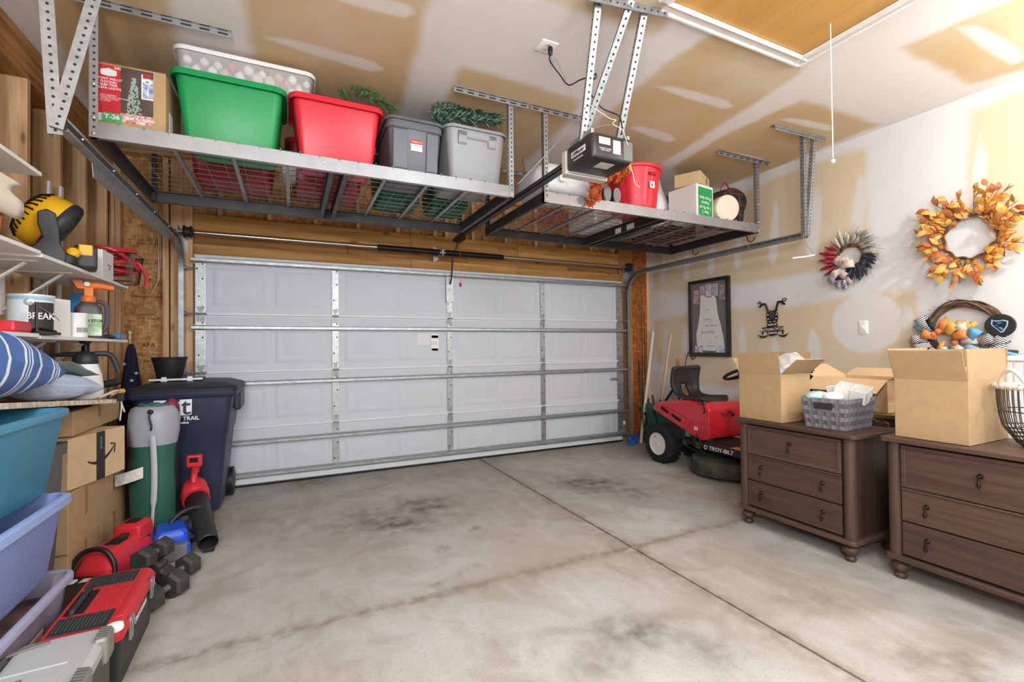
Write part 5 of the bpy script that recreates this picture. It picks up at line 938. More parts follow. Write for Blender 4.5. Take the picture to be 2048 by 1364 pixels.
for i in range(46):
    a = 2*PI*i/46+rw.uniform(-.05, .05); r0 = rw.uniform(.13, .175); r1 = rw.uniform(.20, .315)*(1.0+.12*abs(math.sin(a))); da = rw.uniform(-.15, .35); p0 = Vector((r0*math.cos(a), r0*1.05*math.sin(a), .04)); p1 = Vector((r1*math.cos(a+da), r1*1.08*math.sin(a+da), rw.uniform(.04, .13))); tips.append((p0, p1))
for a, r1 in ((.95, .40), (1.05, .37), (2.45, .36), (2.6, .34), (1.75, .36), (-.35, .35)): tips.append((Vector((.16*math.cos(a), .17*math.sin(a), .04)), Vector((r1*math.cos(a), r1*math.sin(a), .07))))
b = MB()
for p0, p1 in tips: b.tube([p0, p0.lerp(p1, .5)+Vector((0, 0, .02)), p1], .0022, 4)
b.obj('twigs', m_twig, fwz)['kind'] = 'stuff'
for i in range(292):
    p0, p1 = tips[i % len(tips)]; t_ = .02+1.0*((i//len(tips))/5.5)+rw.uniform(-.08, .08); p = p0.lerp(p1, t_)+Vector((0, 0, .02*math.sin(PI*min(1, t_)))); d = (p1-p0).normalized(); side = 1 if i % 2 else -1
    ang = math.atan2(d.y, d.x)-PI/2+side*rw.uniform(.3, 1.2); o = link('leaf', LF[rw.choice((0, 0, 1, 1, 2, 3, 4, 4, 5))], fwz); o.matrix_local = T(*p) @ R(ang) @ R(rw.uniform(-.9, .9), 'Y') @ R(rw.uniform(-.2, .7), 'X') @ Sc(*(3*[rw.uniform(.7, 1.05)]))
# ---- patriotic plume wreath
wm, _ = wallm(1703, 513, .0); pw = thing('patriotic_wreath', 'small red, white and blue plume wreath with flag bow', 'wreath', m=wm)
for r_ in (.10, .115): b = MB(); b.tube([((r_+.006*math.sin(9*i))*math.cos(2*PI*i/40), (r_+.006*math.cos(6*i))*math.sin(2*PI*i/40), .02+.01*math.sin(5*i)) for i in range(40)], .010, 6, closed=True); b.obj('vine_ring', m_twig, pw)
m_pr, m_pwh, m_pb, m_pg = M('plume_red', 'a3303a', .9, bump=(90, .8)), M('plume_cream', 'cfc9ba', .9, bump=(90, .8), var=(60, .4)), M('plume_navy', '3a4256', .9, bump=(90, .8), var=(40, .4)), M('plume_sage', '93a198', .9, bump=(90, .8))
def plume(b, s=1.): b.lathe([(.002, 0), (.008*s, .012*s), (.0135*s, .035*s), (.0125*s, .06*s), (.008*s, .085*s), (.002, .10*s)], 8)
PL = {}
for k, mt in (('r', m_pr), ('w', m_pwh), ('b', m_pb), ('g', m_pg)): b = MB(); plume(b, .95); PL[k] = b.mesh('plume', mt, 60)
for i in range(66):
    a = 2*PI*i/66+rw.uniform(-.05, .05); lay = i % 3; dg = math.degrees(a) % 360; kd = 'r' if 140 <= dg < 262 else ('b' if 262 <= dg or dg < 5 else ('w' if rw.random() < .8 else 'g')); r0 = (.125, .155, .11)[lay]
    o = link('plume', PL[kd], pw); o.matrix_local = T(r0*math.cos(a), r0*math.sin(a), (.02, .03, .05)[lay]) @ R(a-PI/2-(.45 if kd != 'r' else .15)) @ RD(-90+(6, 14, 34)[lay], 'X') @ Sc(*3*[rw.uniform(.85, 1.25)])
b = MB()
for i in range(260): a = rw.uniform(-2.2, 1.6); r0 = rw.uniform(.1, .2); p = Vector((r0*math.cos(a), r0*math.sin(a), rw.uniform(.01, .06))); d = Vector((math.cos(a-.5), math.sin(a-.5), rw.uniform(-.2, .5))).normalized()*rw.uniform(.04, .11); b.tube([p, p+d], .0009, 3)
b.obj('fine_twigs', M('twig_grey', '5b4c45', .9), pw)['kind'] = 'stuff'
m_flag = stripes('ribbon_flag', [(0, 'd8cfcb'), (.3, '8e4650'), (.5, 'd8cfcb'), (.8, '8e4650')], 55, 0); m_navy = M('ribbon_navy', '2f3450', .7); m_cream = M('ribbon_cream', 'd9c9b4', .8); m_star = stripes('ribbon_pin', [(0, 'd3d2d8'), (.35, '4a4f6e'), (.55, 'd3d2d8'), (.8, '4a4f6e')], 70, 0)
def ribbon(par, c, ang, ln, wd, mat, lift=.03, loop=True, z0=.05, nm='ribbon_loop'):
    """a loop (or tail) of ribbon leaving c at ang"""
    b = MB(); n = 12
    def fn(u, v):
        if loop: t = u*2; x = ln*(math.sin(PI*u)); z = lift*math.sin(2*PI*u)*.9+lift*.6
        else: x = ln*u; z = lift*math.sin(PI*u*1.5)*.5
        return (x, (v-.5)*wd*(.5+.5*math.sin(PI*u) if loop else .6+.4*u)+(0 if loop else 0), z)
    b.grid(fn, n+1, 3, T(c[0], c[1], z0) @ R(ang)); return b.obj(nm, mat, par, 60, solid=.0012)
for i, (a, L, mt) in enumerate(((2.6, .11, m_flag), (3.1, .12, m_navy), (3.5, .13, m_star), (4.0, .12, m_flag), (4.5, .12, m_star), (5.0, .11, m_navy), (5.5, .12, m_flag), (.1, .11, m_cream), (.5, .09, m_navy), (2.2, .09, m_cream), (1.2, .07, m_flag), (3.8, .09, m_cream))): ribbon(pw, (-.035+rw.uniform(-.045, .045), -.115+rw.uniform(-.03, .03)), a+rw.uniform(-.4, .4), L*rw.uniform(.95, 1.25), .07, mt, .036, True, .055+.008*(i % 4))
for a, L, mt in ((4.35, .16, m_star), (4.75, .17, M('ribbon_stars', '363b58', .7, var=(60, .8), col2='d6d6de')), (5.1, .14, m_flag), (3.75, .15, m_flag)): ribbon(pw, (-.035, -.125), a, L, .045, mt, .02, False, .07, 'ribbon_tail')
# ---- grapevine wreath with ribbons and team plaque
wm, _ = wallm(1932, 662, .0); gw = thing('grapevine_wreath', 'grapevine wreath with chevron, blue and orange ribbons and round plaque', 'wreath', m=wm)
for i in range(16):
    r_ = rw.uniform(.19, .235); ph = rw.uniform(0, 6); z = rw.uniform(.02, .07); b = MB(); b.tube([((r_+.012*math.sin(3*a+ph))*math.cos(a), (r_+.012*math.sin(3*a+ph))*math.sin(a), z+.012*math.sin(4*a+ph)) for a in np.linspace(0, 2*PI, 48, endpoint=False)], rw.uniform(.0035, .006), 5, closed=True); b.obj('vine', M(f'vine_{i % 3}', ('6f5645', '5a4336', '836650')[i % 3], .9, var=(30, .3)), gw)
b = MB()
for i in range(40): a = rw.uniform(.1, 3.0); p = Vector((.21*math.cos(a), .21*math.sin(a), .05)); d = Vector((-math.sin(a), math.cos(a), rw.uniform(-.1, .3)))*rw.uniform(.04, .12)+Vector((math.cos(a), math.sin(a), 0))*rw.uniform(-.02, .05); b.tube([p, p+d*.5, p+d], .0013, 3)
b.obj('loose_twigs', m_twig, gw)['kind'] = 'stuff'
def chevron(name, c1, c2, sc):
    m = M(name, c1, .8); nt = m.node_tree; bs = nt.nodes['Principled BSDF']; tc = nn(nt, 'ShaderNodeTexCoord'); sp = nn(nt, 'ShaderNodeSeparateXYZ'); nt.links.new(tc.outputs['Object'], sp.inputs[0]); pg = nn(nt, 'ShaderNodeMath', operation='PINGPONG'); pg.inputs[1].default_value = 1/sc; nt.links.new(sp.outputs[0], pg.inputs[0]); ad = nn(nt, 'ShaderNodeMath', operation='ADD'); nt.links.new(pg.outputs[0], ad.inputs[0]); nt.links.new(sp.outputs[1], ad.inputs[1]); ml = nn(nt, 'ShaderNodeMath', operation='MULTIPLY'); ml.inputs[1].default_value = sc*.9; nt.links.new(ad.outputs[0], ml.inputs[0]); fr_ = nn(nt, 'ShaderNodeMath', operation='FRACT'); nt.links.new(ml.outputs[0], fr_.inputs[0]); gt = nn(nt, 'ShaderNodeMath', operation='GREATER_THAN'); gt.inputs[1].default_value = .5; nt.links.new(fr_.outputs[0], gt.inputs[0]); x = nn(nt, 'ShaderNodeMix', data_type='RGBA'); x.inputs['A'].default_value = (*lin(c1), 1); x.inputs['B'].default_value = (*lin(c2), 1); nt.links.new(gt.outputs[0], x.inputs['Factor']); nt.links.new(x.outputs['Result'], bs.inputs['Base Color']); return m
m_chv = chevron('ribbon_chevron', 'e2e2e4', '17171a', 75); m_chb = chevron('ribbon_chevron_blue', 'd5dde4', '3f6f9c', 75); m_sky = M('ribbon_sky', '5f9fc8', .45); m_or = M('ribbon_orange', 'd88748', .6); m_yel = M('ribbon_yellow', 'e3b04a', .6); m_mint = M('ribbon_mint', 'c3d3cf', .6, var=(18, .5), col2='e3d7c6'); m_blk = M('ribbon_black', '1c1b1d', .6); m_teal = M('ribbon_teal', '2f6a86', .5)
rib = [(-.19, .00, 2.4, m_sky), (-.20, -.06, 3.1, m_chv), (-.18, -.10, 3.5, m_chv), (-.15, -.13, 4.1, m_chv), (-.12, -.02, 1.2, m_or), (-.14, -.05, 2.7, m_or), (-.08, -.03, .9, m_yel), (-.05, -.05, .3, m_or), (-.06, -.09, 5.5, m_mint), (-.01, -.08, .2, m_mint), (.02, -.10, 5.6, m_chb), (.05, -.08, 1.0, m_sky), (.06, -.12, 4.4, m_sky), (.10, -.10, .5, m_chv), (.12, -.14, 5.2, m_chv), (.15, -.15, .1, m_chv), (.09, -.15, 4.0, m_chb), (-.02, -.14, 4.6, m_chb), (-.20, .02, 2.0, m_chv), (-.1, -.12, 4.9, m_mint), (.0, -.03, 1.4, m_yel), (-.02, -.02, .7, m_or), (.04, -.04, 1.9, m_mint), (.13, -.17, 4.9, m_sky), (-.16, -.17, 4.3, m_chv), (.17, -.13, .8, m_chv)]
for i, (x, y, a, mt) in enumerate(rib): ribbon(gw, (x, y), a, .105, .078, mt, .034, True, .06+.008*(i % 4))
for x, y, a, L, mt in ((-.10, -.07, 4.35, .14, m_yel), (-.17, .02, 1.95, .1, m_blk), (-.2, .03, 2.7, .09, m_sky), (-.2, -.08, 3.3, .1, m_teal), (-.02, -.03, .5, .1, m_yel), (.07, -.07, .25, .12, m_or), (.02, -.02, .95, .1, m_yel), (.2, -.17, 5.6, .13, m_blk), (.17, -.14, -.2, .13, m_blk), (.2, -.15, 5.9, .1, m_sky), (-.12, .04, 1.0, .08, m_or)): ribbon(gw, (x, y), a, L, .04, mt, .03, False, .08, 'ribbon_tail')
for x, y in ((-.13, .0), (-.03, -.09), (.0, -.01), (-.16, -.02)): b = MB(); b.sph((x, y, .1), (.022, .022, .015), 12, 8); b.obj('pom', M('pom_orange', 'd9784a', .8), gw)
pq = P(2001, 651, X=XR-.1); pc_ = (P(1932, 662, X=XR).y-pq.y, pq.z-P(1932, 662, X=XR).z); b = MB(); b.lathe([(.078, 0), (.082, .004), (.082, .014), (.078, .018)], 40, T(pc_[0], pc_[1], .095)); b.obj('round_plaque', M('plaque_black', '211f22', .6), gw, 40)
pan = [(-.045, .012), (-.04, .045), (-.03, .036), (.01, .035), (.015, .04), (.045, .03), (.04, -.005), (.02, -.045), (.005, -.05), (-.018, -.022), (-.035, -.005)]
for k, z, mt in ((1.0, .0, M('logo_silver', 'cfd8e0', .5)), (.9, .0006, M('logo_blue', '3f8cc4', .5)), (.8, .0012, M('logo_black', '15161a', .6))): b = MB(); b.prism([((x-.0)*k, y*k) for x, y in pan][::-1], 0, .0008, T(pc_[0], pc_[1], .1135+z)); b.obj('plaque_emblem', mt, gw, None, fixn=True)
for po in ([(-.02, .018), (0, .022), (.018, .02), (.0, .012)], [(-.035, .004), (-.01, .002), (-.01, -.004)], [(-.012, -.012), (.01, -.012), (.022, -.03), (.016, -.034)]): b = MB(); b.prism(po[::-1], 0, .0006, T(pc_[0], pc_[1], .1157)); b.obj('plaque_emblem', M('logo_blue'), gw, None, fixn=True)
# ============================================================ RIDING MOWER
mo = thing('riding_mower', 'red riding mower with black bucket seat beside the door corner', 'riding mower', (4.03, 3.6, 0)); m_mred = M('mower_red', 'c51f2b', .25, coat=.5); m_tyre = M('tyre_rubber', '1a191a', .85, bump=(60, .3)); m_chas = M('chassis_black', '262425', .6, var=(20, .4)); m_deck = M('deck_dirty', '2b2c29', .7, var=(9, .7), col2='4c5040')
prof = [(.56, .62), (.56, .585), (.33, .50), (.05, .40), (-.15, .345), (-.235, .36), (-.255, .42), (-.25, .66), (-.20, .715), (.05, .73), (.3, .70), (.48, .665)]
b = MB(); W = .26
b.loft([[(x, y*(1 if k else .985), z-(0 if k else .012)) for y, z in prof] for x, k in ((-W, 0), (-W+.03, 1), (W-.03, 1), (W, 0))]); b.obj('red_hood', m_mred, mo, 30, bevel=.018, seg=3, fixn=True)
b = MB(); b.prism([(.42, .60), (.40, .64), (.1, .56), (-.02, .50), (.0, .47)], -.004, .004, frame_on((-W-.006, 0, 0), (0, 1, 0), (0, 0, 1))); b.obj('hood_side_panel', m_mred, mo, None, bevel=.01)
for y, z, L in ((.40, .615, .1), (.24, .555, .12)): b = MB(); b.bar((-W-.012, y, z), (-W-.012, y-L, z-L*.42), .014, .028, (0, .4, .9)); b.obj('vent_slot', m_gap, mo, None)
text('hood_lettering', '30', .05, M('print_white'), mo, frame_on((-W-.004, -.08, .45), (0, -1, 0), (0, 0, 1)), bold=.002)
# seat
b = MB(); sp = [(.32, 1.065), (.335, 1.03), (.345, .95), (.345, .87), (.32, .79), (.26, .735), (.16, .715), (.06, .715), (-.04, .72), (-.10, .715), (-.115, .685)]; sp = [(p.x, p.y) for p in smooth([(a, c, 0) for a, c in sp], 2)]; nu, nv = 15, len(sp)
for j, (y, z) in enumerate(sp):
    t = j/(nv-1); hw = .205-.03*math.exp(-((t-.5)/.12)**2)-(.045 if j == 0 else 0)-.04*max(0, t-.8)/.2
    for i in range(nu): u = i/(nu-1)*2-1; lift = .05*abs(u)**3; b.v.append((u*hw, y-(lift*(1-t)*1.1), z+lift*t*.9))
for j in range(nv-1):
    for i in range(nu-1):
        if 6 <= j <= 9 and 5 <= i <= 8: continue
        a = j*nu+i; b.f.append((a, a+1, a+nu+1, a+nu)); b.mi.append(0)
b.obj('seat', M('seat_vinyl', '2a2827', .5, bump=(150, .05)), mo, 60, solid=.035)
b = MB(); b.bx(-.13, .13, -.02, .2, .66, .705); b.bx(-.2, -.12, .0, .03, .62, .72); b.obj('seat_bracket', m_chas, mo, None, bevel=.004)
# chassis, engine, linkages
b = MB(); b.bx(-.18, .18, -.9, .55, .24, .34); b.bx(-.24, .24, .1, .5, .30, .42); b.obj('chassis', m_chas, mo, None, bevel=.008)
for i in range(9): b = MB(); x, y, z = -.24+.03*(i % 2), .32-.07*i, .28+.05*((i*5) % 3); b.box((x, y, z), (.05, .055, .07)); b.obj('engine_block', M(f'engine_{i % 3}', ('4a4846', '6a6866', '2c2b2b')[i % 3], .5, .4), mo, None, bevel=.006)
for pts in ([(-.23, .2, .34), (-.25, .0, .28), (-.26, -.2, .22)], [(-.22, .12, .24), (-.25, -.05, .22), (-.27, -.2, .205)], [(-.25, .35, .34), (-.27, .1, .33)], [(-.28, -.1, .4), (-.3, -.2, .3)]): b = MB(); b.tube(pts, .008, 6); b.obj('linkage_rod', m_chas, mo)
# wheels
def wheel(x, y, r, w, nm='rear_wheel'):
    b = MB(); pr = [(r*.58, -w/2), (r*.8, -w/2), (r*.94, -w*.46), (r, -w*.32), (r, w*.32), (r*.94, w*.46), (r*.8, w/2), (r*.58, w/2)]; b.lathe(pr, 40, T(x, y, r) @ RD(90, 'Y'), False, False); wh = b.obj(nm, m_tyre, mo, 50)
    b = MB(); n = 26
    for i in range(n):
        a = 2*PI*i/n
        for s, o in ((-1, 0), (1, .5)): b.box((0, 0, 0), (w*.38, .028, .016), T(x, y, r) @ R(a+o*2*PI/n, 'X') @ T(s*w*.2, 0, r+.002) @ RD(18*s))
    b.obj('tread_lug', m_tyre, wh, None)['kind'] = 'stuff'
    s = -1 if x < 0 else 1; b = MB(); b.lathe([(r*.60, 0), (r*.58, .012), (r*.5, -.002), (r*.2, -.03), (r*.14, -.01), (r*.12, .012), (.02, .014)], 32, T(x+s*w*.44, y, r) @ RD(90*s, 'Y')); b.obj('wheel_rim', M('rim_white', 'd2d0cc', .4), wh, 40); b = MB(); b.cyl((x+s*w*.44, y+r*.2, r*1.35), (x+s*w*.52, y+r*.2, r*1.35), .005); b.obj('valve', m_black, wh)
wheel(-.245, .41, .212, .17); wheel(.245, .41, .212, .17); wheel(-.22, -.82, .16, .12, 'front_wheel'); wheel(.22, -.82, .16, .12, 'front_wheel')
# mowing deck and platform
b = MB(); dk = [(.385*math.cos(a), -.28+.36*math.sin(a)) for a in np.linspace(0, 2*PI, 44, endpoint=False)]
b.loft([[((x)*k, (y+.28)*k-.28, z) for x, y in dk] for k, z in ((1.04, .035), (1.05, .04), (1.0, .06), (1.0, .15), (.97, .175), (.88, .185), (.3, .2))]); b.obj('mowing_deck', m_deck, mo, 40)
b = MB(); b.bx(-.30, .30, -.75, -.20, .255, .33); b.obj('foot_platform', m_chas, mo, None, bevel=.015); text('platform_lettering', 'TROY-BILT', .052, M('print_white'), mo, frame_on((-.3015, -.42, .292), (0, -1, 0), (0, 0, 1)), bold=.001, sx=1.1)
b = MB(); b.lathe([(.014, 0), (.02, 0), (.02, .001), (.014, .001)], 16, frame_on((-.3015, -.235, .292), (0, -1, 0), (0, 0, 1)), False, False); b.obj('platform_emblem', M('print_white'), mo, None); b = MB(); b.bx(-.29, -.18, -.62, -.5, .331, .333); b.obj('warning_label', M('label_yellow', 'd8b45a', .6, var=(60, .6), col2='c04a35'), mo, None)
# steering
b = MB(); b.tube([(0, -.62, .33), (0, -.5, .75), (0, -.44, .98)], .028, 10); b.obj('steering_column', m_chas, mo); sm_ = T(0, -.43, 1.01) @ RD(-24, 'X'); b = MB(); b.tube([sm_ @ Vector((.165*math.cos(a), .165*math.sin(a), .02)) for a in np.linspace(0, 2*PI, 36, endpoint=False)], .016, 8, closed=True)
for a in (PI/2, PI*7/6, -PI/6): b.tube([sm_ @ Vector((0, 0, 0)), sm_ @ Vector((.16*math.cos(a), .16*math.sin(a), .018))], .014, 6)
b.obj('steering_wheel', m_black, mo, 50); b = MB(); b.lathe([(.045, -.03), (.05, 0), (.04, .02), (.01, .028)], 16, sm_); b.obj('steering_hub', m_black, mo)
b = MB(); b.tube([(-.275, -.2, .62), (-.29, -.22, .66), (-.29, -.2, .71)], .008, 6); b.sph((-.292, -.2, .72), .017); b.tube([(-.26, -.12, .7), (-.27, -.13, .75)], .007, 6); b.obj('lever', m_black, mo, 50); b = MB(); b.tube(smooth([(-.1, -.262, .62), (-.05, -.28, .60), (.02, -.27, .63), (.04, -.275, .58)], 4), .006, 6); b.sph((.04, -.285, .60), (.02, .012, .022)); b.obj('fuel_cable', m_black, mo, 50)
# ============================================================ CORNER BY THE DOOR
def pole(name, label, cat, p, q, r, mat, r2=None): b = MB(); b.cyl(p, q, r, r2, n=12); return tag(b.obj(name, mat), label, cat)
pole('plastic_pipe', 'white plastic pipe leaning in the corner by the door', 'pipe', (4.26, 4.93, .0), P(1306, 664, X=4.57), .022, M('pvc_cream', 'd9d0bf', .5))
pole('wooden_handle', 'slender pale wooden handle leaning on the side wall', 'handle', (4.40, 4.80, .02), P(1342, 668, X=4.58), .014, wood('dowel', 'd9bd8c', 'c4a26c', 'Z', 1, .6, False))
for i, (x, lab) in enumerate(((1283, 'long thin black fishing rod in the corner beside the door'), (1288, 'second black fishing rod leaning by the white pipe'))):
    fr_ = thing('fishing_rod', lab, 'fishing rod', (4.36+.03*i, 5.0-.04*i, .02)); top = P(x, 575+40*i, X=4.42)-fr_.location; b = MB(); b.tube([(0, 0, 0), top*.25, top*.6, top], [.012, .009, .005, .002], 8); b.obj('rod_blank', m_black, fr_); b = MB(); b.cyl((0, 0, 0), top*.16, .016, n=10); b.obj('grip', M('cork_dark', '3a322c', .9), fr_); b = MB(); c = top*.2+Vector((-.04, -.03, 0)); b.cyl(c+Vector((0, -.03, 0)), c+Vector((0, .03, 0)), .035, n=14); b.tube([c, c+Vector((-.03, -.05, .03)), c+Vector((-.05, -.06, .0))], .005, 6); b.obj('reel', M('reel_grey', '4c4b4c', .35, .5), fr_, 40)
gb_ = thing('folded_chair', 'folded green canvas chair leaning behind the mower wheel', 'chair', (4.30, 4.72, 0)); m_gc = M('canvas_green', '2f5a48', .85, bump=(60, .3))
for i, (x, y, a) in enumerate(((-.04, .02, .1), (.06, -.10, -.2))): b = MB(); b.grid(lambda u, v: (x+.17*(u-.5)+.03*math.sin(5*v), y+.02*math.sin(6*u)-.05*v, .18+.36*v+.03*math.sin(4*u)), 9, 9, R(a)); o = b.obj('canvas', m_gc, gb_, 60, solid=.02); wobble(o, .03, 9, i)
for p, q in (((-.08, 0, 0), (-.06, .03, .62)), ((.08, -.1, 0), (.06, -.06, .60)), ((.02, -.14, 0), (-.02, .0, .66))): b = MB(); b.cyl(p, q, .011, n=8); b.obj('frame_tube', m_black, gb_)
b = MB(); b.bar((4.46, 4.46, .02), (4.575, 4.36, .86), .09, .02, (0, 1, .1)); tag(b.obj('wood_plank', wood('plank_pale', 'c2955f', 'a87a47', 'Z')), 'short wooden plank leaning on wall behind the mower seat', 'plank')
b = MB(); b.tube([(4.5, 4.58, .02), (4.56, 4.5, .8)], .012, 8); b.tube([(4.38, 4.66, .5), (4.52, 4.52, .82)], .016, 8); tag(b.obj('trimmer_shaft', m_black), 'black tool shaft slanting up behind the mower seat', 'tool')
br = thing('push_broom', 'blue bristled broom head on the floor by the door edge', 'broom', (4.14, 4.92, 0), .5); b = MB(); b.bx(-.15, .10, -.03, .03, .07, .12); b.obj('head', M('broom_blue', '2a5cb8', .5), br, None, bevel=.01); b = MB(); rb = random.Random(3)
for i in range(260): x = -.15+.25*rb.random(); y = rb.uniform(-.03, .03); b.tube([(x, y, .07), (x+rb.uniform(-.03, .01), y+rb.uniform(-.02, .02), .003)], .0018, 3)
b.obj('bristles', M('bristle_blue', '3566b4', .7), br)['kind'] = 'stuff'
rk_ = thing('leaf_rake', 'dark leaf rake with thin tines under the corner clutter', 'rake', (4.28, 4.82, 0), .3); b = MB(); b.tube([(0, .05, .16), (.05, .12, .6), (.16, .22, 1.1)], .012, 8); b.obj('handle', m_black, rk_)
for i in range(11): a = (i-5)*.1; b = MB(); b.tube([(0, .03, .14), (.35*math.sin(a)*.5, -.08, .06), (.35*math.sin(a), -.16*math.cos(a), .004)], .003, 4); b.obj('tine', m_galvd, rk_)
cl = [(4.42, 4.98, .10, '3c4a3a'), (4.47, 4.90, .08, '5a554e'), (4.36, 4.90, .06, '7a6a3a')]
for i, (x, y, r_, c) in enumerate(cl): crumple('tackle_pouch', ('olive pouch of fishing tackle by the reels', 'grey cloth pouch beside the fishing reels', 'mustard rag on floor near the pipe foot')[i], 'pouch', (x, y, r_), (r_, r_*.8, r_), M('pouch'+c, c, .9), 30+i, .3)
# ============================================================ LEFT SIDE: SHELVES
m_mel = M('melamine_white', 'e6e1db', .45); XS = -1.05
def shelf(z, y0, y1, label, x1=XS, brk=()):
    s = thing('wall_shelf', label, 'shelf', (XL, (y0+y1)/2, z)); L = (y1-y0)/2; b = MB(); b.bx(.012, x1-XL, -L, L, -.018, 0); b.obj('board', m_mel, s, None, bevel=.002)
    for y in brk:
        yy = y-(y0+y1)/2; b = MB(); b.bx(.001, .011, yy-.014, yy+.014, -.26, -.019); b.obj('bracket_upright', m_mel, s, None); b = MB(); b.bx(.011, x1-XL-.06, yy-.012, yy+.012, -.026, -.0185); b.obj('bracket_arm', m_mel, s, None); b = MB(); b.bar((.012, yy, -.235), (x1-XL-.10, yy, -.03), .022, .008, (0, 0, 1)); b.obj('bracket_brace', m_mel, s, None)
    return s
shelf(2.15, 1.7, 2.905, 'highest white shelf board, cut by the photo edge')
shelf(1.782, 1.7, 2.90, 'white shelf board just before the yellow fan', brk=(2.6,)); shelf(1.772, 2.91, 4.20, 'white shelf board carrying the yellow fan', brk=(3.02, 3.42))
shelf(1.395, 1.7, 2.885, 'white shelf board under the red tool, lower tier'); shelf(1.388, 2.895, 4.18, 'white shelf board carrying paint can and weed killer', brk=(3.215, 3.72))
Z1, Z2 = 1.774, 1.390
# ---- yellow work fan
fan = thing('work_fan', 'yellow and black tilted jobsite fan on the shelf', 'fan', (-1.20, 3.40, Z1), math.radians(17)); m_yel_ = M('fan_yellow', 'e3ab1c', .4); m_fb = M('fan_black', '2b2b2f', .5)
fm_ = T(0, 0, .245) @ RD(122, 'Y') @ Sc(1, 1, 1)
b = MB(); n = 40; b.lathe([(.03, -.11), (.09, -.105), (.125, -.085), (.148, -.05), (.158, 0), (.156, .03)], n, fm_, True, False); b.obj('rear_cowl', m_yel_, fan, 50)
for i in range(28):
    a = 2*PI*i/28; b = MB(); b.tube([fm_ @ Vector((r_*math.cos(a), r_*math.sin(a), z)) for r_, z in ((.075, -.112), (.115, -.097), (.145, -.062))], .0055, 4); b.obj('cowl_slot', m_gap, fan)
b = MB(); b.lathe([(.156, .028), (.162, .035), (.160, .065), (.145, .078), (.135, .07), (.135, .03)], n, fm_, False, False); b.obj('front_ring', m_fb, fan, 50)
b = MB()
for r_ in (.03, .06, .09, .118): b.tube([fm_ @ Vector((r_*math.cos(a), r_*math.sin(a), .075)) for a in np.linspace(0, 2*PI, 32, endpoint=False)], .003, 5, closed=True)
for i in range(16): a = 2*PI*i/16; b.tube([fm_ @ Vector((.02*math.cos(a), .02*math.sin(a), .078)), fm_ @ Vector((.14*math.cos(a+.3), .14*math.sin(a+.3), .072))], .003, 4)
b.obj('front_grille', m_fb, fan)['kind'] = 'stuff'
for k in range(5): b = MB(); a = 2*PI*k/5; b.add([fm_ @ Vector(q) for q in ((.02*math.cos(a), .02*math.sin(a), .03), (.125*math.cos(a), .125*math.sin(a), .02), (.125*math.cos(a+.7), .125*math.sin(a+.7), .055), (.03*math.cos(a+.9), .03*math.sin(a+.9), .05))], [(0, 1, 2, 3)]); b.obj('blade', m_black, fan, None, solid=.003)
for s in (-1, 1):
    b = MB(); b.prism([(-.08, .0), (.07, .0), (.075, .05), (.05, .11), (.045, .19), (.035, .262), (.0, .282), (-.035, .262), (-.035, .2), (-.015, .13), (-.06, .07)], 0, .02, frame_on((.0, s*.168-(.01), 0), (1, 0, 0), (0, 0, 1))); b.obj('yoke_arm', m_fb, fan, None, bevel=.006); b = MB(); b.lathe([(.028, 0), (.026, .006)], 24, frame_on((.0, s*.168-.010-(.0 if s < 0 else -.021), .243), (1, 0, 0), (0, 0, 1)) @ (Sc(1, 1, 1) if s < 0 else Sc(1, 1, -1))); b.obj('pivot_cap', m_yel_, fan, 40, fixn=True)
b = MB(); b.loft([[(x, y, z) for x, y in rrect(.24-k, .36-k, .04)] for z, k in ((.001, .02), (.012, 0), (.05, .01), (.065, .05))]); b.obj('base', m_fb, fan, 40); b = MB(); b.bx(.10, .20, -.09, .09, .001, .13); bt = b.obj('battery', m_fb, fan, None, bevel=.015); b = MB(); b.bx(.12, .18, -.0935, .0935, .07, .132); b.obj('battery_stripe', m_yel_, fan, None, bevel=.006)
b = MB(); b.lathe([(.03, 0), (.026, .02), (.015, .03)], 14, T(.10, -.13, .07) @ RD(60, 'X')); b.obj('speed_knob', m_yel_, fan); text('fan_lettering', 'DEWALT', .042, m_yel_, fan, frame_on((-.02, -.1805, .03), (1, 0, 0), (0, 0, 1)), bold=.001)
# ---- white box, wire basket with red cable
wbx = thing('white_box', 'upright white box beside the fan battery', 'box', (-1.10, 3.82, Z1)); b = MB(); b.bx(-.035, .04, -.10, .10, 0, .175); b.obj('carton', M('carton_gloss', 'e2e0de', .4), wbx, None, bevel=.003); text('box_lettering', 'Battery\npack', .02, m_print, wbx, frame_on((.0412, .02, .08), (0, 1, 0), (0, 0, 1)))
rbk = thing('wire_tray', 'black wire tray on the shelf holding red jumper cables', 'tray', (-1.135, 4.075, Z1)); m_wb = M('wire_black', '1f1d1d', .4, .4)
for z, k in ((.01, .9), (.10, .96), (.20, 1.04)): b = MB(); b.tube([(x*k, y*k, z) for x, y in rrect(.34, .25, .03, 4)], .0035, 5, closed=True); b.obj('ring_wire', m_wb, rbk)
b = MB()
for i in range(32): x, y = rrect(.34, .25, .03, 7)[i]; b.tube([(x*.9, y*.9, .01), (x*1.04, y*1.04, .20)], .002, 4)
for i in range(9): b.tube([(-.148+.037*i, -.11, .009), (-.148+.037*i, .11, .009)], .002, 4)
b.obj('upright_wire', m_wb, rbk)['kind'] = 'stuff'
rc_ = random.Random(9); m_cab = M('cable_red', 'c22a38', .4)
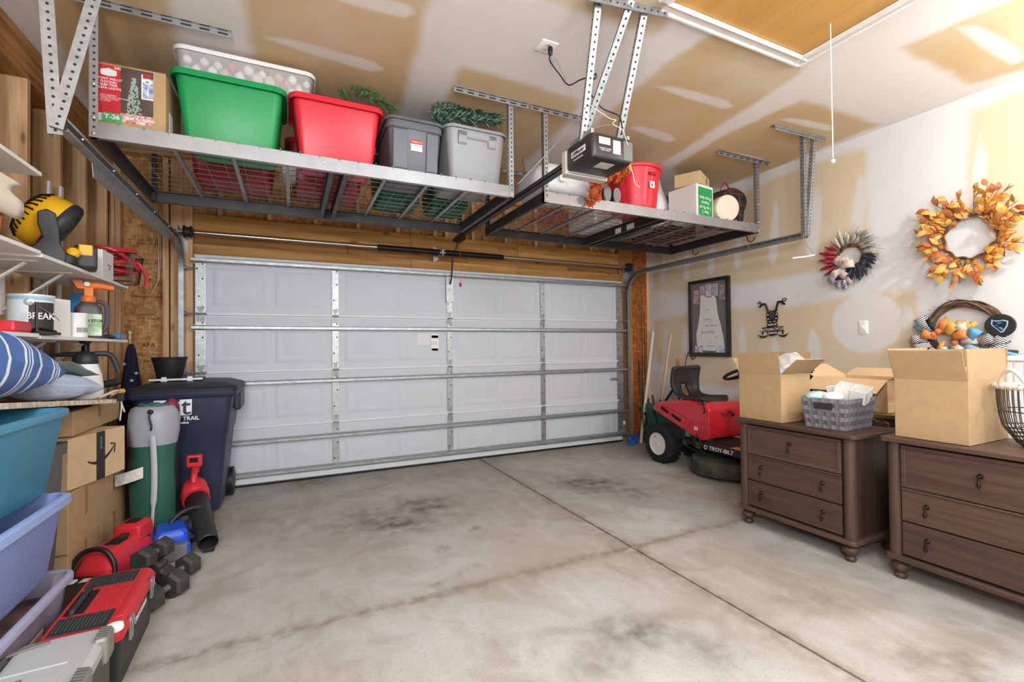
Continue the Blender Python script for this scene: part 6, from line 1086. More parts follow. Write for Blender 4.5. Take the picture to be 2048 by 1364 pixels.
wire('jumper_cable', 'thick red jumper cable coiled in the wire tray', [Vector((-1.125, 4.075, Z1+.13))+Vector((.145*math.cos(i*1.05)*(1-.12*(i % 3)), .105*math.sin(i*1.05), .075*math.sin(i*.8)+.014*(i % 4))) for i in range(26)]+[Vector((-.99, 4.13, Z1+.17)), Vector((-.94, 4.16, Z1+.08)), Vector((-.945, 4.17, Z1+.0))], .0125, m_cab, 'cable', 8)
jc = thing('jumper_clamp', 'red jaw clamp with steel teeth on the jumper cables', 'clamp', (-1.06, 4.03, Z1+.225), .8); b = MB(); b.bar((-.07, 0, 0), (.05, .0, .02), .03, .02); b.bar((-.07, .0, -.03), (.05, 0, .0), .03, .02); b.obj('grip', m_cab, jc, None, bevel=.006); b = MB(); b.bar((.045, 0, .01), (.1, 0, .0), .018, .03); b.obj('jaw', m_galv, jc, None, bevel=.004)
# ---- lower shelf: paint and garden products
def paper_label(par, r, z0, z1, a0, a1, mat, nm='label', x=0., y=0.): b = MB(); n = 14; b.grid(lambda u, v: (x+r*math.cos(a0+(a1-a0)*u), y+r*math.sin(a0+(a1-a0)*u), z0+(z1-z0)*v), n, 2); return b.obj(nm, mat, par, 60)
def arc_text(par, body, size, r, a, z, mat, **k): return text('lettering', body, size, mat, par, T(r*math.cos(a), r*math.sin(a), z) @ R(a+PI/2) @ RD(90, 'X'), **k)
pcn = thing('paint_can', 'large paint can with dark BREAK label and wire bail', 'paint can', (-1.17, 3.13, Z2)); b = MB(); b.lathe([(.083, 0), (.086, .003), (.084, .008), (.084, .19), (.087, .195), (.087, .203), (.075, .2), (.072, .19)], 36); b.obj('can', M('can_white', 'd9dadc', .35, .2), pcn, 40); AF_ = -.95
paper_label(pcn, .0848, .01, .185, -2.9, -.02, M('label_pale', 'cfd6da', .5)); paper_label(pcn, .0853, .012, .165, -1.32, -.02, M('label_bark', '3a3431', .6, var=(30, .3), stretch=(1, 1, .2))); paper_label(pcn, .0854, .175, .195, -2.9, -.02, M('label_skyblue', '8fb4c8', .5)); arc_text(pcn, 'BREAK', .045, .0862, -.82, .095, m_pw, sx=.8, bold=.0006)
b = MB(); b.lathe([(.018, 0), (.018, .004), (.006, .008)], 14, T(.085*math.cos(AF_-.35), .085*math.sin(AF_-.35), .165) @ R(AF_-.35) @ RD(90, 'Y')); b.tube(smooth([(.094*math.cos(AF_-.35), .094*math.sin(AF_-.35), .165), (.1*math.cos(AF_+.5), .1*math.sin(AF_+.5), .11), (.1*math.cos(AF_+1.3), .1*math.sin(AF_+1.3), .08), (.094*math.cos(AF_+2.4), .094*math.sin(AF_+2.4), .165)], 6), .002, 5); b.obj('bail', m_galv, pcn)
stb = thing('white_box', 'tall white box lettered Stor between the two cans', 'box', (-1.17, 3.345, Z2), -.3); b = MB(); b.bx(-.055, .055, -.055, .055, 0, .205); b.obj('carton', M('carton_gloss'), stb, None, bevel=.003); text('box_lettering', 'Stor', .035, M('print_black'), stb, frame_on((.012, -.0556, .125), (1, 0, 0), (0, 0, 1)))
scn = thing('paint_can', 'small plain white paint can with bar code', 'paint can', (-1.12, 3.50, Z2)); b = MB(); b.lathe([(.053, 0), (.055, .003), (.054, .008), (.054, .128), (.056, .132), (.056, .14), (.048, .138)], 30); b.obj('can', M('can_plain', 'e6e4e2', .4), scn, 40); arc_text(scn, '|||||||', .03, .0548, -.7, .045, M('print_black'))
wd_ = thing('weed_killer', 'grey weed killer bottle with green label and orange hose sprayer', 'bottle', (-1.12, 3.69, Z2), math.radians(24)); b = MB(); b.loft([[(x, y, z) for x, y in rrect(w, d, .03, 5)] for w, d, z in ((.13, .075, 0), (.135, .08, .006), (.135, .08, .15), (.12, .075, .19), (.07, .06, .22), (.05, .05, .225))]); b.obj('bottle', M('bottle_grey', '504a50', .4), wd_, 40)
b = MB(); b.bx(-.058, .058, -.0412, -.0402, .015, .148); b.obj('label', M('label_weed', '7fb06a', .5, var=(18, .5), col2='d9e4d2'), wd_, None); text('label_lettering', 'WEED STOP', .023, M('print_black'), wd_, frame_on((0, -.0418, .105), (1, 0, 0), (0, 0, 1)), bold=.0006); text('label_lettering', 'FOR LAWNS', .013, m_print, wd_, frame_on((0, -.0418, .08), (1, 0, 0), (0, 0, 1)))
m_osp = M('sprayer_orange', 'e2702c', .45); b = MB(); b.lathe([(.034, .222), (.036, .225), (.036, .25), (.028, .26)], 20); b.bx(-.02, .02, -.02, .02, .26, .31); b.obj('collar', m_osp, wd_, 40); b = MB(); b.tube([(-.06, 0, .325), (.04, 0, .325), (.12, 0, .315)], [.026, .022, .017], 12); b.loft([[(-.05+u, v, .30) for u, v in ((0, -.025), (.03, -.025), (.03, .025), (0, .025))], [(-.08+u, v, .35) for u, v in ((0, -.03), (.05, -.025), (.05, .025), (0, .03))]]); b.obj('hose_head', m_osp, wd_, 40); b = MB(); b.lathe([(.014, 0), (.014, .012)], 12, T(-.01, -.02, .33) @ RD(90, 'X')); b.obj('dial', m_white, wd_); b = MB(); b.tube(smooth([(.04, 0, .23), (.085, 0, .20), (.085, 0, .08), (.06, 0, .03)], 5), .012, 8); b.obj('grip', M('bottle_grey'), wd_)
rt_ = thing('tape_gun', 'small red tool at the near end of the lower shelf', 'tool', (-1.10, 2.79, 1.396)); b = MB(); b.bx(-.04, .04, -.09, .06, 0, .05); b.obj('body', M('tool_red', 'c52a33', .4), rt_, None, bevel=.012)
kn = thing('caulk_gun_stand', 'black metal clip stand lying in front of the paint can', 'tool', (-1.08, 2.97, 1.391)); b = MB(); b.bx(-.02, .05, -.09, .08, 0, .014); b.tube([(0, -.03, .014), (.0, -.03, .12), (.0, -.03, .15)], .006, 6); b.tube([(-.02, -.09, .014), (.0, .0, .03), (.03, .08, .016)], .008, 6); b.obj('arm', m_black, kn, 40)
sc_ = thing('scraper', 'black-handled scraper lying beside the weed killer', 'tool', (-1.075, 3.88, Z2), .1); b = MB(); b.tube(smooth([(-.02, -.10, .012), (0, 0, .018), (.01, .10, .012)], 5), .012, 8); b.obj('handle', m_black, sc_); b = MB(); b.prism([(-.02, .10), (.03, .10), (.05, .17), (-.03, .17)], .008, .0095); b.obj('blade', m_galv, sc_, None)
sp2 = thing('sanding_sponge', 'blue sponge with flat metal ruler at the shelf end', 'sponge', (-1.085, 4.07, Z2)); b = MB(); b.bx(-.03, .03, -.05, .05, 0, .04); b.obj('foam', M('foam_blue', '5f8fc0', .9, bump=(120, .4)), sp2, None, bevel=.006); b = MB(); b.bx(-.03, -.005, .0, .26, .041, .043); b.obj('ruler', m_galv, sp2, None)
# sticks and tubes leaning between the studs
for i, (x, y0, z0, z1, w_, lab, mt) in enumerate(((-1.36, 3.93, 1.40, 2.40, .03, 'narrow white strip leaning between studs behind the fan', m_mel), (-1.33, 4.10, .9, 2.42, .035, 'white painted trim strip leaning behind the fan', m_mel), (-1.33, 3.78, .95, 1.75, .05, 'weathered grey slat leaning behind the orange sprayer', M('slat_grey', 'b5a797', .8)), (-1.34, 3.855, .95, 1.75, .045, 'pale grey slat beside the weathered slat', M('slat_grey2', 'c6bcae', .8)))): b = MB(); b.bar((-1.391, y0-.05, z0), (-1.391, y0+.02, z1), .012, w_, (0, 1, 0)); tag(b.obj('wood_strip', mt), lab, 'wood strip')
pole('black_tube', 'tall black tube standing behind the weed killer', 'tube', (-1.30, 4.22, .95), (-1.30, 4.25, 1.72), .022, m_black)
b = MB(); b.bx(-1.33, -1.2, 4.06, 4.075, Z2, 1.70); tag(b.obj('blue_folder', M('folder_blue', '3f8cc9', .5), None, None, bevel=.003), 'bright blue folder standing behind the orange sprayer', 'folder')
b = MB(); b.grid(lambda u, v: (-1.05-.02*math.sin(7*v), 2.3+.44*u*(1-.12*abs(math.sin(7*v))), 2.035-.12*u*0-.155*v), 9, 9); tag(b.obj('plastic_liner', M('liner_cream', 'e9dfcb', .6), None, 60, solid=.004), 'cream plastic liner hanging below the highest shelf', 'liner')
b = MB(); b.tube([(-1.12, 2.62, Z1+.012), (-1.12, 2.64, Z1+.10)], .04, 12); b.sph((-1.12, 2.65, Z1+.12), (.045, .045, .04)); tag(b.obj('drill_battery_tool', M('tool_black_orange', '2a2422', .5, var=(12, .8), col2='d9772f')), 'black and orange cordless tool at the photo edge under liner', 'tool')
b = MB(); b.tube([(-1.24, 2.83, 2.151), (-1.24, 2.83, 2.5), (-1.24, 2.84, 2.56)], [.03, .022, .02], 10); tag(b.obj('level_tool', m_black), 'dark upright tool standing on the highest shelf at photo edge', 'tool')
# ============================================================ PLANK AND WHAT LIES ON IT
PA, PB = Vector((-.965, 2.05, 1.148)), Vector((-.965, 3.66, 1.012)); tl = math.atan2(PB.z-PA.z, PB.y-PA.y)
pk = thing('shelf_plank', 'paint-flecked loose plank sagging over the bins and boxes', 'plank', m=T(-1.16, (PA.y+PB.y)/2, (PA.z+PB.z)/2) @ R(tl, 'X')); b = MB(); b.bx(-.2, .195, -.81, .81, -.024, 0); b.obj('board', M('plank_flecked', 'e3d8cb', .8, var=(26, .5), col2='b09c86'), pk, None, bevel=.003); b = MB(); b.bx(-.16, .06, .81, .93, -.02, -.004); b.obj('end_strip', M('strip_pale', 'd9cdbb', .8), pk, None)
def zp(y): return PA.z+(PB.z-PA.z)*(y-PA.y)/(PB.y-PA.y)
def cushion(name, label, cat, loc, w, d, h, mat, rz=0., tilt=0., seed=1, n=34):
    b = MB(); f = lambda t: (1-abs(t)**2.6)**.5 if abs(t) < 1 else 0
    for s in (1, -1): b.grid(lambda u, v: ((u-.5)*w*(1-.06*f(2*v-1)), (v-.5)*d*(1-.06*f(2*u-1)), s*h/2*f(2*u-1)*f(2*v-1)), n, n)
    o = b.obj(name, mat, None, 60); wobble(o, .012, 7, seed); o.matrix_world = T(*loc) @ R(rz) @ R(tilt, 'X'); return tag(o, label, cat)
m_pil = stripes('pillow_stripe', [(0, '4e6da6'), (.30, 'e8e9ef'), (.36, '4e6da6'), (.42, 'e8e9ef'), (.45, '4e6da6'), (.50, 'e8e9ef'), (.54, '4e6da6'), (.78, 'e8e9ef'), (.86, '4e6da6')], 4.6, 1, rot=.45)
cushion('pillow', 'plump blue and white striped pillow on the plank', 'pillow', (-1.10, 2.48, zp(2.48)+.155), .34, .74, .27, m_pil, 0, tl-.05, 3)
cushion('folded_cloth', 'pale blue checked folded cloth behind the striped pillow', 'cloth', (-1.09, 3.12, zp(3.12)+.075), .24, .66, .13, plaid('check_blue', 'c7d4ea', 'aebfe0', 'dfe7f3', 22), 0, tl, 5)
mt_ = cushion('grey_mat', 'thin grey-green mat draped over the folded cloth', 'mat', (-1.075, 3.20, zp(3.20)+.165), .20, .46, .025, M('mat_green', '8f9f92', .9, bump=(60, .1)), .05, tl-.12, 6)
def jug(label, loc, rz, mat, w=.17, d=.30, h=.27):
    t = thing('jug', label, 'jug', loc, rz); b = MB(); b.loft([[(x, y+o, z) for x, y in rrect(ww, dd, .04, 5)] for ww, dd, z, o in ((w*.95, d*.95, 0, 0), (w, d, .01, 0), (w, d, h*.55, 0), (w*.8, d*.72, h*.72, .02), (w*.4, d*.6, h*.78, .03))]); b.obj('body', mat, t, 40); b = MB(); b.tube(smooth([(0, -d*.30, h*.66), (0, -d*.27, h*.93), (0, 0, h), (0, d*.30, h*.96), (0, d*.42, h*.6)], 6), .024, 10); b.obj('handle', mat, t, 50); b = MB(); b.cyl((0, -d*.34, h*.6), (0, -d*.40, h*.86), .03, n=14); b.obj('cap', M('cap_red', 'b5323a', .4), t); return t
jug('dusty white plastic jug behind the striped pillow', (-1.28, 3.0, zp(3.0)+.016), .0, M('jug_white', 'd9d4c8', .5, var=(7, .4), col2='a99d86')); jug('pink and white plastic jug beside the white jug', (-1.29, 3.40, zp(3.4)+.014), 0, M('jug_pink', 'd99aa2', .45, var=(5, .3), col2='e3c0c0'), .16, .25, .26)
rbk_ = thing('red_pail', 'small red pail hanging back under the lower shelf', 'pail', (-1.30, 2.72, zp(2.72)+.01)); b = MB(); b.lathe([(.07, 0), (.085, .24), (.09, .245), (.083, .24), (.068, .01)], 24); b.obj('bucket', M('pail_red', 'ab2a30', .45), rbk_, 40); b = MB(); b.tube([(.085*math.cos(a), 0, .24+.08*math.sin(a)) for a in np.linspace(0, PI, 12)], .004, 6); b.obj('bail', m_white, rbk_)
ps = thing('pump_sprayer', 'white pump sprayer with black handle at the plank end', 'pump sprayer', (-1.09, 3.55, zp(3.55)+.009), math.radians(15)); b = MB(); b.lathe([(.075, 0), (.082, .006), (.083, .06), (.075, .14), (.058, .20), (.055, .21)], 30); b.obj('tank', M('tank_white', 'e4e4e3', .4), ps, 40); b = MB(); b.lathe([(.058, .205), (.06, .21), (.056, .25), (.04, .275), (.02, .28)], 28); b.tube(smooth([(.03, 0, .262), (.09, 0, .265), (.125, 0, .235), (.15, 0, .15)], 5), .016, 10); b.tube([(-.03, 0, .262), (-.08, 0, .263), (-.15, 0, .258)], [.018, .014, .009], 10); b.obj('spray_head', m_fb, ps, 50); b = MB(); b.cyl((0, 0, .27), (0, 0, .33), .007); b.lathe([(.02, .325), (.028, .332), (.028, .342), (.012, .35)], 16); b.obj('plunger', m_black, ps, 40)
tw = thing('string_bundle', 'tangled twine, black clip and orange-handled tool at plank end', 'tool', (-.99, 3.57, zp(3.57)+.002)); b = MB(); b.tube(smooth([(0, -.14, .02), (.03, -.05, .04), (.0, .03, .02), (.04, .06, .03), (.05, .05, -.05), (.04, .06, -.14)], 6), .004, 5); b.tube(smooth([(-.02, -.1, .02), (.04, 0, .05), (.03, .08, .01), (.06, .07, -.09)], 6), .004, 5); b.obj('twine', M('twine', 'cfcabd', .9), tw); b = MB(); b.cyl((.0, .06, .03), (.03, .15, .035), .017, n=10); b.obj('orange_grip', M('grip_orange', 'd99a3a', .5), tw); b = MB(); b.bx(.03, .06, .04, .08, -.02, .03); b.obj('black_clip', m_black, tw, None, bevel=.004)
fl_ = pole('flashlight', 'black flashlight lying toward the rubbish bin lid', 'flashlight', (-1.12, 3.72, 1.09), (-1.06, 3.98, 1.10), .022, m_black, .026)
cbx = thing('thermos', 'dark green canister standing behind the pump sprayer', 'canister', (-1.20, 3.86, .992)); b = MB(); b.lathe([(.045, 0), (.046, .08), (.03, .09), (.03, .10)], 20); b.obj('body', M('canister_green', '24503c', .4), cbx, 40); crumple('plastic_bag', 'knotted clear plastic bag behind the pump sprayer', 'bag', (-1.2, 3.85, 1.16), (.07, .06, .075), m_film, 41, .35)
# ============================================================ BINS AND BOXES BELOW
m_teal_ = M('bin_teal', '3a7f9c', .35); m_blue_ = M('bin_blue', '7d8fc0', .4); m_cdk = M('bin_smoked', 'b8b4cc', .3, alpha=.30)
tote('lidded_bin', 'smoky clear bin at the bottom of the bin stack', 'bin', (-1.09, 2.23, 0), PI/2, .86, .46, .37, m_cdk, .86, .05, .016, .03, M('lid_lilac', 'a9a9c4', .35, alpha=.75)); b = MB(); b.bx(-1.265, -.90, 1.88, 2.58, .03, .30); o = tag(b.obj('packed_clothing', M('clothes_dark', '3a2e33', .9, var=(9, .8), col2='8a6a60'), None, None, bevel=.03), 'dark packed clothing inside the smoky clear bin', 'clothing'); wobble(o, .02, 9, 1)
b = MB(); b.grid(lambda u, v: (-.872+.012*v, 2.18+.22*u, .14+.11*v), 2, 2); tag(b.obj('paper_note', M('paper_note', 'c9a9a0', .8, var=(60, .5), col2='8f6f68'), None, None, solid=.001), 'pale scribbled paper note on the smoky bin side', 'note')
tote('storage_tote', 'periwinkle blue tote in the middle of the bin stack', 'tote', (-1.09, 2.21, .374), PI/2, .84, .45, .335, m_blue_, .84, .05, .022, .035, M('rim_blue', '8fa3d2', .4)); tote('storage_tote', 'teal tote on top of the bin stack under the plank', 'tote', (-1.10, 2.24, .712), PI/2, .86, .45, .355, m_teal_, .82, .05, .012, .03)
crumple('blue_bottle', 'bright violet-blue bottle top at the photo edge', 'bottle', (-.90, 2.10, .758), (.03, .04, .035), M('violet_blue', '4a4fd0', .4), 50, .1)
wbn = thing('wastebasket', 'dark grey wastebasket behind the teal tote', 'wastebasket', (-1.165, 2.94, 0)); b = MB(); b.loft([[(x, y, z) for x, y in rrect(w_, w_*1.25, .05, 5)] for w_, z in ((.2, 0), (.205, .01), (.27, .70), (.27, .85), (.262, .85), (.19, .02))]); b.obj('body', M('bin_charcoal', '5c5858', .5), wbn, 40); b = MB(); b.loft([[(x, y, z) for x, y in rrect(.27+2*o_, .3375+2*o_, .05, 5)] for o_, z in ((0, .80), (.014, .80), (.016, .855), (.0, .858), (-.004, .845))], False, False); b.obj('rim', M('bin_charcoal'), wbn, 50)
def carton(label, x0, x1, y0, y1, z0, h, rz=0., mat=None, tape=True, group='taped brown cartons'):
    t = thing('shipping_carton', label, 'box', ((x0+x1)/2, (y0+y1)/2, z0), rz, group); X, Y = (x1-x0)/2, (y1-y0)/2; b = MB(); b.bx(-X, X, -Y, Y, 0, h); b.obj('box_body', mat or m_kraft, t, None, bevel=.004)
    if tape: b = MB(); b.bx(X, X+.0008, -.02, .02, h*.45, h); b.bx(-X, X, -.024, .024, h, h+.0008); b.obj('tape', M('tape_brown', 'a67a48', .35), t, None)
    return t
carton('brown carton at the bottom of the stack, nearer the camera', -1.38, -1.05, 3.20, 3.66, .0, .255); carton('brown carton at the bottom of the stack beside tent bag', -1.38, -1.05, 3.67, 4.13, .0, .255); carton('taller brown carton in middle row under the smile box', -1.38, -1.045, 3.18, 3.66, .257, .305); carton('brown carton in middle row beside the tent bag', -1.38, -1.05, 3.67, 4.12, .257, .30); carton('flat brown carton on top of the stack below the plank', -1.365, -1.07, 3.32, 4.08, .846, .135)
am = thing('smile_box', 'shipping box with black tape and curved arrow smile', 'box', (-1.19, 3.56, .566), math.radians(-16)); b = MB(); b.bx(-.20, .20, -.26, .20, 0, .275); b.obj('box_body', m_cardl, am, None, bevel=.004); m_bt = M('tape_black', '23201f', .4); b = MB(); b.bx(.2, .2009, -.05, .02, 0, .275); b.obj('tape', m_bt, am, None); text('tape_lettering', 'prime', .03, M('print_skyblue', '6fa6b8', .5), am, frame_on((.2013, -.015, .21), (0, 1, 0), (0, 0, 1)) @ RD(90), .0003)
b = MB(); ar = [(-.10+.22*i/16, -.045*math.sin(PI*i/16)**.8+.05*i/16) for i in range(17)]; b.tube([(.2016, y-.02, .125+z) for y, z in ar], [.004+.008*math.sin(PI*i/16) for i in range(17)], 6, flat=1); b.tube([(.2016, .065, .19), (.2016, .108, .182), (.2016, .10, .13)], .006, 6); o = b.obj('smile_arrow', m_bt, am, 40); o.matrix_local = T(.2012, 0, 0) @ Sc(.05, 1, 1) @ T(-.2012, 0, 0)
# ---- tent bag
tb2 = thing('tent_bag', 'tall green and grey drawstring tent bag with webbing strap', 'bag', (-.872, 4.03, 0)); m_tg = M('nylon_green', '2b5c4d', .4, bump=(9, .9), stretch=(1, 1, .45)); m_ty = M('nylon_grey', '9d9da6', .42, bump=(12, .9), stretch=(1, 1, .5))
def bagring(z, r_, k=0.): return [(r_*(1+.05*math.sin(3*a+z*9)+.02*math.sin(7*a+z*23))*math.cos(a), r_*.88*(1+.05*math.sin(4*a+z*7))*math.sin(a), z) for a in np.linspace(0, 2*PI, 40, endpoint=False)]
b = MB(); b.loft([bagring(z, r_) for z, r_ in ((0, .095), (.015, .115), (.1, .125), (.3, .128), (.5, .132), (.62, .13), (.69, .142))], True, False); b.obj('green_body', m_tg, tb2, 60); b = MB(); b.loft([bagring(z, r_) for z, r_ in ((.66, .14), (.74, .15), (.82, .148), (.88, .138), (.915, .12), (.925, .10), (.905, .085), (.87, .08))], False, True); b.obj('grey_top', m_ty, tb2, 60)
b = MB(); b.tube([(.075*math.cos(a), .06*math.sin(a), .925+.006*math.sin(5*a)) for a in np.linspace(0, 2*PI, 24, endpoint=False)], .014, 6, closed=True); b.obj('inner_roll', M('roll_green', '3f6a5c', .7), tb2, 50); b = MB(); b.tube(smooth([(.02, -.128, .90), (.01, -.14, .86), (.022, -.142, .80), (.018, -.14, .77)], 5), .006, 6); b.sph((.015, -.135, .895), (.018, .012, .016)); b.obj('draw_cord', m_black, tb2, 50)
b = MB(); b.grid(lambda u, v: (.03+.012*math.sin(v*4)+(u-.5)*.034*(1 if abs(v-.75) > .12 else .55), -.148-.012*math.sin(PI*v)-.01*(1-v)*0+.0, .74-.73*v), 3, 16); b.obj('strap', M('webbing_grey', 'b2b3ba', .7), tb2, 60, solid=.002)
b = MB(); b.grid(lambda u, v: (-.17+.15*u, -.15-.02*math.sin(3*u), .42+.075*v+.04*u), 6, 3); o = b.obj('care_tag', M('tag_white', 'dedbd4', .8, var=(30, .2), col2='bdb9b2'), tb2, None, solid=.001); o2 = crumple('stuff_sack', 'maroon stuff sack peeking out behind the tent bag', 'bag', (-.80, 4.215, .86), (.055, .05, .10), M('nylon_maroon', '7e2b3a', .45, bump=(14, .4)), 55, .2)
pole('tent_pole_bundle', 'dark bundle standing behind the tent bag, carrying the maroon sack', 'bundle', (-.80, 4.225, .0), (-.80, 4.22, .755), .045, M('bundle_dark', '26262c', .7))
# ---- wheeled rubbish bin
m_nav = M('bin_navy', '2b3047', .45, bump=(40, .06), var=(5, .12)); m_navl = M('bin_lid', '23262f', .5)
tc_ = thing('wheeled_bin', 'dark navy wheeled rubbish bin with white zip line logo', 'rubbish bin', (-.745, 4.665, 0))
def tr(z, w_, d_, r_=.06, oy=0.): return [(x, y+oy, z) for x, y in rrect(w_, d_, r_, 6)]
b = MB(); b.loft([tr(.02, .42, .48), tr(.03, .45, .52), tr(.40, .515, .60), tr(.62, .555, .635), tr(.64, .575, .65), tr(.90, .635, .69), tr(.97, .655, .70), tr(.97, .635, .68), tr(.1, .43, .5)]); b.obj('body', m_nav, tc_, 30, bevel=.006)
b = MB(); b.loft([tr(.94, .69, .72, .05), tr(.955, .71, .74, .05), tr(.985, .71, .74, .05), tr(.985, .64, .68, .05)], False, False); b.obj('rim', m_nav, tc_, 40); b = MB(); b.loft([tr(.985, .72, .745, .05), tr(1.01, .725, .75, .05), tr(1.025, .70, .73, .05), tr(1.055, .5, .6, .05, .05), tr(1.062, .3, .5, .05, .05)]); b.obj('lid', m_navl, tc_, 35)
for s in (-1, 1): b = MB(); b.loft([[(s*x_, y, z) for x_, y in ((.315, -.1), (.36, -.08), (.36, .28), (.315, .30))] if s > 0 else [(s*x_, y, z) for x_, y in ((.315, .30), (.36, .28), (.36, -.08), (.315, -.1))] for z in (.80, .95)]); b.obj('lift_pocket', m_nav, tc_, None, bevel=.012, fixn=True); b = MB(); b.lathe([(.10, -.03), (.125, -.025), (.125, .025), (.10, .03)], 24, T(s*.25, .25, .127) @ RD(90, 'Y')); b.obj('wheel', m_black, tc_, 40)
b = MB(); b.cyl((-.30, .365, .99), (.30, .365, .99), .014, n=10); b.obj('grab_bar', m_navl, tc_)
fz = lambda x, z: frame_on((x, -.300-.05*(z-.40)/.57-.0075, z), (1, 0, 0), (0, .085, 1))
lm = fz(-.065, .885); b = MB(); b.prism([(x, y) for x, y in rrect(.24, .15, .014)], 0, .0012, lm); b.obj('logo_panel', M('logo_white', 'e3e4e8', .6), tc_, None); m_ln = M('logo_navy', '2b3047', .6)
text('logo_lettering', 'it', .185, m_ln, tc_, lm @ T(.062, -.012, .0016), bold=.002); text('logo_lettering', 'NARROW TRAIL', .04, M('logo_white'), tc_, lm @ T(.02, -.10, .0006), bold=.001); text('logo_lettering', 'North Carolina', .026, M('logo_white'), tc_, lm @ T(.02, -.13, .0006), bold=.0008)
b = MB(); b.prism([(-.06, -.03), (-.035, -.005), (-.045, .015), (-.042, .05), (-.04, .075), (-.037, .05), (-.035, .02), (-.015, 0), (-.03, -.02), (-.045, -.045)], 0, .001, lm @ T(0, 0, .0014)); b.obj('logo_figure', m_ln, tc_, None, fixn=True)
# on the bin lid
pt = thing('plant_pot', 'black plastic plant pot on the rubbish bin lid', 'plant pot', (-.90, 4.68, 1.085)); b = MB(); b.lathe([(.085, 0), (.088, .004), (.118, .15), (.122, .152), (.126, .17), (.122, .17), (.115, .155), (.083, .01)], 32); b.obj('pot_body', M('pot_black', '1f1e1f', .55), pt, 40)
ty_ = thing('metal_tray', 'black tray with bent metal clips under the plant pot', 'tray', (-.83, 4.66, 1.0645), .06); b = MB(); b.bx(-.17, .17, -.17, .15, 0, .016); b.obj('tray', m_black, ty_, None, bevel=.004); b = MB(); b.bx(-.175, .175, -.178, -.168, .008, .022); b.obj('steel_edge', m_galv, ty_, None)
for x in (-.08, .09): b = MB(); b.prism([(-.02, -.02), (.02, -.02), (.016, .016), (-.016, .016)], 0, .003, frame_on((x, -.18, .02), (1, 0, 0), (0, 0, 1))); b.obj('clip', m_galv, ty_, None)
fg = thing('rolled_flag', 'rolled flag with white stars and brass pole knob', 'flag', (-1.24, 4.98, .0)); b = MB(); b.cyl((.02, .0, 0), (.0, 0, 1.42), .011, n=10); b.obj('pole', wood('flagpole', 'c9a878', 'b08d5c', 'Z', 1, .5, False), fg); b = MB(); b.lathe([(.012, 1.40), (.02, 1.42), (.014, 1.44), (.026, 1.462), (.022, 1.482), (.008, 1.492)], 16); b.obj('finial', M('brass', 'c9b489', .35, .6), fg, 50); b = MB(); b.loft([[(.01+r_*math.cos(a)*(1+.12*math.sin(5*a)), r_*.7*math.sin(a)*(1+.12*math.sin(5*a)), z) for a in np.linspace(0, 2*PI, 24, endpoint=False)] for z, r_ in ((.55, .09), (.75, .085), (1.0, .065), (1.25, .04), (1.32, .03), (1.37, .016))]); b.obj('cloth', M('flag_navy', '1d2136', .85), fg, 60)
for x, z in ((-.055, 1.02), (.06, 1.12), (.075, .98), (-.02, 1.2), (.03, 1.06)): b = MB(); b.prism([((.016 if i % 2 == 0 else .007)*math.sin(2*PI*i/10), (.016 if i % 2 == 0 else .007)*math.cos(2*PI*i/10)) for i in range(10)][::-1], 0, .002, frame_on((x, -.052-.01*(1-abs(x)/.08), z), (1, .3 if x > 0 else -.3, 0), (0, 0, 1))); b.obj('star', M('flag_white', 'e4e4e6', .8), fg, None, fixn=True)
# ============================================================ TOOLS ALONG THE FLOOR
# ---- red leaf blower, nozzle towards the camera
m_tr = M('tool_red'); m_tb = M('tool_charcoal', '2a2a2c', .5)
bl_ = thing('leaf_blower', 'red leaf blower with black nozzle leaning against rubbish bin', 'leaf blower', (-.62, 4.10, 0)); n0 = Vector((.135, -.52, .062)); n1 = Vector((-.0, -.06, .235)); ax = (n1-n0).normalized()
b = MB(); b.tube([n0, n0+ax*.02, n0.lerp(n1, .5), n1+ax*.03], [.056, .058, .062, .075], 24, cap=False); b.obj('nozzle', m_tb, bl_, 40, solid=.004); b = MB(); b.bx(n0.x-.03, n0.x+.03, n0.y, n0.y+.05, .0, .012); b.obj('nozzle_foot', m_tb, bl_, None)
c = n1+ax*.07; fb_ = frame_on(c, (1, .25, 0), Vector((0, 0, 1)).cross(Vector((1, .25, 0)))*0+Vector((-.0, .35, .93)))
b = MB(); b.lathe([(.02, -.075), (.08, -.07), (.105, -.05), (.115, -.01), (.115, .02), (.10, .05), (.07, .07), (.02, .075)], 32, T(*c) @ RD(90, 'Y') @ RD(0)); b.obj('fan_housing', m_tr, bl_, 50); b = MB(); b.tube([n1-ax*.02, c], [.085, .09], 20); b.obj('nozzle_collar', m_tr, bl_, 40)
for i in range(5): b = MB(); b.tube([c+Vector((.062, -.05+.02*i, .03)), c+Vector((.072, -.05+.02*i, -.03))], .005, 5); b.obj('air_slot', m_gap, bl_)
b = MB(); b.tube(smooth([c+Vector((.0, -.06, .09)), c+Vector((0, -.03, .15)), c+Vector((-.005, .05, .185)), c+Vector((-.005, .09, .14))], 6), .022, 10); b.obj('handle', m_tr, bl_, 50); b = MB(); b.box(c+Vector((-.005, .02, .235)), (.095, .06, .09)); b.box(c+Vector((-.005, .05, .19)), (.05, .05, .1)); b.obj('battery_dock', m_tr, bl_, None, bevel=.012); b = MB(); b.box(c+Vector((-.005, -.0105, .245)), (.055, .003, .035)); b.obj('dock_socket', m_gap, bl_, None, bevel=.004)
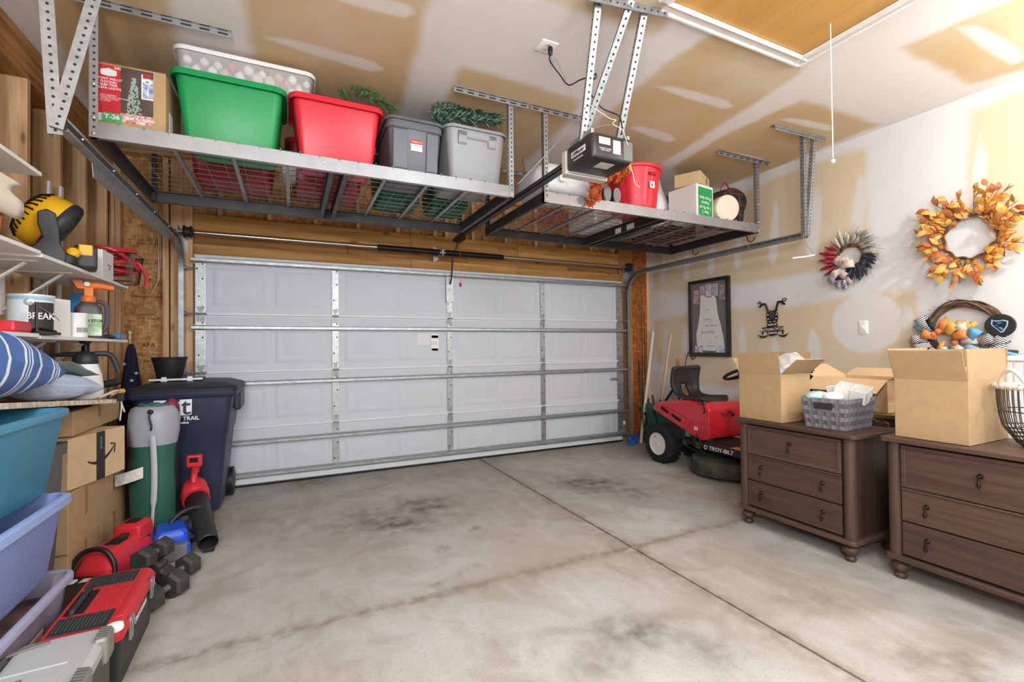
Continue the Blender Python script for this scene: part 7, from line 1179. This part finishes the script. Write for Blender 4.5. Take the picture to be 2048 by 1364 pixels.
# ---- blue electric saw body with hoop handle
bs = thing('hedge_trimmer', 'blue and grey power tool with black hoop handle on floor', 'power tool', (-.70, 3.66, 0), math.radians(12)); b = MB()
b.loft([[(x, y, z) for x, y in rrect(w_, d_, .03, 5)] for w_, d_, z in ((.16, .30, .0), (.175, .32, .02), (.175, .31, .10))]); b.obj('grey_body', M('tool_grey', '6d7076', .5), bs, 40, bevel=.004); b = MB(); b.loft([[(x, y+.02, z) for x, y in rrect(w_, d_, .03, 5)] for w_, d_, z in ((.18, .24, .10), (.18, .24, .15), (.14, .2, .175))]); b.obj('blue_cover', M('tool_blue', '2450c8', .3), bs, 40); b = MB(); b.bx(.085, .098, -.14, .14, .03, .10); b.obj('blue_side', M('tool_blue'), bs, None, bevel=.005)
b = MB(); b.tube([(.115+.125*math.cos(a), .13+.05*math.cos(a), .125+.11*math.sin(a)) for a in np.linspace(0, 2*PI, 30, endpoint=False)], .014, 8, closed=True); b.obj('hoop_handle', m_tb, bs, 50); b = MB(); b.lathe([(.05, 0), (.06, .03), (.05, .07), (.02, .08)], 20, T(.10, .13, .10) @ RD(60, 'Y')); b.obj('gear_housing', m_tb, bs, 50); b = MB(); b.tube([(.0, .15, .03), (.02, .2, .015), (.06, .235, .01)], .007, 6); b.obj('power_lead', M('lead_yellow', 'c9a632', .5), bs)
# ---- red chainsaw
cs = thing('chainsaw', 'red cordless chainsaw standing against the brown cartons', 'chainsaw', (-.905, 3.41, 0), math.radians(-14))
b = MB(); b.loft([[(x+o, y, z) for x, y in rrect(w_, d_, .03, 5)] for w_, d_, z, o in ((.17, .44, .0, 0), (.18, .45, .02, 0), (.175, .43, .14, 0), (.13, .34, .20, -.01), (.11, .28, .215, -.01))]); b.obj('red_body', m_tr, cs, 30, bevel=.006); b = MB(); b.loft([[(x, y+.16, z) for x, y in rrect(w_, d_, .02, 5)] for w_, d_, z in ((.15, .16, .18), (.14, .15, .26), (.10, .11, .275))]); b.obj('motor_cover', m_tr, cs, 30, bevel=.006)
b = MB(); b.bx(-.035, .035, -.05, .04, .214, .222); b.obj('vent_grille', m_gap, cs, None); b = MB(); b.bx(-.03, .03, .12, .2, .275, .279); b.obj('vent_grille', m_gap, cs, None); b = MB(); b.bx(-.02, .02, .02, .12, .218, .232); b.obj('trigger_strip', m_tb, cs, None, bevel=.004)
b = MB(); b.tube(smooth([(-.10, -.20, .05), (-.105, -.19, .16), (-.06, -.17, .23), (.03, -.17, .235), (.085, -.18, .16), (.09, -.2, .06)], 5), .013, 8); b.obj('front_handle', m_black, cs, 50); b = MB(); b.bx(-.09, .08, -.34, -.20, .0, .12); b.obj('bar_cover', m_black, cs, None, bevel=.015)
for x0, y0, w_ in ((-.06, -.29, .05), (.03, -.29, .07)): b = MB(); b.bx(x0-w_/2, x0+w_/2, y0-.03, y0+.03, .12, .128); b.obj('warning_label', m_stk, cs, None)
b = MB(); b.bx(.0905, .092, -.02, .05, .05, .11); b.obj('side_label', m_stk, cs, None); b = MB(); b.bx(.092, .0928, -.01, .03, .06, .09); b.obj('side_label', M('label_navy', '2a3055', .6), cs, None)
# ---- hex dumbbells
def dumbbell(label, loc, rz, r=.062, L=.2, m=None):
    t = thing('dumbbell', label, 'dumbbell', m=T(*loc) @ R(rz)); m_ir = M('iron_grey', '4d4b49', .5, .4, var=(14, .35), bump=(30, .2))
    for s in (-1, 1): b = MB(); rr = lambda k, x: [(x, r*k*math.cos(PI*i/3+PI/6), r*.87+r*k*math.sin(PI*i/3+PI/6)) for i in range(6)]; e = s*L/2; b.loft([rr(.8, e-s*.085), rr(1, e-s*.07), rr(1, e-s*.015), rr(.82, e)][::s]); b.obj('head', m_ir, t, None, bevel=.003, fixn=True)
    b = MB(); b.cyl((-L/2+.07, 0, r*.87), (L/2-.07, 0, r*.87), .016, n=12); b.obj('handle', m_galvd, t); return t
dumbbell('hex dumbbell nearest the red toolbox latch', (-.605, 2.975, .001), math.radians(58), .072, .24); dumbbell('hex dumbbell in the middle, between toolbox and blue tool', (-.585, 3.215, .001), math.radians(58), .066, .24); dumbbell('hex dumbbell resting highest, against the chainsaw', (-.70, 3.24, .122), math.radians(66), .06, .22)
dumbbell('hex dumbbell underneath, half hidden by the other dumbbells', (-.735, 3.24, .001), math.radians(72), .066, .24)
# ---- red and black tool box
tx = thing('toolbox', 'red-lidded black toolbox with ribbed tray panels', 'toolbox', (-.723, 2.545, 0), math.radians(1.5)); W, L = .125, .285
b = MB(); b.loft([[(x*2*W, y*2*L, z) for x, y in [(p[0], p[1]) for p in rrect(k, k2, .05, 4)]] for k, k2, z in ((.88, .92, 0), (.9, .94, .01), (.99, .99, .205))]); b.obj('black_base', m_tb, tx, 30); b = MB(); b.loft([[(x, y, z) for x, y in rrect(w_, d_, .03, 5)] for w_, d_, z in ((2*W+.012, 2*L+.012, .20), (2*W+.014, 2*L+.014, .225), (2*W-.02, 2*L-.02, .258))]); b.obj('red_lid', m_tr, tx, 30, bevel=.004)
m_rib = M('rib_charcoal', '26282a', .5)
for y0, y1 in ((-.255, -.125), (.135, .255)):
    b = MB(); b.bx(-.10, .075, y0, y1, .256, .263); tp = b.obj('tray_panel', m_rib, tx, None, bevel=.003)
    for i in range(13): x = -.09+.0122*i; b = MB(); b.bx(x, x+.004, y0+.015, y1-.015, .263, .2655); b.obj('rib', M('rib_grey', '4a4c4e', .5), tp, None)
b = MB(); b.bx(-.10, -.035, -.10, .11, .2565, .2595); b.obj('handle_recess', m_gap, tx, None); b = MB(); b.tube(smooth([(-.075, -.095, .255), (-.07, -.085, .272), (-.07, .09, .272), (-.075, .10, .255)], 4), .011, 8); b.obj('handle', m_tb, tx, 50)
for i in range(7): b = MB(); x = -.025+.013*i; b.bx(x, x+.006, -.085, .095, .258, .2605); b.obj('lid_rib', m_tr, tx, None)
b = MB(); b.bx(.085, .118, -.20, .2, .235, .262); b.obj('lid_ridge', m_tr, tx, None, bevel=.008)
for y in (-.17, .18): b = MB(); b.bx(W+.004, W+.012, y-.018, y+.018, .15, .24); b.tube([(W+.012, y-.014, .235), (W+.016, y-.014, .2), (W+.016, y+.014, .2), (W+.012, y+.014, .235)], .003, 5); b.obj('latch', m_galv, tx, None)
text('brand_lettering', 'CRAFTSMAN', .035, M('print_white'), tx, frame_on((W-.001, .02, .165), (0, 1, 0), (.05, 0, 1)), bold=.0008)
# ---- silver organiser case, cut by the photo edge
sv = thing('organiser_case', 'silver-lidded organiser case at the lower photo corner', 'tool case', (-.715, 1.965, 0), math.radians(3)); W, L = .125, .235; m_sil = M('case_silver', 'b9bab8', .4, .2); m_dkc = M('case_dark', '4a4843', .5)
b = MB(); b.loft([[(x, y, z) for x, y in rrect(w_, d_, .025, 5)] for w_, d_, z in ((2*W-.02, 2*L-.02, 0), (2*W, 2*L, .012), (2*W, 2*L, .25))]); b.obj('dark_base', m_dkc, sv, 30); b = MB(); b.loft([[(x, y, z) for x, y in rrect(w_, d_, .03, 5)] for w_, d_, z in ((2*W+.006, 2*L+.006, .25), (2*W+.006, 2*L+.006, .28), (2*W-.03, 2*L-.03, .30))]); b.obj('silver_lid', m_sil, sv, 30, bevel=.003)
for y0, y1 in ((-.17, -.01), (.03, .19)): b = MB(); b.bx(-.10, .06, y0, y1, .299, .304); b.obj('lid_panel', m_sil, sv, None, bevel=.004)
for y in (-.05, .17): b = MB(); b.tube(smooth([(-.13, y, .30), (-.08, y+.01, .306), (-.03, y+.02, .306)], 4), .012, 8, flat=.5); b.obj('lid_groove', M('case_shadow', '6c6a64', .5), sv)
b = MB(); b.bx(-.135, -.115, -.12, .14, .29, .315); b.obj('carry_handle', m_dkc, sv, None, bevel=.008)
for y in (-.09, .16):
    b = MB(); b.bx(.098, .142, y-.045, y+.045, .215, .312); la = b.obj('side_latch', M('latch_pewter', '8a867c', .4, .3), sv, None, bevel=.012)
    for i in range(5): b = MB(); b.tube([(.105, y-.032+.016*i, .313), (.135, y-.032+.016*i, .308)], .0055, 6); b.obj('latch_rib', m_dkc, la)
b = MB(); b.bx(.1265, .132, -.02, .02, .0, .22); b.obj('side_strap', M('strap_navy', '252a3a', .5), sv, None)
wt = thing('white_funnel', 'white plastic cap lying between the two toolboxes', 'cap', (-.60, 2.235, .262)); b = MB(); b.lathe([(.026, 0), (.028, .004), (.026, .02), (.012, .026)], 18); b.obj('cap_body', m_white, wt, 40)
gt_ = thing('clear_tray', 'smoked clear organiser tray behind the red toolbox', 'tray', (-.965, 3.0, 0)); b = MB(); b.bx(-.07, .07, -.26, .02, 0, .15); b.obj('tray_body', M('smoked', '3c3638', .4, alpha=.9), gt_, None, bevel=.01); b = MB(); b.bx(-.075, .075, -.265, .025, .15, .162); b.obj('lid', m_black, gt_, None, bevel=.004)
